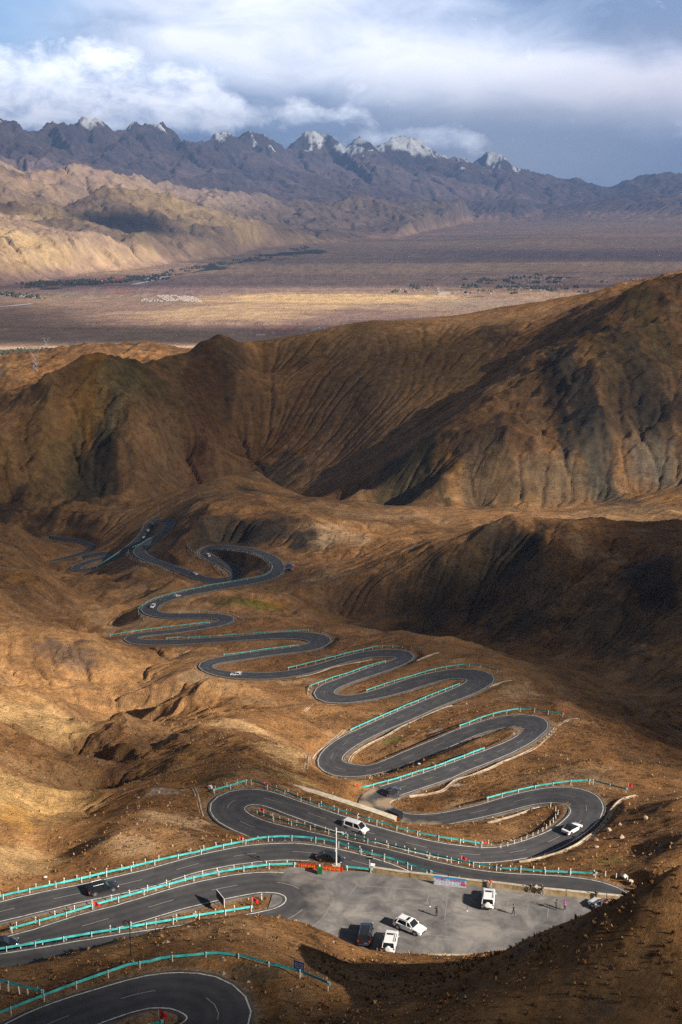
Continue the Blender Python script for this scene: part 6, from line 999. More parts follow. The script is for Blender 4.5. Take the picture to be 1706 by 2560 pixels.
for u, v, l in [(1514, 2192, 'lone white marker post just past the end of the long lower guardrail'), (1541, 2197, 'white marker post beside the pale boulder at the right'), (1569, 2204, 'white marker post right of the pale boulder'), (1222, 2110, 'white marker post by the red flag above the dusty bank'), (655, 2249, 'white marker post on the tip of the grassy island')]:
    x, y, z = ongr(u, v, -103.2 if u < 700 else -112)
    o = bpy.data.objects.new('marker_post', MKME); C.objects.link(o); o.location = (x, y, z-0.05); tag(o, l, 'marker post')

# ------------------------------------------------------------------ walls, gutters
m_stone = concrete_mat('parapet_stone', (0.17, 0.115, 0.055), (0.33, 0.235, 0.12), (0.46, 0.36, 0.23), 0.9, False)
m_cope = concrete_mat('coping', (0.32, 0.27, 0.20), (0.48, 0.42, 0.33), (0.58, 0.53, 0.44), 1.4, False)
m_wall = concrete_mat('wall_concrete', (0.10, 0.09, 0.08), (0.19, 0.17, 0.15), (0.30, 0.27, 0.23), 0.8, False)
m_gut = concrete_mat('gutter_concrete', (0.25, 0.19, 0.13), (0.43, 0.34, 0.25), (0.58, 0.49, 0.38), 0.6, False)
def wall_run(name, label, cat, pts3, th, zt, zb, mat, cope=None, gaps=()):
    P_ = np.array([p[:2] for p in pts3]); z = np.array([p[2] for p in pts3]); T = np.gradient(P_, axis=0); T /= np.hypot(T[:, 0], T[:, 1])[:, None]; N = np.stack([-T[:, 1], T[:, 0]], 1)
    b0 = pts3[0]; o = thing(name, label, cat, tuple(b0))
    s = np.r_[0, np.cumsum(np.hypot(*np.diff(P_, axis=0).T))]
    def ring(d, w0, w1, za, zb_):
        x, y = np.interp(d, s, P_[:, 0])-b0[0], np.interp(d, s, P_[:, 1])-b0[1]; nx, ny = np.interp(d, s, N[:, 0]), np.interp(d, s, N[:, 1]); zz_ = np.interp(d, s, z)-b0[2]
        return [(x+nx*w0, y+ny*w0, zz_+za), (x+nx*w1, y+ny*w1, zz_+za), (x+nx*w1, y+ny*w1, zz_+zb_), (x+nx*w0, y+ny*w0, zz_+zb_)]
    b = MB(); c = MB(); d = 0; seg = gaps[0] if gaps else 1e9; gap = gaps[1] if gaps else 0
    while d < s[-1]-0.2:
        e = min(d+seg, s[-1]); dd = np.linspace(d, e, max(2, int((e-d)/1.5)+1))
        b.loft([ring(q, -th/2, th/2, zb, zt) for q in dd])
        if cope: c.loft([ring(q, -th/2-0.05, th/2+0.05, zt+0.002, zt+cope) for q in dd])
        d = e+gap
    b.build('wall_body', mat, o)
    if cope: c.build('coping', m_cope, o)
    return o
par_px = pp('932,2174 1000,2184 1080,2193 1160,2204 1250,2213 1340,2225 1430,2234 1500,2241 1575,2248 1640,2254')
par = [PZ(u, v+6, LOT_Z) for u, v in par_px]
wall_run('parapet_wall', 'low ochre stone parapet along the far edge of the parking place', 'wall', par, 0.38, 0.80, -1.5, m_stone, 0.09, (5.8, 0.12))
low = [PZ(u, v, LOT_Z) for u, v in pp('938,2388 1000,2390 1100,2391 1200,2392 1262,2393')]
wall_run('retaining_wall', 'dark concrete retaining wall under the near edge of the parking place', 'wall', low, 0.5, 0.16, -5.5, m_wall, 0.06)
rmp = [PZ(u, v, z) for u, v, z in [(715, 1966, -121.3), (760, 1976, -121.8), (820, 1994, -122.6), (870, 2010, -123.4), (930, 2029, -124.3), (990, 2050, -125.2)]]
wall_run('stone_ramp_wall', 'broad stone wall with a flat top descending behind the white van', 'wall', rmp, 1.5, 0.35, -6.0, m_stone, 0.08)
def gutter(label, pts, z0, w=0.9):
    W = [ongr(u, v, z) for u, v, z in [(q[0], q[1], z0 if len(q) < 3 else q[2]) for q in pts]]
    P_ = np.array(W); s = np.r_[0, np.cumsum(np.hypot(*np.diff(P_[:, :2], axis=0).T))]; n = max(3, int(s[-1]/1.6)); ss = np.linspace(0, s[-1], n)
    X = np.stack([np.interp(ss, s, P_[:, k]) for k in range(2)], 1)
    for _ in range(3): X[1:-1] = (X[:-2]+2*X[1:-1]+X[2:])/4
    zz_ = ground(X[:, 0], X[:, 1])
    for _ in range(2): zz_[1:-1] = (zz_[:-2]+2*zz_[1:-1]+zz_[2:])/4
    T = np.gradient(X, axis=0); T /= np.hypot(T[:, 0], T[:, 1])[:, None]+1e-9; N = np.stack([-T[:, 1], T[:, 0]], 1); b0 = (X[0, 0], X[0, 1], zz_[0])
    prof = [(-w/2, -0.5), (-w/2, 0.13), (-w/2+0.25, 0.13), (-w/2+0.28, 0.0), (w/2-0.28, 0.0), (w/2-0.25, 0.13), (w/2, 0.13), (w/2, -0.5)]
    b = MB(); b.loft([[(X[i, 0]+N[i, 0]*a-b0[0], X[i, 1]+N[i, 1]*a-b0[1], zz_[i]+c-b0[2]) for a, c in prof] for i in range(n)])
    o = b.build('drainage_gutter', m_gut); o.location = b0; tag(o, label, 'gutter', 'pale concrete gutters beside the road')
gutter('pale gutter sweeping round outside the bend of the white coupe', pp('1592,1989 1562,1996 1545,2007 1530,2027 1510,2060 1487,2085 1450,2112 1400,2136 1350,2152 1300,2161'), -123)
gutter('pale gutter outside the second right bend running down to the white rubble', pp('1447,1797 1417,1800 1395,1812 1380,1832 1360,1850 1335,1872 1285,1895 1235,1917 1172,1943 1142,1950 1125,1964 1105,1983 1060,1987 1024,1992'), -140)
gutter('pale gutter inside the big middle bend, hooked at its left end', pp('1132,1764 1080,1782 1022,1809 965,1842 927,1858 895,1877 876,1893 874,1905'), -153)
gutter('pale gutter on the sunlit bank left of the big middle bend', pp('860,1826 847,1840 815,1862 790,1877 775,1897 765,1924'), -153, 1.0)
gutter('short pale gutter below the bend over the dark hollow', pp('762,1778 802,1766 840,1763'), -167)
gutter('short pale gutter right of the fourth right bend', pp('1097,1632 1070,1640 1044,1652'), -176)
gutter('short pale gutter right of the third right bend', pp('1280,1701 1258,1705 1235,1713 1210,1722 1185,1733'), -162)
gutter('pale gutter down the bank left of the near bend tip', pp('485,1972 495,1992 497,2017 505,2040'), -116.5, 0.8)
gutter('thin pale gutter under the middle diagonal leg', pp('1180,1846 1150,1862 1120,1877 1090,1889'), -148, 0.7)
gutter('thin pale gutter below the leg over the dark hollow', pp('740,1695 780,1687 830,1672 880,1659 930,1649'), -180, 0.7)
gutter('thin pale gutter between the long far legs', pp('515,1652 560,1648 600,1646 660,1640'), -187, 0.7)
gutter('pale gutter inside the right bend on the bank with the marker posts', pp('1220,2058 1260,2047 1310,2034 1350,2019'), -128, 0.7)

# ------------------------------------------------------------------ cars
m_glass = M('car_glass', (0.012, 0.016, 0.02), 0.06, 0.0, 0.8); m_tyre = M('tyre', (0.02, 0.02, 0.02), 0.85); m_rim = M('rim', (0.45, 0.45, 0.47), 0.3, 0.9)
m_white = M('white_car_paint', (0.80, 0.81, 0.83), 0.25, 0, 0.5, 0.8); m_black = M('black_car_paint', (0.012, 0.013, 0.016), 0.22, 0, 0.5, 1.0); m_blue = M('blue_car_paint', (0.03, 0.07, 0.30), 0.25, 0, 0.5, 1.0)
m_trim = M('dark_trim', (0.03, 0.03, 0.033), 0.6); m_lamp = M('headlamp', (0.7, 0.72, 0.75), 0.1, 0, 0.8); m_red = M('tail_lamp', (0.45, 0.02, 0.015), 0.25, 0, 0.7); m_plate = M('blue_plate', (0.03, 0.12, 0.5), 0.4)
SPECS = {  # length, half width, belt height, roof height, bonnet line x, windscreen base/top x, rear glass top/base x, wheel radius, clearance
 'suv': dict(L=4.75, W=0.93, belt=1.02, roof=1.66, hood=(2.3, 0.80, 0.98), ws=(1.05, 0.35), rg=(-1.75, -2.2), wr=0.37, gc=0.24, tail=1.05),
 'offroad': dict(L=4.7, W=0.95, belt=1.12, roof=1.86, hood=(2.2, 0.98, 1.10), ws=(0.95, 0.5), rg=(-2.05, -2.22), wr=0.40, gc=0.28, tail=1.15),
 'boxy': dict(L=4.8, W=0.94, belt=1.15, roof=1.92, hood=(2.2, 1.05, 1.12), ws=(0.85, 0.6), rg=(-2.2, -2.28), wr=0.40, gc=0.30, tail=1.18),
 'van': dict(L=5.15, W=0.94, belt=1.05, roof=1.90, hood=(2.5, 0.75, 1.0), ws=(1.75, 0.95), rg=(-2.25, -2.5), wr=0.36, gc=0.20, tail=1.1),
 'coupe': dict(L=4.75, W=0.95, belt=1.0, roof=1.56, hood=(2.35, 0.78, 0.98), ws=(1.0, 0.2), rg=(-1.05, -2.15), wr=0.38, gc=0.22, tail=1.06),
 'sedan': dict(L=4.6, W=0.90, belt=0.92, roof=1.45, hood=(2.25, 0.68, 0.88), ws=(1.0, 0.3), rg=(-0.95, -1.75), wr=0.33, gc=0.17, tail=0.98)}
def car(kind, paint, label, loc, rz, roof_paint=None, spare=False, rack=False, group=None, plate=False):
    S = SPECS[kind]; L2 = S['L']/2; W = S['W']; gc = S['gc']; bl = S['belt']; rf = S['roof']
    o = thing('parked_car' if 'parked' in label else 'car', label, 'van' if kind == 'van' else 'car', loc, rz, group)
    def sec(x, zb, zt, w, wt=None):       # lower body section, rounded shoulders
        wt = w if wt is None else wt; m = (zb+zt)/2
        return [(x, -w*0.90, zb), (x, -w, zb+0.12), (x, -w, m+0.05), (x, -wt*0.97, zt-0.07), (x, -wt*0.88, zt), (x, wt*0.88, zt), (x, wt*0.97, zt-0.07), (x, w, m+0.05), (x, w, zb+0.12), (x, w*0.90, zb)]
    hx, hz0, hz1 = S['hood']; wsb, wst = S['ws']; rgt, rgb = S['rg']
    st = [(L2, gc+0.14, hz0-0.15, W*0.80), (L2-0.08, gc+0.04, hz0-0.02, W*0.90), (L2-0.35, gc, hz0+0.05, W*0.97), (1.9 if L2 > 2.4 else 1.75, gc, (hz0+hz1)/2+0.04, W), (wsb, gc, hz1+0.02, W), (0.0, gc-0.02, bl, W), (rgb+0.5, gc, bl+0.03, W), (-L2+0.30, gc+0.03, S['tail'] if kind != 'sedan' else bl, W*0.97), (-L2+0.06, gc+0.08, (S['tail'] if kind != 'sedan' else bl)-0.08, W*0.91), (-L2, gc+0.16, S['tail']-0.28, W*0.84)]
    b = MB(); b.loft([sec(x, a, c, w_) for x, a, c, w_ in st])
    # arches as dark discs just proud of the flank
    ax = (L2-0.92, -L2+0.95)
    body = b.build('body', [paint, m_trim], o, smooth=True)
    try: body.data.set_sharp_from_angle(angle=math.radians(38))
    except Exception: pass
    a = MB()
    for x in ax:
        for s in (-1, 1): a.cyl((x, s*(W-0.02), S['wr']+0.03), (x, s*(W+0.006), S['wr']+0.03), S['wr']+0.06, n=18)
    a.box((0, 0, gc+0.03), (S['L']-1.2, 2*W+0.004, 0.16)); a.build('wheel_arch_trim', m_trim, o)
    # cabin: glass house with a painted roof on pillars
    wr_ = W*0.76; ro = [(wst, rf-0.05), (wst-0.35, rf), (-0.6, rf+0.01), (rgt+0.15, rf-0.02), (rgt, rf-0.06)]
    g = MB(); rings = []
    gb = W*0.90
    for (xt, zt_), xb in zip([ro[0], ro[1], ro[2], ro[3], ro[4]], [wsb, wsb-0.3, -0.6, rgb+0.35, rgb]):
        rings.append([(xb, -gb, bl-0.05), (xt, -wr_-0.02, zt_-0.05), (xt, wr_+0.02, zt_-0.05), (xb, gb, bl-0.05)])
    g.loft(rings); g.build('window_glass', m_glass, o)
    r = MB(); rings = []
    for xt, zt_ in ro: rings.append([(xt, -wr_-0.035, zt_-0.07), (xt, -wr_*0.93, zt_+0.0), (xt, wr_*0.93, zt_+0.0), (xt, wr_+0.035, zt_-0.07), (xt, wr_*0.9, zt_-0.075), (xt, -wr_*0.9, zt_-0.075)])
    r.loft(rings)
    rp = roof_paint or paint
    r.build('roof', rp, o, smooth=False)
    pl = MB()
    for s in (-1, 1):
        for xb, xt, zt_, th in ((wsb, wst, rf-0.06, 0.07), (0.0, -0.05, rf-0.06, 0.09), (rgb+0.45, rgt+0.32, rf-0.08, 0.16), (rgb, rgt, rf-0.08, 0.10)):
            p0 = Vector((xb, s*(gb+0.005), bl-0.05)); p1 = Vector((xt, s*(wr_+0.03), zt_))
            pl.cyl(p0, p1, th*0.6, n=6)
    pl.build('pillars', paint if kind != 'coupe' else m_black, o)
    if kind in ('suv', 'offroad', 'boxy', 'coupe') and (kind != 'coupe'):
        for s in (-1, 1):
            q = MB(); q.cyl((wst-0.3, s*wr_*0.95, rf+0.05), (rgt+0.2, s*wr_*0.95, rf+0.04), 0.025, n=6); q.cyl((wst-0.3, s*wr_*0.95, rf-0.03), (wst-0.3, s*wr_*0.95, rf+0.05), 0.02, n=6); q.cyl((rgt+0.2, s*wr_*0.95, rf-0.03), (rgt+0.2, s*wr_*0.95, rf+0.04), 0.02, n=6)
            q.build('roof_rail', m_trim if paint is not m_black else m_rim, o)
    if rack or kind in ('offroad', 'suv'):
        q = MB(); q.box((wst-0.55, 0, rf+0.013), (0.42, wr_*1.35, 0.012)); q.build('sunroof', m_glass, o)
    for x in ax:
        for s in (-1, 1):
            t = MB(); t.cyl((0, -0.12, 0), (0, 0.12, 0), S['wr'], n=20); wh = t.build('wheel', m_tyre, o, loc=(x, s*(W-0.10), S['wr']))
            t = MB(); t.cyl((0, 0.115*s, 0), (0, 0.128*s, 0), S['wr']*0.64, n=14)
            t.build('rim', m_rim, wh)
    for s in (-1, 1):
        q = MB(); q.box((L2-0.16, s*W*0.72, hz0-0.10), (0.22, 0.36, 0.13), rz=-s*0.35); q.build('headlight', m_lamp, o)
        q = MB(); q.box((-L2+0.10, s*W*0.83, S['tail']-0.22), (0.16, 0.20, 0.30)); q.build('taillight', m_red, o)
        q = MB(); q.box((wsb-0.25, s*(W+0.10), bl+0.02), (0.13, 0.20, 0.14)); q.build('wing_mirror', paint, o)
    q = MB(); q.box((L2-0.035, 0, gc+0.27), (0.10, W*1.1, 0.26)); q.build('grille', m_trim, o)
    q = MB(); q.box((-L2+0.02, 0, gc+0.20), (0.12, W*1.5, 0.20)); q.build('rear_bumper_trim', m_trim, o)
    if plate: q = MB(); q.box((-L2-0.02, -0.3, S['tail']-0.45), (0.03, 0.44, 0.14)); q.build('number_plate', m_plate, o)
    if spare:
        q = MB(); q.cyl((-L2-0.22, 0, 1.08), (-L2+0.02, 0, 1.08), 0.38, n=22); q.cyl((-L2-0.24, 0, 1.08), (-L2-0.22, 0, 1.08), 0.30, 0.34, n=22); q.build('spare_wheel_cover', paint, o)
    return o
def car_at(kind, paint, label, u, v, u2, v2, z0, lot=False, **k):
    """at (u, v), the wheels' middle, nose towards (u2, v2)"""
    f = (lambda a, b: PZ(a, b, LOT_Z)) if lot else (lambda a, b: onroad(a, b, z0))
    p = f(u, v); q = PZ(u2, v2, p[2])
    return car(kind, paint, label, p, math.atan2(q[1]-p[1], q[0]-p[0]), **k)
car_at('suv', m_black, 'glossy black SUV driving right on the near left road', 257, 2229, 320, 2213, -105.5)
car_at('sedan', m_black, 'black car behind the white lamp pole and the red banners', 826, 2152, 880, 2163, -107.3)
car_at('sedan', m_black, 'black car cut off by the left edge of the picture', 6, 2368, 60, 2360, -103.4)
car_at('van', m_white, 'white minivan driving right on the leg above the parapet', 889, 2076, 930, 2089, -118)
car_at('suv', m_black, 'black SUV driving away up the dusty bend', 978, 1986, 1015, 1966, -134, plate=True)
car_at('boxy', m_black, 'black SUV half hidden behind the end of the stone ramp wall', 981, 2045, 945, 2031, -132)
car_at('coupe', m_white, 'white coupe with a black roof on the outer right bend', 1430, 2078, 1470, 2055, -121, roof_paint=m_black, plate=True)
car_at('boxy', m_black, 'black boxy SUV parked at the near left of the parking place', 914, 2345, 922, 2300, 0, lot=True, plate=True)
car_at('offroad', m_white, 'white SUV with spare wheel parked beside the black boxy SUV', 976, 2364, 986, 2320, 0, lot=True, spare=True)
car_at('suv', m_white, 'white SUV parked at an angle with its nose to the right, near the front cars', 1024, 2324, 1062, 2339, 0, lot=True)
car_at('offroad', m_white, 'white SUV with spare wheel parked facing the parapet below the banner', 1221, 2256, 1225, 2215, 0, lot=True, spare=True)
car_at('suv', m_white, 'white car with a rusty red roof parked at the far right beside the hillside', 1511, 2275, 1470, 2255, 0, lot=True, roof_paint=M('rust_red_roof', (0.30, 0.13, 0.09), 0.5))
car_at('suv', m_white, 'white car on the lower left leg half hidden behind the brown hump', 632, 2330, 700, 2320, -102.8)
FARC = 'cars on the distant hairpins'
car_at('suv', m_white, 'distant white car on the road below the leftmost dark gully bend', 591, 1690, 550, 1688, -185.5, group=FARC)
car_at('van', m_white, 'distant white van on the upper loop under the cliff', 520, 1390, 500, 1380, -245, group=FARC)
car_at('sedan', m_white, 'distant low white car on the straight leg left of the upper loop', 488, 1436, 520, 1447, -248, group=FARC)
car_at('sedan', m_white, 'distant white car ahead of the green motorcycle on the far bend', 443, 1493, 470, 1484, -216, group=FARC)
car_at('suv', m_white, 'distant white SUV behind the green motorcycle on the far bend', 383, 1518, 372, 1530, -210, group=FARC)
car_at('suv', m_white, 'tiny white car on the highest narrow loop, the upper one of two', 371, 1328, 378, 1315, -279, group=FARC)
car_at('sedan', m_white, 'tiny white car on the highest narrow loop, the lower one of two', 360, 1345, 368, 1332, -281, group=FARC)
car_at('suv', m_black, 'tiny black car at the top of the highest narrow loop', 380, 1313, 372, 1325, -277, group=FARC)
x, y, z = ongr(726, 1416, -229); car('suv', m_blue, 'distant blue car parked on the gravel beside the far big bend', (x, y, z+0.05), 0.2, group=FARC)
x, y, z = ongr(724, 1427, -228); car('suv', m_black, 'distant black car parked next to the blue car by the far big bend', (x, y, z+0.05), 0.1, group=FARC)

# ------------------------------------------------------------------ people: one skinned body each
m_skin = M('skin', (0.42, 0.25, 0.17), 0.6); m_hair = M('black_hair', (0.012, 0.01, 0.009), 0.5); m_shoe = M('shoes', (0.55, 0.55, 0.55), 0.6)
def person(label, loc, rz, top, trousers, pose='stand', hood=False, shoes=None, arms=None, group=None, h=1.72):
    o = thing('person', label, 'person', loc, rz, group, scale=h/1.75)
    J = {'pel': (0, 0, .95), 'bel': (0, 0.01, 1.12), 'che': (0, 0.0, 1.32), 'nek': (0, 0, 1.48), 'hd0': (0, 0.015, 1.56), 'hd1': (0, 0.02, 1.66), 'hd2': (0, 0.0, 1.73)}
    Rr = {'pel': .145, 'bel': .125, 'che': .155, 'nek': .058, 'hd0': .078, 'hd1': .095, 'hd2': .06}
    E_ = [('pel', 'bel'), ('bel', 'che'), ('che', 'nek'), ('nek', 'hd0'), ('hd0', 'hd1'), ('hd1', 'hd2')]
    stx = 0.10 if pose != 'stride' else 0.10; fy = {'stand': (0.0, 0.0), 'stride': (0.22, -0.22), 'sit': (0.1, 0.1)}[pose]
    for s, nm in ((-1, 'l'), (1, 'r')):
        f = fy[0] if s < 0 else fy[1]
        J.update({nm+'hip': (s*.09, 0, .88), nm+'kne': (s*stx, f*.5+.02, .50), nm+'ank': (s*stx*1.1, f, .09), nm+'toe': (s*stx*1.2, f+.15, .04)})
        Rr.update({nm+'hip': .105, nm+'kne': .068, nm+'ank': .05, nm+'toe': .045}); E_ += [('pel', nm+'hip'), (nm+'hip', nm+'kne'), (nm+'kne', nm+'ank'), (nm+'ank', nm+'toe')]
        am = (arms or ('down', 'down'))[0 if s < 0 else 1]
        if am == 'down': el, wr = (s*.25, -.02, 1.14), (s*.26, .06, .90)
        elif am == 'face': el, wr = (s*.26, .16, 1.22), (s*.10, .24, 1.50)
        elif am == 'up': el, wr = (s*.30, .05, 1.62), (s*.24, .05, 1.86)
        elif am == 'out': el, wr = (s*.42, .03, 1.44), (s*.62, .05, 1.56)
        else: el, wr = (s*.24, .10, 1.15), (s*.05, .22, 1.08)
        J.update({nm+'sho': (s*.175, 0, 1.41), nm+'elb': el, nm+'wri': wr}); Rr.update({nm+'sho': .068, nm+'elb': .05, nm+'wri': .034})
        E_ += [('che', nm+'sho'), (nm+'sho', nm+'elb'), (nm+'elb', nm+'wri')]
        d = (Vector(wr)-Vector(el)).normalized(); sd = d.cross(Vector((0, 1, 0))); sd = Vector((1, 0, 0)) if sd.length < .1 else sd.normalized()
        J[nm+'plm'] = tuple(Vector(wr)+d*.06); Rr[nm+'plm'] = .032; E_.append((nm+'wri', nm+'plm'))
        for k, (off, ln) in enumerate(((-.028, .062), (-.010, .072), (.010, .068), (.028, .052))):
            a = Vector(wr)+d*.085+sd*off; bq = a+d*ln*.6+Vector((0, .012, 0)); J[nm+'f%d' % k] = tuple(a); J[nm+'g%d' % k] = tuple(bq+d*ln*.4+Vector((0, .015, 0))); Rr[nm+'f%d' % k] = .010; Rr[nm+'g%d' % k] = .008
            E_ += [(nm+'plm', nm+'f%d' % k), (nm+'f%d' % k, nm+'g%d' % k)]
        th = Vector(wr)+d*.03-sd*s*.035+Vector((0, .02, 0)); J[nm+'th'] = tuple(th); J[nm+'ti'] = tuple(th+d*.045-sd*s*.012); Rr[nm+'th'] = .012; Rr[nm+'ti'] = .009; E_ += [(nm+'wri', nm+'th'), (nm+'th', nm+'ti')]
    names = list(J); me = bpy.data.meshes.new('body'); me.from_pydata([J[n_] for n_ in names], [(names.index(a), names.index(b)) for a, b in E_], [])
    tmp = bpy.data.objects.new('body', me); C.objects.link(tmp); sk = tmp.modifiers.new('s', 'SKIN'); sv = me.skin_vertices[0].data
    for i, n_ in enumerate(names): sv[i].radius = (Rr[n_], Rr[n_]*(0.75 if n_ in ('pel', 'bel', 'che') else 1)); sv[i].use_root = (n_ == 'pel')
    tmp.modifiers.new('u', 'SUBSURF').levels = 1
    dg = bpy.context.evaluated_depsgraph_get(); m2 = bpy.data.meshes.new_from_object(tmp.evaluated_get(dg)); bpy.data.objects.remove(tmp)
    m2.name = 'body'
    for m_ in (m_skin, top, trousers, shoes or m_shoe): m2.materials.append(m_)
    wrs = [Vector(J['lwri']), Vector(J['rwri'])]
    for p in m2.polygons:
        c = p.center; k = 0
        if c.z < 0.10: k = 3
        elif c.z < 0.96 and abs(c.x) < 0.2: k = 2
        elif c.z < 1.47: k = 1
        for nm, s in (('l', -1), ('r', 1)):
            w_ = Vector(J[nm+'wri']); e_ = Vector(J[nm+'elb']); dd = (w_-e_).normalized()
            near_arm = min((c-(e_+(w_-e_)*t)).length for t in (0, .3, .6, .9)) < .09 or min((c-(Vector(J[nm+'sho'])+(e_-Vector(J[nm+'sho']))*t)).length for t in (.2, .5, .8)) < .09
            if near_arm and c.z > .8: k = 1
            if (c-w_).dot(dd) > 0.0 and (c-w_).length < .24: k = 0
        p.material_index = k; p.use_smooth = True
    b = bpy.data.objects.new('body', m2); C.objects.link(b); b.parent = o
    q = MB(); rings = []
    for zz_, r, yo in ((1.55, .06, -.055), (1.60, .088, -.035), (1.67, .104, -.018), (1.73, .088, -.01), (1.77, .04, -.01)):
        rings.append([(math.cos(t)*r*(1.25 if hood else 1), yo+math.sin(t)*r*(1.25 if hood else 1)-(.012), zz_+(.01 if hood else 0)) for t in [k*math.pi/6 for k in range(12)]])
    q.loft(rings); q.build('hood' if hood else 'hair', top if hood else m_hair, o, smooth=True)
    if not hood:
        q = MB(); q.box((-.033, .108, 1.645), (.022, .012, .010)); q.box((.033, .108, 1.645), (.022, .012, .010)); q.build('eyes', m_hair, o)
    q = MB(); q.box((0, .115, 1.615), (.022, .028, .045), taper=.5); q.box((0, .100, 1.575), (.045, .014, .010)); q.build('nose_and_mouth', m_skin, o)
    return o
K1 = M('black_jacket', (0.012, 0.012, 0.014), 0.8); K2 = M('olive_jacket', (0.055, 0.045, 0.025), 0.8); K3 = M('purple_coat', (0.22, 0.03, 0.22), 0.8); K4 = M('red_jacket', (0.55, 0.03, 0.02), 0.7); K5 = M('dark_trousers', (0.02, 0.02, 0.024), 0.8); K6 = M('pale_jeans', (0.30, 0.36, 0.42), 0.8); K7 = M('white_shirt', (0.6, 0.58, 0.56), 0.8); KB = M('black_shoes', (0.02, 0.02, 0.02), 0.6)
person('person in black holding something up to their face in the middle of the parking place', PZ(1092, 2291, LOT_Z), math.radians(20), K1, K5, arms=('face', 'face'), shoes=KB)
person('person in black with white shoes standing right of the parked white SUV', PZ(1284, 2287, LOT_Z), math.radians(250), K1, K5, pose='stride', arms=('down', 'fold'))
person('person in an olive jacket standing beside the purple coat', PZ(1391, 2275, LOT_Z), math.radians(60), K2, K5, arms=('face', 'fold'), shoes=KB)
person('person in a purple hooded coat on the right of the parking place', PZ(1412, 2276, LOT_Z), math.radians(200), K3, K5, hood=True, arms=('fold', 'fold'))
person('person in a red jacket and pale jeans with both arms raised by the parapet', PZ(1227, 2222, LOT_Z), math.radians(10), K4, K6, arms=('face', 'face'))
for i, (u, v, mt, ar, lb) in enumerate([(1327, 2231, K1, ('out', 'down'), 'leftmost of the three people posing at the parapet, in black with one arm out'), (1341, 2232, K7, ('fold', 'fold'), 'middle one of the three people posing at the parapet, in a white shirt'), (1355, 2234, K1, ('down', 'up'), 'rightmost of the three people posing at the parapet, in black with one arm raised')]):
    person(lb, PZ(u, v+2, LOT_Z), math.radians(160+15*i), mt, K5, pose='stride' if i == 2 else 'stand', arms=ar, group='people posing at the parapet')
person('person in black leaning at the right end of the parapet', PZ(1490, 2250, LOT_Z), math.radians(-10), K1, K5, pose='stride', arms=('fold', 'down'))
x, y, z = ongr(736, 1422, -228); person('distant person in red standing beside the blue car', (x, y, z), 1.0, K4, K5)
x, y, z = ongr(741, 1424, -228); person('distant person in black right of the one in red by the blue car', (x, y, z), 2.0, K1, K5)
x, y, z = onroad(457, 1499, -216); person('distant person in black standing behind the white car on the far bend', (x, y, z), 0.4, K1, K5)
# motorcycle with a rider in yellow green
x, y, z = onroad(401, 1504, -213)
mo = thing('motorcycle', 'small motorcycle under a rider in yellow green on the far bend', 'motorcycle', (x, y, z), math.radians(200))
b = MB(); b.box((0, 0, .62), (.9, .22, .26), taper=.7); b.cyl((.45, 0, .9), (.7, 0, .3), .04); b.box((-.35, 0, .82), (.6, .24, .10)); b.build('frame', m_black, mo)
for xx in (-.68, .68): b = MB(); b.cyl((xx, -.06, .31), (xx, .06, .31), .31, n=16); b.build('wheel', m_tyre, mo)
b = MB(); b.cyl((.42, -.36, 1.0), (.42, .36, 1.0), .02); b.build('handlebar', m_trim, mo)
KG = M('yellow_green_suit', (0.42, 0.62, 0.02), 0.6)
person('rider in a yellow green suit on the motorcycle on the far bend', (x, y, z+0.05), math.radians(110), KG, KG, arms=('fold', 'fold'), h=1.6)

# ------------------------------------------------------------------ poles, signs, banners, flags, bins
m_galv = M('white_pole', (0.68, 0.70, 0.72), 0.45, 0.1); m_dark = M('dark_pole', (0.015, 0.015, 0.017), 0.6)
p = PZ(841, 2163, -103.2); o = thing('camera_pole', 'white pole with a short arm and a camera beside the red banners', 'pole', (p[0], p[1], -103.3))
b = MB(); b.cyl((0, 0, 0), (0, 0, 6.3), .14, .09, n=12); b.build('pole', m_galv, o)
b = MB(); b.box((0, 0, .06), (1.3, 1.0, .26)); b.build('base_block', m_cope, o)
b = MB(); b.cyl((0, 0, 5.9), (1.15, .1, 5.75), .05, n=8); b.build('arm', m_galv, o)
b = MB(); b.box((1.05, .1, 5.52), (.34, .20, .26)); b.cyl((1.05, -.05, 5.5), (1.05, -.16, 5.45), .09, n=10); b.build('camera', m_cap, o)
b = MB(); b.cyl((0, 0, 6.3), (0, 0, 6.55), .13, .13, n=12); b.build('pole_cap', m_galv, o)
b = MB(); b.box((0, -.16, 2.8), (.3, .16, .4)); b.build('control_box', m_galv, o)
def thin_pole(name, label, p, h, r, mat, extra=None):
    o = thing(name, label, 'pole', p); b = MB(); b.cyl((0, 0, -.3), (0, 0, h), r, r*.75, n=8); b.build('pole', mat, o)
    if extra: extra(o)
    return o
def mirror_(o):
    b = MB(); n_ = 20; rings = []
    for k in range(n_): t = 2*math.pi*k/n_; rings.append([(-.42+math.cos(t)*(.36+a), c, 4.35+math.sin(t)*(.36+a)) for a, c in ((-.05, -.03), (.05, -.03), (.05, .03), (-.05, .03))])
    rings.append(rings[0]); b.loft(rings, cap=False); b.build('mirror_ring', m_dark, o)
    b = MB(); b.cyl((-.42, -.012, 4.35), (-.42, .012, 4.35), .24, n=18); b.build('mirror_glass', M('mirror_glass', (.25, .24, .23), .2, .6), o)
    b = MB(); b.cyl((0, 0, 4.35), (-.1, 0, 4.35), .03); b.build('bracket', m_dark, o)
p = ongr(328, 2389, -89.8); thin_pole('mirror_pole', 'thin black pole with a round mirror standing on the near brown hump', p, 4.9, .065, m_dark, mirror_)
p = ongr(398, 1290, -276)
def lampx(o):
    b = MB(); b.cyl((0, 0, 8.2), (-1.3, 0, 8.3), .06); b.box((-1.2, 0, 8.2), (.7, .25, .15)); b.build('lamp_arm', m_galv, o)
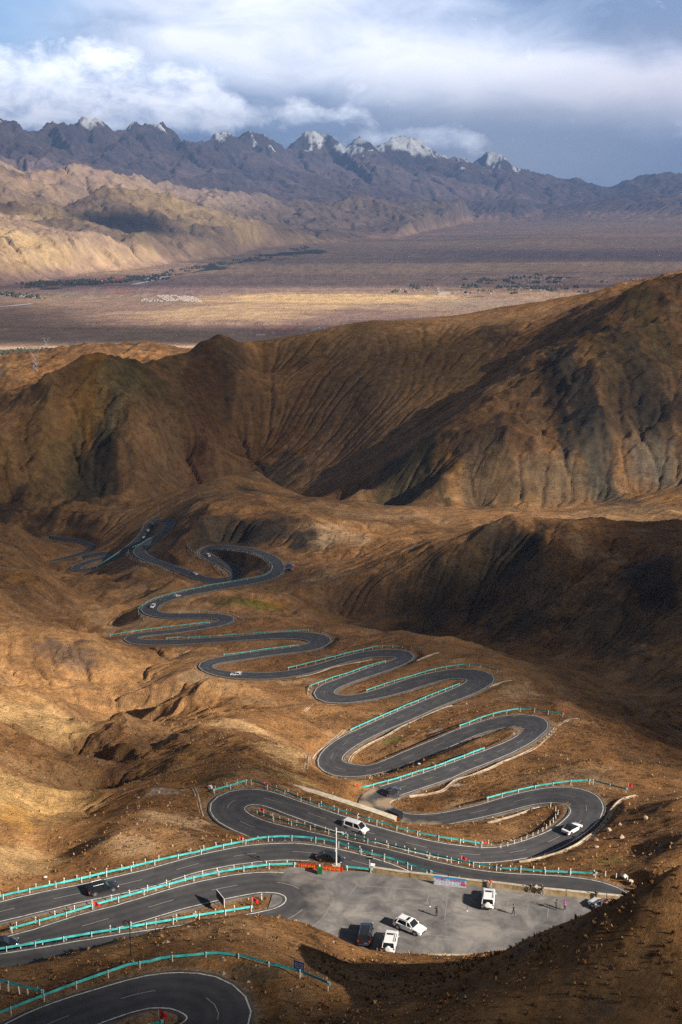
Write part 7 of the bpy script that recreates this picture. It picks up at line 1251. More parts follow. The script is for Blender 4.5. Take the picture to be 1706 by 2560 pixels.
thin_pole('lamp_pole', 'tiny white lamp pole at the top of the highest narrow loop', p, 8.3, .12, m_galv, lampx)
p = ongr(214, 1342, -312); thin_pole('utility_pole', 'tiny dark utility pole beside the farthest bend', p, 8.0, .12, m_dark)
for u, v, l in [(1075, 2266, 'thin dark post standing left of the person in black in the parking place'), (1168, 2277, 'thin dark post standing below the parked white SUV in the parking place')]:
    p = PZ(u, v, LOT_Z); o = thing('post_with_base', l, 'post', p); b = MB(); b.cyl((0, 0, .05), (0, 0, 1.05), .035, n=8); b.build('post', m_dark, o); b = MB(); b.cyl((0, 0, 0), (0, 0, .06), .16, .12, n=12); b.build('base', m_galv, o)
def text_mesh(name, body, size, mat, parent, mtx, extr=0.004):
    cu = bpy.data.curves.new(name, 'FONT'); cu.body = body; cu.size = size; cu.align_x = 'LEFT'; cu.align_y = 'CENTER'; cu.extrude = extr; cu.offset = size*0.012
    t = bpy.data.objects.new(name, cu); C.objects.link(t); dg = bpy.context.evaluated_depsgraph_get(); me = bpy.data.meshes.new_from_object(t.evaluated_get(dg)); bpy.data.objects.remove(t)
    me.name = name; me.materials.clear(); me.materials.append(mat); xs = [v.co.x for v in me.vertices] or [0]
    w_ = max(xs)-min(xs); me.transform(Matrix.Translation((-min(xs), 0, 0)))
    o = bpy.data.objects.new(name, me); C.objects.link(o); o.parent = parent; o.matrix_local = mtx; return o, w_
# printed banner on the parapet
a = Vector(PZ(1085, 2211, LOT_Z)); c = Vector(PZ(1166, 2221, LOT_Z)); W_ = (c-a).length; dx = (c-a).normalized(); rz = math.atan2(dx.y, dx.x); HB_ = 1.5
o = thing('printed_banner', 'blue and white printed banner with magenta and white lettering on the parapet', 'banner', tuple(a+Vector((0, 0, 0.03))), rz)
m_bn, tb, bb = principled('banner_print', rough=0.55)
tc = tb.new('ShaderNodeTexCoord'); sx = tb.new('ShaderNodeSeparateXYZ'); tb.l.new(tc.outputs['Generated'], sx.inputs[0]); nn = tb.noise(tc.outputs['Generated'], 3.0, 5, 0.6)
tb.l.new(tb.ramp(tb.math('ADD', sx.outputs[2], tb.math('MULTIPLY', tb.math('SUBTRACT', nn, 0.5), 0.35)), [(0.0, (0.62, 0.60, 0.66)), (0.30, (0.22, 0.30, 0.42)), (0.5, (0.40, 0.52, 0.66)), (0.72, (0.55, 0.66, 0.80)), (0.80, (0.02, 0.30, 0.62)), (1.0, (0.01, 0.25, 0.58))]), bb.inputs['Base Color'])
b = MB(); b.box((W_/2, -.02, HB_/2), (W_, .03, HB_)); b.build('banner_sheet', m_bn, o)
m_mag = M('magenta_letters', (0.42, 0.0, 0.16), 0.5); m_whl = M('white_letters', (0.85, 0.86, 0.88), 0.5); m_redl = M('red_letters', (0.60, 0.005, 0.02), 0.5)
RX = Matrix.Rotation(math.radians(90), 4, 'X')
try:
    t1, w1 = text_mesh('lettering', '今日爬过了所有的弯', 0.44, m_mag, o, Matrix.Translation((0.25, -.045, 1.0)) @ RX); t1.scale.x = (W_-1.1)/w1
    t2, w2 = text_mesh('lettering', '从此人生尽是坦途', 0.56, m_whl, o, Matrix.Translation((0.18, -.045, 0.45)) @ RX); t2.scale.x = (W_-1.05)/w2
    t3, w3 = text_mesh('lettering', '路', 1.0, m_redl, o, Matrix.Translation((W_-0.82, -.045, 0.66)) @ RX); t3.scale.x = 0.68/w3
except Exception as e_: print('text', e_)
# two red banners hung on the rail
m_rb = M('red_banner_cloth', (0.56, 0.035, 0.012), 0.7, nz=0.25, nsc=4); m_ye = M('yellow_letters', (0.85, 0.42, 0.03), 0.6)
def red_banner(label, u0, v0, u1, v1, seed):
    a = Vector(PZ(u0, v0, -103.2)); c = Vector(PZ(u1, v1, -103.2)); W_ = (c-a).length; rz = math.atan2((c-a).y, (c-a).x); o = thing('red_banner', label, 'banner', tuple(a), rz, 'red banners hung on the guardrail')
    b = MB(); n_ = 24; rings = []
    for k in range(n_+1):
        x = W_*k/n_; sag = .05*math.sin(k*1.3)+.03*math.sin(k*2.9); rings.append([(x, sag*.6-.02, .12+sag*.5), (x, sag*.6+.01, .12+sag*.5), (x, sag*.5+.01, .93+sag*.3), (x, sag*.5-.02, .93+sag*.3)])
    b.loft(rings); b.build('cloth', m_rb, o)
    r_ = random.Random(seed); t = MB(); x = .3
    while x < W_-.3:                     # small yellow characters, too fine to read in the photo
        for _ in range(5): t.box((x+r_.uniform(-.11, .11), -.085, .55+r_.uniform(-.17, .17)), (r_.choice((.05, .22)), .02, r_.choice((.045, .05))))
        t.box((x, -.085, .54), (.035, .02, .36)); x += .34
    t.build('lettering', m_ye, o)
red_banner('red banner with small yellow lettering, the left one of the two on the guardrail', 745, 2170, 796, 2176, 1)
red_banner('red banner with small yellow lettering, the right one at the foot of the white pole', 806, 2177, 858, 2182, 2)
p = PZ(800, 2184, LOT_Z); o = thing('rubbish_bin', 'dark green bin standing between the two red banners', 'bin', p)
b = MB(); b.box((0, 0, .62), (.72, .66, 1.1), taper=1.12); b.build('bin_body', M('green_bin', (0.0, 0.11, 0.03), .5), o); b = MB(); b.box((0, 0, 1.21), (.84, .78, .08)); b.build('lid', M('green_lid', (0.0, 0.16, 0.05), .5), o)
b = MB(); b.box((0, .1, 1.36), (.22, .2, .22)); b.build('white_bag', m_whl, o)
# flags
m_flag = M('red_flag_cloth', (0.62, 0.012, 0.012), 0.7)
def flag(label, p, s=1.0, h=1.5):
    o = thing('red_flag', label, 'flag', p, random.Random(int(p[0]*7)).uniform(-.3, .3), 'small red flags along the road', s)
    b = MB(); b.cyl((0, 0, -.2), (0, 0, h), .02, n=6); b.build('pole', m_galv, o)
    vs = []; nx = 6
    for i in range(nx+1):
        for zt in (h, h-.55): x = i*.15; vs.append((x, .07*math.sin(i*1.2), zt-i*.075+.03*math.sin(i*2)))
    vs += [(x, y+.012, z) for x, y, z in vs]; n_ = 2*(nx+1); fs = [(2*i, 2*i+1, 2*i+3, 2*i+2) for i in range(nx)]+[(n_+2*i+2, n_+2*i+3, n_+2*i+1, n_+2*i) for i in range(nx)]
    fs += [(2*i, 2*i+2, n_+2*i+2, n_+2*i) for i in range(nx)]+[(2*i+1, n_+2*i+1, n_+2*i+3, 2*i+3) for i in range(nx)]+[(0, n_, n_+1, 1), (2*nx, 2*nx+1, n_+2*nx+1, n_+2*nx)]
    MB().add(vs, fs).build('flag_cloth', m_flag, o)
for u, v, z0, l, s in [(662, 1971, -116.4, 'red flag behind the guardrail at the left end of the white van leg', 1.1), (650, 2036, -115.5, 'red flag at the tip of the narrow strip between two legs', 1.15), (600, 2108, -107, 'red flag behind the longest guardrail on the hill side', 1.0), (236, 2276, -104.5, 'red flag on the guardrail below the black SUV', 1.2), (631, 2266, -102.8, 'red flag on the grassy island by the parking place', 1.25),
                       (1154, 2158, -116, 'red flag between the legs above the parapet banner', 1.2), (1206, 2116, -119.5, 'red flag by the guardrail end next to the dusty bank', 1.0), (889, 1972, -134, 'red flag by the sunlit bank at the dusty bend', 1.0), (1410, 1785, -143, 'red flag at the end of the guardrail of the second right bend', 1.1), (1570, 1975, -125, 'red flag at the end of the guardrail of the outer right bend', 1.3), (398, 2556, -88.7, 'dark red flag inside the nearest bend at the bottom', 1.25)]:
    x, y, z = ongr(u, v, z0); flag(l, (x, y, z), s*.85)
# boards
def board(name, label, p, rz, w_, h_, z_, cf, frame=True, lines=None, legs=(0.15, 0.85)):
    o = thing(name, label, 'sign', p, rz)
    b = MB(); b.box((0, 0, z_+h_/2), (w_, .05, h_)); b.build('sign_panel', cf, o)
    if frame:
        b = MB()
        for zz_ in (z_, z_+h_): b.box((0, 0, zz_), (w_+.08, .09, .06))
        for xx in (-w_/2, w_/2): b.box((xx, 0, z_+h_/2), (.06, .09, h_+.06))
        b.build('frame', m_galv, o)
    for f in legs: b = MB(); b.cyl((-w_/2+w_*f, .05, -.3), (-w_/2+w_*f, .05, z_+h_*.5), .045, n=8); b.build('leg', m_dark if frame else m_galv, o)
    if lines: lines(o, w_, h_, z_)
    return o
def l_purple(o, w_, h_, z_):
    r_ = random.Random(3); t = MB()
    for row in range(2):
        x = -w_*.32
        while x < w_*.32:
            for _ in range(4): t.box((x+r_.uniform(-.07, .07), -.04, z_+h_*(.38+.25*row)+r_.uniform(-.1, .1)), (r_.choice((.04, .2)), .02, .05))
            x += .28
    t.build('faded_lettering', M('faded_red', (.16, .05, .07), .7), o)
p = ongr(552, 2272, -103.2); board('billboard', 'dark slanting billboard with faded red lettering on the grassy island', p, math.radians(-62), 3.0, 1.35, 1.1, M('dark_purple_panel', (.045, .04, .065), .5, nz=.3), lines=l_purple)
def l_rows(n_, colr, rows, seed):
    def f(o, w_, h_, z_):
        r_ = random.Random(seed); t = MB()
        for row in rows:
            x = -w_*.4
            while x < w_*.4:
                wd = r_.uniform(.05, .14); t.box((x+wd/2, -.035, z_+h_*row), (wd, .015, h_*.09)); x += wd+r_.uniform(.03, .07)
        t.build('lettering', colr, o)
    return f
p = PZ(924, 2176, -103.2); board('information_sign', 'small black sign with a row of white marks left of the parapet', (p[0], p[1], -103.2), math.radians(-12), 1.0, .72, 1.95, M('black_panel', (.008, .008, .012), .4), frame=False, lines=l_rows(1, m_whl, (.5, .62), 4), legs=(.5,))
p = ongr(748, 2438, -88.3); board('road_sign', 'blue road sign with rows of white marks behind the nearest guardrail', p, math.radians(-30), 1.35, 1.05, .75, M('blue_panel', (.008, .04, .26), .4), frame=False, lines=l_rows(4, M('dim_white', (.4, .5, .7), .5), (.22, .4, .58, .78), 6), legs=(.25, .75))
p = PZ(932, 2169, -103.0); o = thing('floodlight', 'small white floodlight box at the left end of the parapet', 'lamp', p)
b = MB(); b.box((0, 0, .5), (.7, .3, .32), ry=.15); b.build('lamp_housing', m_whl, o); b = MB(); b.cyl((0, 0, -.4), (0, 0, .4), .05); b.build('stand', m_galv, o)
x, y, z = ongr(1630, 2228, -106); o = thing('boundary_marker', 'small light blue and white marker standing on the far right slope', 'marker', (x, y, z), .3)
b = MB(); b.box((0, 0, .5), (.75, .35, 1.2), taper=.8); b.build('marker_body', M('light_blue', (.05, .45, .75), .5), o); b = MB(); b.box((-.05, -.05, 1.2), (.62, .32, .5), taper=.7); b.build('marker_top', m_whl, o)
def boulder(label, p, s, col, seed):
    bm = bmesh.new(); bmesh.ops.create_icosphere(bm, subdivisions=3, radius=1.0); r_ = random.Random(seed); dirs = [Vector((r_.uniform(-1, 1), r_.uniform(-1, 1), r_.uniform(-1, 1))).normalized() for _ in range(12)]
    for v in bm.verts:
        for d in dirs:
            q = v.co.dot(d)
            if q > .72: v.co -= d*(q-.72)
        v.co = Vector((v.co.x*s[0], v.co.y*s[1], v.co.z*s[2]))
    me = bpy.data.meshes.new('boulder'); bm.to_mesh(me); bm.free(); me.materials.append(col); o = bpy.data.objects.new('boulder', me); C.objects.link(o); o.location = p; o.rotation_euler = (0, 0, r_.uniform(0, 3)); tag(o, label, 'rock')
m_pale = M('pale_rock', (.55, .52, .50), .8, nz=.25, nsc=1.5); m_tanr = M('tan_rock', (.40, .31, .23), .9, nz=.3, nsc=1.2)
for u, v, z0, s, l, mt in [(1562, 2192, -111, (1.1, .8, .7), 'pale pointed boulder right of the long lower guardrail', m_pale), (1578, 2203, -111, (.7, .5, .4), 'small pale rock right of the pale pointed boulder', m_pale), (1614, 2046, -119, (1.0, .8, .7), 'tan boulder highest on the slope right of the gutter', m_tanr), (1522, 2076, -119, (.9, .8, .6), 'tan boulder beside the outer right gutter', m_tanr), (1490, 2100, -118, (.8, .6, .5), 'tan rock nearest the outer right gutter', m_tanr), (1491, 2118, -117, (.8, .6, .4), 'low tan rock below the outer right gutter', m_tanr), (1555, 2094, -117, (1.0, .8, .6), 'grey boulder in the group on the right slope', m_tanr), (1550, 2062, -119, (.8, .6, .5), 'tan rock above the grey boulder on the right slope', m_tanr), (113, 2193, -109, (.5, .4, .3), 'white stone in the shaded gully behind the longest guardrail', m_pale), (1048, 1912, -147, (.7, .5, .4), 'pale rock on the bank above the straight guardrail', m_pale), (526, 1970, -116, (.9, .7, .9), 'pale stone block by the left tip of the bend', m_pale)]:
    x, y, z = ongr(u, v, z0); s = tuple(q*.7 for q in s); boulder(l, (x, y, z+s[2]*.2), s, mt, int(u))

# ------------------------------------------------------------------ lattice pylons
m_steel = M('pylon_steel', (.30, .32, .37), .5, .4)
def pylon(label, u, v, d, hpx, faint=1.0):
    p = PD(u, v, d); g0 = ground(p[0], p[1]); k = d/FPX; h = hpx*k; s = h/40.0
    o = thing('power_pylon', label, 'pylon', (p[0], p[1], g0), .15, 'lattice power pylons beyond the hills')
    r = .34*s
    b = MB()
    lv = [(0, 4.2), (9, 2.9), (17, 2.0), (23, 1.6)]
    for i in range(3):
        z0, w0 = lv[i]; z1, w1 = lv[i+1]
        for sx_, sy_ in ((1, 1), (1, -1), (-1, 1), (-1, -1)): b.cyl((sx_*w0*s, sy_*w0*s, z0*s), (sx_*w1*s, sy_*w1*s, z1*s), r, n=4)
        for sy_ in (1, -1): b.cyl((-w0*s, sy_*w0*s, z0*s), (w1*s, sy_*w1*s, z1*s), r*.6, n=4); b.cyl((w0*s, sy_*w0*s, z0*s), (-w1*s, sy_*w1*s, z1*s), r*.6, n=4); b.cyl((-w1*s, sy_*w1*s, z1*s), (w1*s, sy_*w1*s, z1*s), r*.6, n=4)
    b.build('tower_legs', m_steel, o)
    b = MB()
    for sx_ in (-1, 1):
        b.cyl((sx_*1.6*s, 0, 23*s), (sx_*6.5*s, 0, 30*s), r, n=4); b.cyl((sx_*6.5*s, 0, 30*s), (sx_*6.8*s, 0, 40*s), r, n=4); b.cyl((sx_*1.6*s, 0, 23*s), (sx_*8.2*s, 0, 38*s), r*.7, n=4)
    b.build('window_frame', m_steel, o)
    b = MB(); b.box((0, 0, 38*s), (30*s, 1.0*s, .5*s)); b.cyl((-15*s, 0, 38*s), (-6.6*s, 0, 40.4*s), r*.7, n=4); b.cyl((15*s, 0, 38*s), (6.6*s, 0, 40.4*s), r*.7, n=4); b.build('crossarm', m_steel, o)
    b = MB()
    for xx in (-14, 0, 14): b.cyl((xx*s, 0, 38*s), (xx*s, 0, 33*s), r*.8, n=4)
    b.build('insulators', m_steel, o)
pylon('nearest lattice pylon on the hill at the left, cutting the sunlit strip', 90, 941, 2150, 62)
pylon('smaller lattice pylon standing just behind the left hill crest', 184, 891, 2880, 34)
pylon('faint lattice pylon left of the two on the plain behind the left hills', 117, 874, 4400, 30)
pylon('faint small lattice pylon far out on the purple plain', 166, 797, 5600, 28)
pylon('faint lattice pylon cut by the left edge beside the brown mountain', -4, 1030, 2000, 70)

# ------------------------------------------------------------------ settlements on the plain
def house_mesh(name, w_, d_, h_, rh, mw, mr, flat=False):
    b = MB(); b.box((0, 0, h_/2-1), (w_, d_, h_+2))
    if flat: b.box((0, 0, h_+.15), (w_*1.03, d_*1.05, .5), 1)
    else: b.add([(-w_/2*1.05, -d_/2*1.1, h_), (w_/2*1.05, -d_/2*1.1, h_), (w_/2*1.05, d_/2*1.1, h_), (-w_/2*1.05, d_/2*1.1, h_), (-w_/2*.9, 0, h_+rh), (w_/2*.9, 0, h_+rh)], [(0, 1, 5, 4), (2, 3, 4, 5), (1, 2, 5), (3, 0, 4), (3, 2, 1, 0)], 1)
    for k in range(int(w_/4)): b.box((-w_/2+2+k*4, -d_/2-.05, h_*.55), (1.6, .12, 1.5), 2)
    return b.mesh(name, [mw, mr, m_glass])
hw_white = M('white_house_wall', (.46, .42, .38), .8); hw_tan = M('tan_house_wall', (.40, .30, .22), .9); hr_white = M('pale_roof', (.46, .42, .39), .7); hr_red = M('red_house_roof', (.42, .10, .06), .7); hr_blue = M('blue_house_roof', (.12, .22, .50), .6); hr_grey = M('grey_house_roof', (.28, .26, .27), .8); hw_pink = M('pink_house_wall', (.48, .20, .14), .8)
HM = {'barrack': house_mesh('long_white_house', 34, 9, 4.5, 3, hw_white, hr_white), 'red': house_mesh('red_roofed_house', 15, 11, 6, 5, hw_pink, hr_red), 'white': house_mesh('white_house', 14, 9, 4.5, 2.5, hw_white, hr_grey), 'blue': house_mesh('blue_roofed_house', 16, 10, 5, 3, hw_white, hr_blue), 'tan': house_mesh('flat_roofed_house', 15, 11, 5, 0, hw_tan, hr_grey, True), 'pink': house_mesh('pink_hall', 46, 16, 11, 5, hw_pink, hr_red), 'hall': house_mesh('white_hall', 60, 16, 7, 3, hw_white, hr_white)}
hrnd = random.Random(11)
def house(kind, u, v, label, rz=0.0, s=1.0, group=None):
    p = hit(u, v, 3400)
    if p is None: return
    o = bpy.data.objects.new(HM[kind].name, HM[kind]); C.objects.link(o); o.location = (p[0], p[1], ground(p[0], p[1])); o.rotation_euler = (0, 0, rz); o.scale = (s, s, s*1.1); tag(o, label, 'house', group)
for r in range(5):
    for c_ in range(9):
        u = 398+c_*10.6+r*5.0+hrnd.uniform(-1.5, 1.5); v = 740.0+r*3.1+c_*0.35-(4-abs(c_-4))*0.4
        if hrnd.random() < .9: house('barrack', u, v, 'long white house in the rows of the camp on the plain', .35+hrnd.uniform(-.05, .05), .52, 'long white houses in rows on the plain')
for c_ in range(14): house('white', 356+c_*3.6+hrnd.uniform(-2, 2), 748+hrnd.uniform(0, 7), 'small pale house left of the white rows on the plain', hrnd.uniform(0, 1), .8, 'small pale houses left of the white rows')
for c_ in range(13):
    house('red' if c_ < 6 else ('white' if c_ % 3 else 'tan'), 641+c_*20+hrnd.uniform(-2, 2), 829-c_*0.5+hrnd.uniform(-1, 1), 'red roofed house in the row on the near edge of the plain' if c_ < 6 else 'pale house in the row right of the red roofed ones', .1, .95, 'red roofed houses in a row' if c_ < 6 else 'pale houses right of the red roofed row')
for c_ in range(26): house(hrnd.choice(('white', 'tan', 'white', 'blue')), hrnd.uniform(760, 905), hrnd.uniform(820, 834), 'small house in the hamlet above the middle hill crest', hrnd.uniform(0, 1.5), .62, 'houses of the hamlet above the hill crest')
house('hall', 652, 839.5, 'long white hall below the red roofed houses', 0, .62)
for u, l in [(601, 'small white hall left of the red roofed houses'), (628, 'small white shed beside the long white hall'), (683, 'white shed right of the long white hall')]: house('white', u, 835, l, 0, .9)
for u, v, s in [(257, 702, .9), (298, 703, 1.0), (283, 704.5, .6)]: house('pink', u, v, {257: 'square pink hall in the riverside village', 298: 'larger pink hall right of the square one in the village', 283: 'low pink building between the two pink halls'}[u], 0, s)
for k in range(70):
    u = hrnd.uniform(60, 420); v = 716-(u-60)*0.062+hrnd.uniform(-5, 5)
    house(hrnd.choice(('white', 'tan', 'white', 'barrack', 'blue')), u, v, 'pale house among the dark trees of the riverside village', hrnd.uniform(0, 1.5), hrnd.uniform(.5, .9), 'houses of the riverside village')
for k in range(34):
    u = hrnd.uniform(0, 110); v = 733+u*0.11+hrnd.uniform(-4, 4)
    house(hrnd.choice(('white', 'tan')), u, v, 'small house near the left edge on the river flat', hrnd.uniform(0, 1.5), .6, 'small houses on the river flat at the left edge')
for k in range(60):
    u = hrnd.gauss(1330, 45); v = hrnd.uniform(688, 728)
    house(hrnd.choice(('white', 'tan', 'white')), u, v, 'small pale house in the village at the right of the plain', hrnd.uniform(0, 1.5), hrnd.uniform(.7, 1.1), 'houses of the right hand village')
for k in range(24): house(hrnd.choice(('white', 'tan')), hrnd.uniform(1440, 1700), hrnd.uniform(696, 704), 'small house in the string at the far right of the plain', hrnd.uniform(0, 1.5), .9, 'houses strung out at the far right')
for k in range(22): house(hrnd.choice(('white', 'tan')), hrnd.uniform(1000, 1240), hrnd.uniform(716, 736), 'small house scattered in the middle of the plain', hrnd.uniform(0, 1.5), .8, 'houses scattered in mid plain')
house('hall', 1112, 736, 'bright white hall alone in the middle of the plain', .1, 1.0); house('hall', 1104, 737.5, 'low white building left of the bright white hall', .1, .7)
# dark trees round the villages: too many and too small to tell apart
def clumps():
    b = MB(); r_ = random.Random(8)
    def clump(u, v, s):
        p = hit(u, v, 3400)
        if p is None: return
        g0 = ground(p[0], p[1])
        for _ in range(5):
            cx_, cy_ = p[0]+r_.gauss(0, s*2.0), p[1]+r_.gauss(0, s*3); R_ = s*r_.uniform(.5, 1.1); hh = s*r_.uniform(.9, 2.0); n_ = 7; rings = []
            for q, (zz_, rr) in enumerate(((-.05, .75), (.35, 1.0), (.75, .7), (1.0, .12))): rings.append([(cx_+math.cos(6.283*k/n_)*R_*rr*r_.uniform(.75, 1.2), cy_+math.sin(6.283*k/n_)*R_*rr*r_.uniform(.75, 1.2), g0+hh*zz_) for k in range(n_)])
            b.loft(rings)
    for k in range(250):
        t = r_.random()*.93
        if t < .42: u = r_.uniform(60, 420); v = 716-(u-60)*0.062+r_.uniform(-6, 6)
        elif t < .62: u = r_.uniform(400, 800); v = 690-(u-400)*0.185+r_.uniform(-6, 6)
        elif t < .70: u = r_.uniform(0, 110); v = 733+u*.11+r_.uniform(-3, 3)
        elif t < .82: u = r_.gauss(1330, 50); v = r_.uniform(688, 728)
        else: u = r_.uniform(1000, 1700); v = r_.uniform(698, 735)
        clump(u, v, r_.uniform(5, 10))
    for k in range(90): u = k*1.9; clump(u, 884-u*.045+r_.uniform(-1, 1), r_.uniform(4, 7))
    o = b.build('trees', M('far_tree_green', (.05, .055, .035), .9, nz=.4, nsc=.05)); o['kind'] = 'stuff'; o['label'] = 'dark trees round the villages on the plain'
clumps()
# pale river reaches on the plain
def flat_strip(name, pts, wpx, mat, kind='structure'):
    X = [hit(u, v, 3400) for u, v in pts]; X = np.array([q for q in X if q]); n_ = 40; s = np.linspace(0, len(X)-1, n_); P_ = np.stack([np.interp(s, np.arange(len(X)), X[:, k]) for k in range(2)], 1)
    T = np.gradient(P_, axis=0); T /= np.hypot(T[:, 0], T[:, 1])[:, None]; N = np.stack([-T[:, 1], T[:, 0]], 1); vs = []
    for i in range(n_):
        for sg in (-1, 1): x, y = P_[i]+N[i]*sg*wpx; vs.append((x, y, max(ground(x, y), ground(*P_[i]))+1.5))
    o = link_mesh(name, vs, [(2*i, 2*i+1, 2*i+3, 2*i+2) for i in range(n_-1)], mat, kind=kind)
m_riv = M('river_bed', (.62, .62, .64), .5)
flat_strip('river', pp('-20,768 20,766 50,763 80,760'), 16, m_riv); flat_strip('river', pp('335,712 360,706 385,700 410,693 425,690'), 22, m_riv)

# ------------------------------------------------------------------ scrub and stones close by (beyond counting)
def scrub():
    r_ = np.random.default_rng(12); V = []; Fc = []; Cc = []
    N_ = 30000
    y = 75*np.exp(r_.random(N_)*math.log(400/75)); x = (r_.random(N_)*2-1)*(0.30*y+8)
    hz = ground(x, y); i, j = grid_ij(x, y); dr = bil(DR, i, j); dl = bil(DL, i, j)
    # seen by the camera's frame only roughly; thinned where the ground is bare
    cl = fbm(x/9, y/9, 4, 33); ok = (dr > 1.1) & (dl > .8) & (cl > -.40+0.8*r_.random(N_)) & ((y > 135) | (r_.random(N_) < .6))
    x, y, hz = x[ok], y[ok], hz[ok]; cl = cl[ok]
    for a in range(len(x)):
        s = (0.10+0.24*r_.random()**3)*(1+0.0020*y[a]); nb_ = 7 if y[a] < 150 else 4
        base = len(V); br = r_.random()
        col = ((.27, .15, .065) if br < .45 else (.17, .10, .05) if br < .7 else (.36, .23, .11))
        if y[a] < 135 and br < .12: col = (.22, .085, .03)
        for k in range(nb_):
            t = r_.random()*6.283; l = s*(.5+r_.random()*.7); w_ = s*.30; dx, dy = math.cos(t), math.sin(t); px, py = -dy*w_, dx*w_; up = s*(.45+.6*r_.random()); q = r_.random()*.25*s
            V.append((x[a]+dx*q+px, y[a]+dy*q+py, hz[a]-.06)); V.append((x[a]+dx*q-px, y[a]+dy*q-py, hz[a]-.06)); V.append((x[a]+dx*l*.8-px*.6, y[a]+dy*l*.8-py*.6, hz[a]+up*.8)); V.append((x[a]+dx*l*.75+px*.5, y[a]+dy*l*.75+py*.5, hz[a]+up))
            Fc.append((base, base+1, base+2, base+3)); base += 4; f = .75+.5*r_.random(); Cc += [tuple(c*f for c in col)]*4
    me = bpy.data.meshes.new('dry_scrub'); V = np.array(V, np.float32); Fc = np.array(Fc, np.int32); me.vertices.add(len(V)); me.vertices.foreach_set('co', V.ravel()); me.loops.add(Fc.size); me.loops.foreach_set('vertex_index', Fc.ravel())
    me.polygons.add(len(Fc)); me.polygons.foreach_set('loop_start', np.arange(0, Fc.size, 4, dtype=np.int32)); me.update(calc_edges=True)
    ca = me.color_attributes.new('soil', 'FLOAT_COLOR', 'POINT'); c4 = np.ones((len(V), 4), np.float32); c4[:, :3] = Cc; ca.data.foreach_set('color', c4.ravel())
    m_, t, b = principled('scrub', rough=.95, spec=.1); at = t.new('ShaderNodeAttribute', attribute_name='soil'); t.l.new(at.outputs['Color'], b.inputs['Base Color'])
    me.materials.append(m_); o = bpy.data.objects.new('dry_scrub', me); C.objects.link(o); o['kind'] = 'stuff'; o['label'] = 'dry brown scrub scattered over the near slopes'
scrub()
def stones():
    r_ = np.random.default_rng(31); N_ = 2200; y = 75*np.exp(r_.random(N_)*math.log(420/75)); x = (r_.random(N_)*2-1)*(0.30*y+8)
    i, j = grid_ij(x, y); dr = bil(DR, i, j); dl = bil(DL, i, j); hz = ground(x, y); cl = fbm(x/15, y/15, 3, 77); ok = (dl > .5) & (dr > .7) & ((cl > .05) | (dr < 5)); x, y, hz = x[ok], y[ok], hz[ok]; V, F_ = [], []
    for a in range(len(x)):
        s = (.07+.22*r_.random()**3)*(1+.003*y[a]); b = len(V)
        pts = [(1, 0, 0), (0, 1, 0), (-1, 0, 0), (0, -1, 0), (.2, .1, .8), (0, 0, -.6)]
        for p in pts: q = .6+.7*r_.random(); V.append((x[a]+p[0]*s*q, y[a]+p[1]*s*q, hz[a]+.02+p[2]*s*q))
        F_ += [(b, b+1, b+4), (b+1, b+2, b+4), (b+2, b+3, b+4), (b+3, b, b+4), (b+1, b, b+5), (b+2, b+1, b+5), (b+3, b+2, b+5), (b, b+3, b+5)]
    o = link_mesh('stones', V, F_, M('stone', (.27, .20, .15), .9, nz=.4, nsc=.8), kind='stuff'); o['label'] = 'loose stones on the near slopes'
stones()

# ------------------------------------------------------------------ air between here and the ranges
def haze():
    x0, x1, y0, y1, z0, z1 = -16000.0, 16000.0, -400.0, 40000.0, -760.0, 1500.0
    vs = [(x, y, z) for z in (z0, z1) for y in (y0, y1) for x in (x0, x1)]
    fs = [(0, 2, 3, 1), (4, 5, 7, 6), (0, 1, 5, 4), (2, 6, 7, 3), (0, 4, 6, 2), (1, 3, 7, 5)]
    m_ = bpy.data.materials.new('haze_air'); m_.use_nodes = True; nt = m_.node_tree; nt.nodes.clear()
    out = nt.nodes.new('ShaderNodeOutputMaterial'); v = nt.nodes.new('ShaderNodeVolumePrincipled')
    v.inputs['Color'].default_value = (0.33, 0.54, 1.0, 1); v.inputs['Density'].default_value = HAZE
    v.inputs['Anisotropy'].default_value = 0.0
    nt.links.new(v.outputs[0], out.inputs['Volume'])
    o = link_mesh('haze', vs, fs, m_); o['kind'] = 'stuff'
HAZE = 3.9e-5
haze()
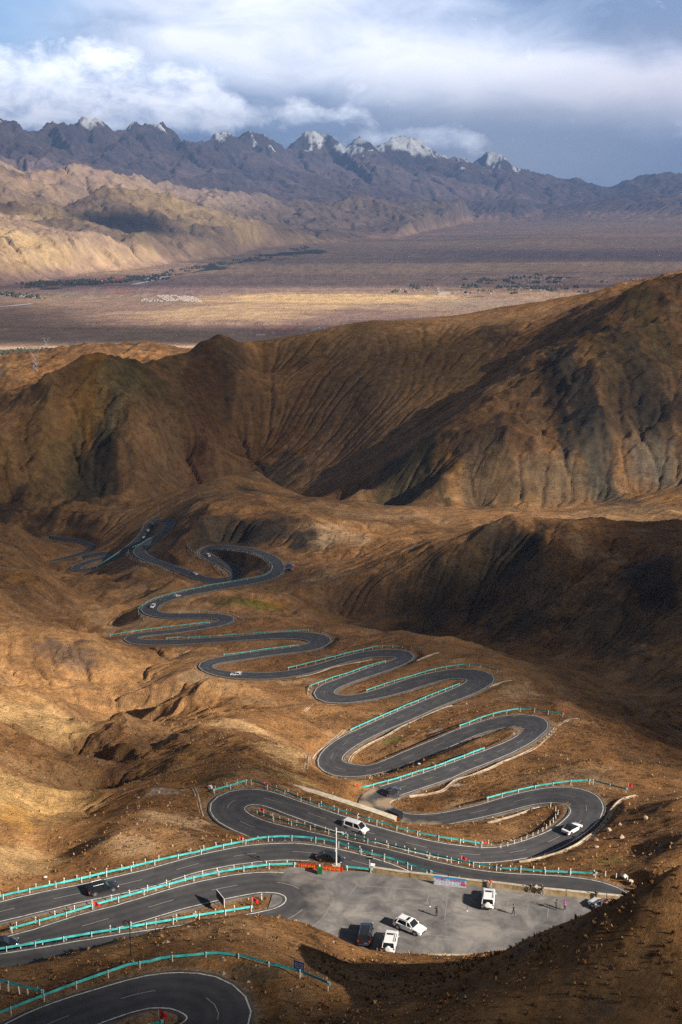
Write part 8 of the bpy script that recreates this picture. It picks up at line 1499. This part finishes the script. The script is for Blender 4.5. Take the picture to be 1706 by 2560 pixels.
# ------------------------------------------------------------------ unseen clouds added out of frame, density shaped to shade chosen ground
SH = np.array([SUN.x/SUN.z, SUN.y/SUN.z])
def shade_cloud_deck(alt, thick, box, base, blobs, zdef, nscale, namp):
    x0, x1, y0, y1 = box
    bm = bmesh.new(); bmesh.ops.create_grid(bm, x_segments=60, y_segments=60, size=0.5)
    for v in bm.verts:
        v.co.x = (x0+x1)/2+v.co.x*(x1-x0); v.co.y = (y0+y1)/2+v.co.y*(y1-y0)
        v.co.z = alt+thick*0.12*math.sin(v.co.x*0.004+1)*math.cos(v.co.y*0.0052)
    g = bmesh.ops.extrude_face_region(bm, geom=list(bm.faces))
    for v in g['geom']:
        if isinstance(v, bmesh.types.BMVert): v.co.z += thick*(0.7+0.3*math.sin(v.co.x*0.0031)*math.sin(v.co.y*0.0043+2))
    me = bpy.data.meshes.new('shade_cloud'); bm.to_mesh(me); bm.free(); o = bpy.data.objects.new('shade_cloud', me); C.objects.link(o); o['kind'] = 'stuff'
    m_ = bpy.data.materials.new('shade_cloud'); m_.use_nodes = True; t = NT(m_.node_tree); t.n.clear()
    out = t.new('ShaderNodeOutputMaterial'); g_ = t.new('ShaderNodeNewGeometry'); sx = t.new('ShaderNodeSeparateXYZ'); t.l.new(g_.outputs['Position'], sx.inputs[0]); X, Y, Z = sx.outputs
    # thickness is laid out on the underside's plane: slide each point along the sun ray to it
    X = t.math('SUBTRACT', X, t.math('MULTIPLY', t.math('SUBTRACT', Z, alt), float(SH[0]))); Y = t.math('SUBTRACT', Y, t.math('MULTIPLY', t.math('SUBTRACT', Z, alt), float(SH[1])))
    cv = t.new('ShaderNodeCombineXYZ'); t.l.new(X, cv.inputs[0]); t.l.new(Y, cv.inputs[1])
    n_ = t.noise(cv.outputs[0], nscale, 4, 0.55)
    d = t.math('ADD', base, t.math('MULTIPLY', t.math('SUBTRACT', n_, 0.5), namp))
    for (gx, gy, gz, rx, ry, wgt) in blobs:
        cx_, cy_ = gx+(alt-gz)*SH[0], gy+(alt-gz)*SH[1]
        a = t.math('DIVIDE', t.math('SUBTRACT', X, cx_), rx); b = t.math('DIVIDE', t.math('SUBTRACT', Y, cy_), ry)
        r = t.math('ADD', t.math('MULTIPLY', a, a), t.math('MULTIPLY', b, b)); r = t.math('MULTIPLY', r, r)
        e = t.math('POWER', 2.718, t.math('MULTIPLY', r, -0.7)); d = t.math('MULTIPLY_ADD', e, wgt, d)
    d = t.math('MINIMUM', t.math('MAXIMUM', d, 0.0), 0.97)
    a1 = t.math('SUBTRACT', 1.0, t.math('SQRT', t.math('SUBTRACT', 1.0, d)))      # light passes the underside and the top
    tr = t.new('ShaderNodeBsdfTransparent'); tl = t.new('ShaderNodeBsdfTranslucent'); tl.inputs[0].default_value = (0.12, 0.14, 0.17, 1)
    mx = t.new('ShaderNodeMixShader'); t.l.new(a1, mx.inputs[0]); t.l.new(tr.outputs[0], mx.inputs[1]); t.l.new(tl.outputs[0], mx.inputs[2]); t.l.new(mx.outputs[0], out.inputs[0])
    me.materials.append(m_)
shade_cloud_deck(1900, 160, (-3500, 12500, -3600, 11200), 0.89, [
    (-45, 290, -130, 120, 140, -0.95), (5, 175, -103, 75, 42, -0.85), (-30, 108, -88, 42, 25, 3.0), (30, 100, -75, 60, 25, 0.35), (15, 780, -232, 60, 90, -0.6), (230, 940, -240, 160, 80, -0.6), (-58, 262, -140, 17, 46, 2.6), (45, 300, -135, 60, 90, -0.22), (-80, 560, -205, 120, 120, -0.28),  # a small dense blob is added to darken the left gully
    (20, 95, -85, 70, 34, 0.28), (40, 880, -240, 190, 100, -0.22), (240, 1120, -270, 220, 90, -0.45),
    (110, 640, -205, 120, 170, 0.22), (110, 430, -180, 60, 110, 0.22), (-350, 450, -180, 150, 160, -0.15),
    (-300, 1350, -250, 260, 120, -0.06), (330, 1350, -150, 150, 160, -0.04), (150, 2000, -180, 520, 260, -0.42), (-500, 2500, -380, 400, 350, -0.35),
    (60, 6300, -560, 1400, 700, -1.5), (-450, 5500, -560, 620, 360, -1.1), (-800, 4330, -560, 1400, 220, -1.0), (-1300, 6700, -560, 900, 450, -0.5), (900, 5600, -560, 500, 120, -0.3),
    (1500, 11000, -560, 8000, 5200, -0.30), (4500, 12600, -560, 9000, 2600, -0.35), (-2400, 8700, -350, 1500, 1300, -0.78), (-2600, 11500, -200, 1500, 1500, -0.6), (-1100, 9700, -350, 500, 500, -0.35), (-1800, 10300, -330, 500, 520, 0.9), (-2900, 9900, -330, 350, 300, 0.6)],
    -200, 0.0011, 0.22)
shade_cloud_deck(6500, 500, (-12000, 26000, 2500, 24000), 0.52, [(-4200, 13800, 0, 2600, 1500, -0.7), (-1500, 15000, -200, 900, 700, -0.4), (2200, 22500, 900, 3500, 1500, -0.25)], 0, 0.0003, 0.3)
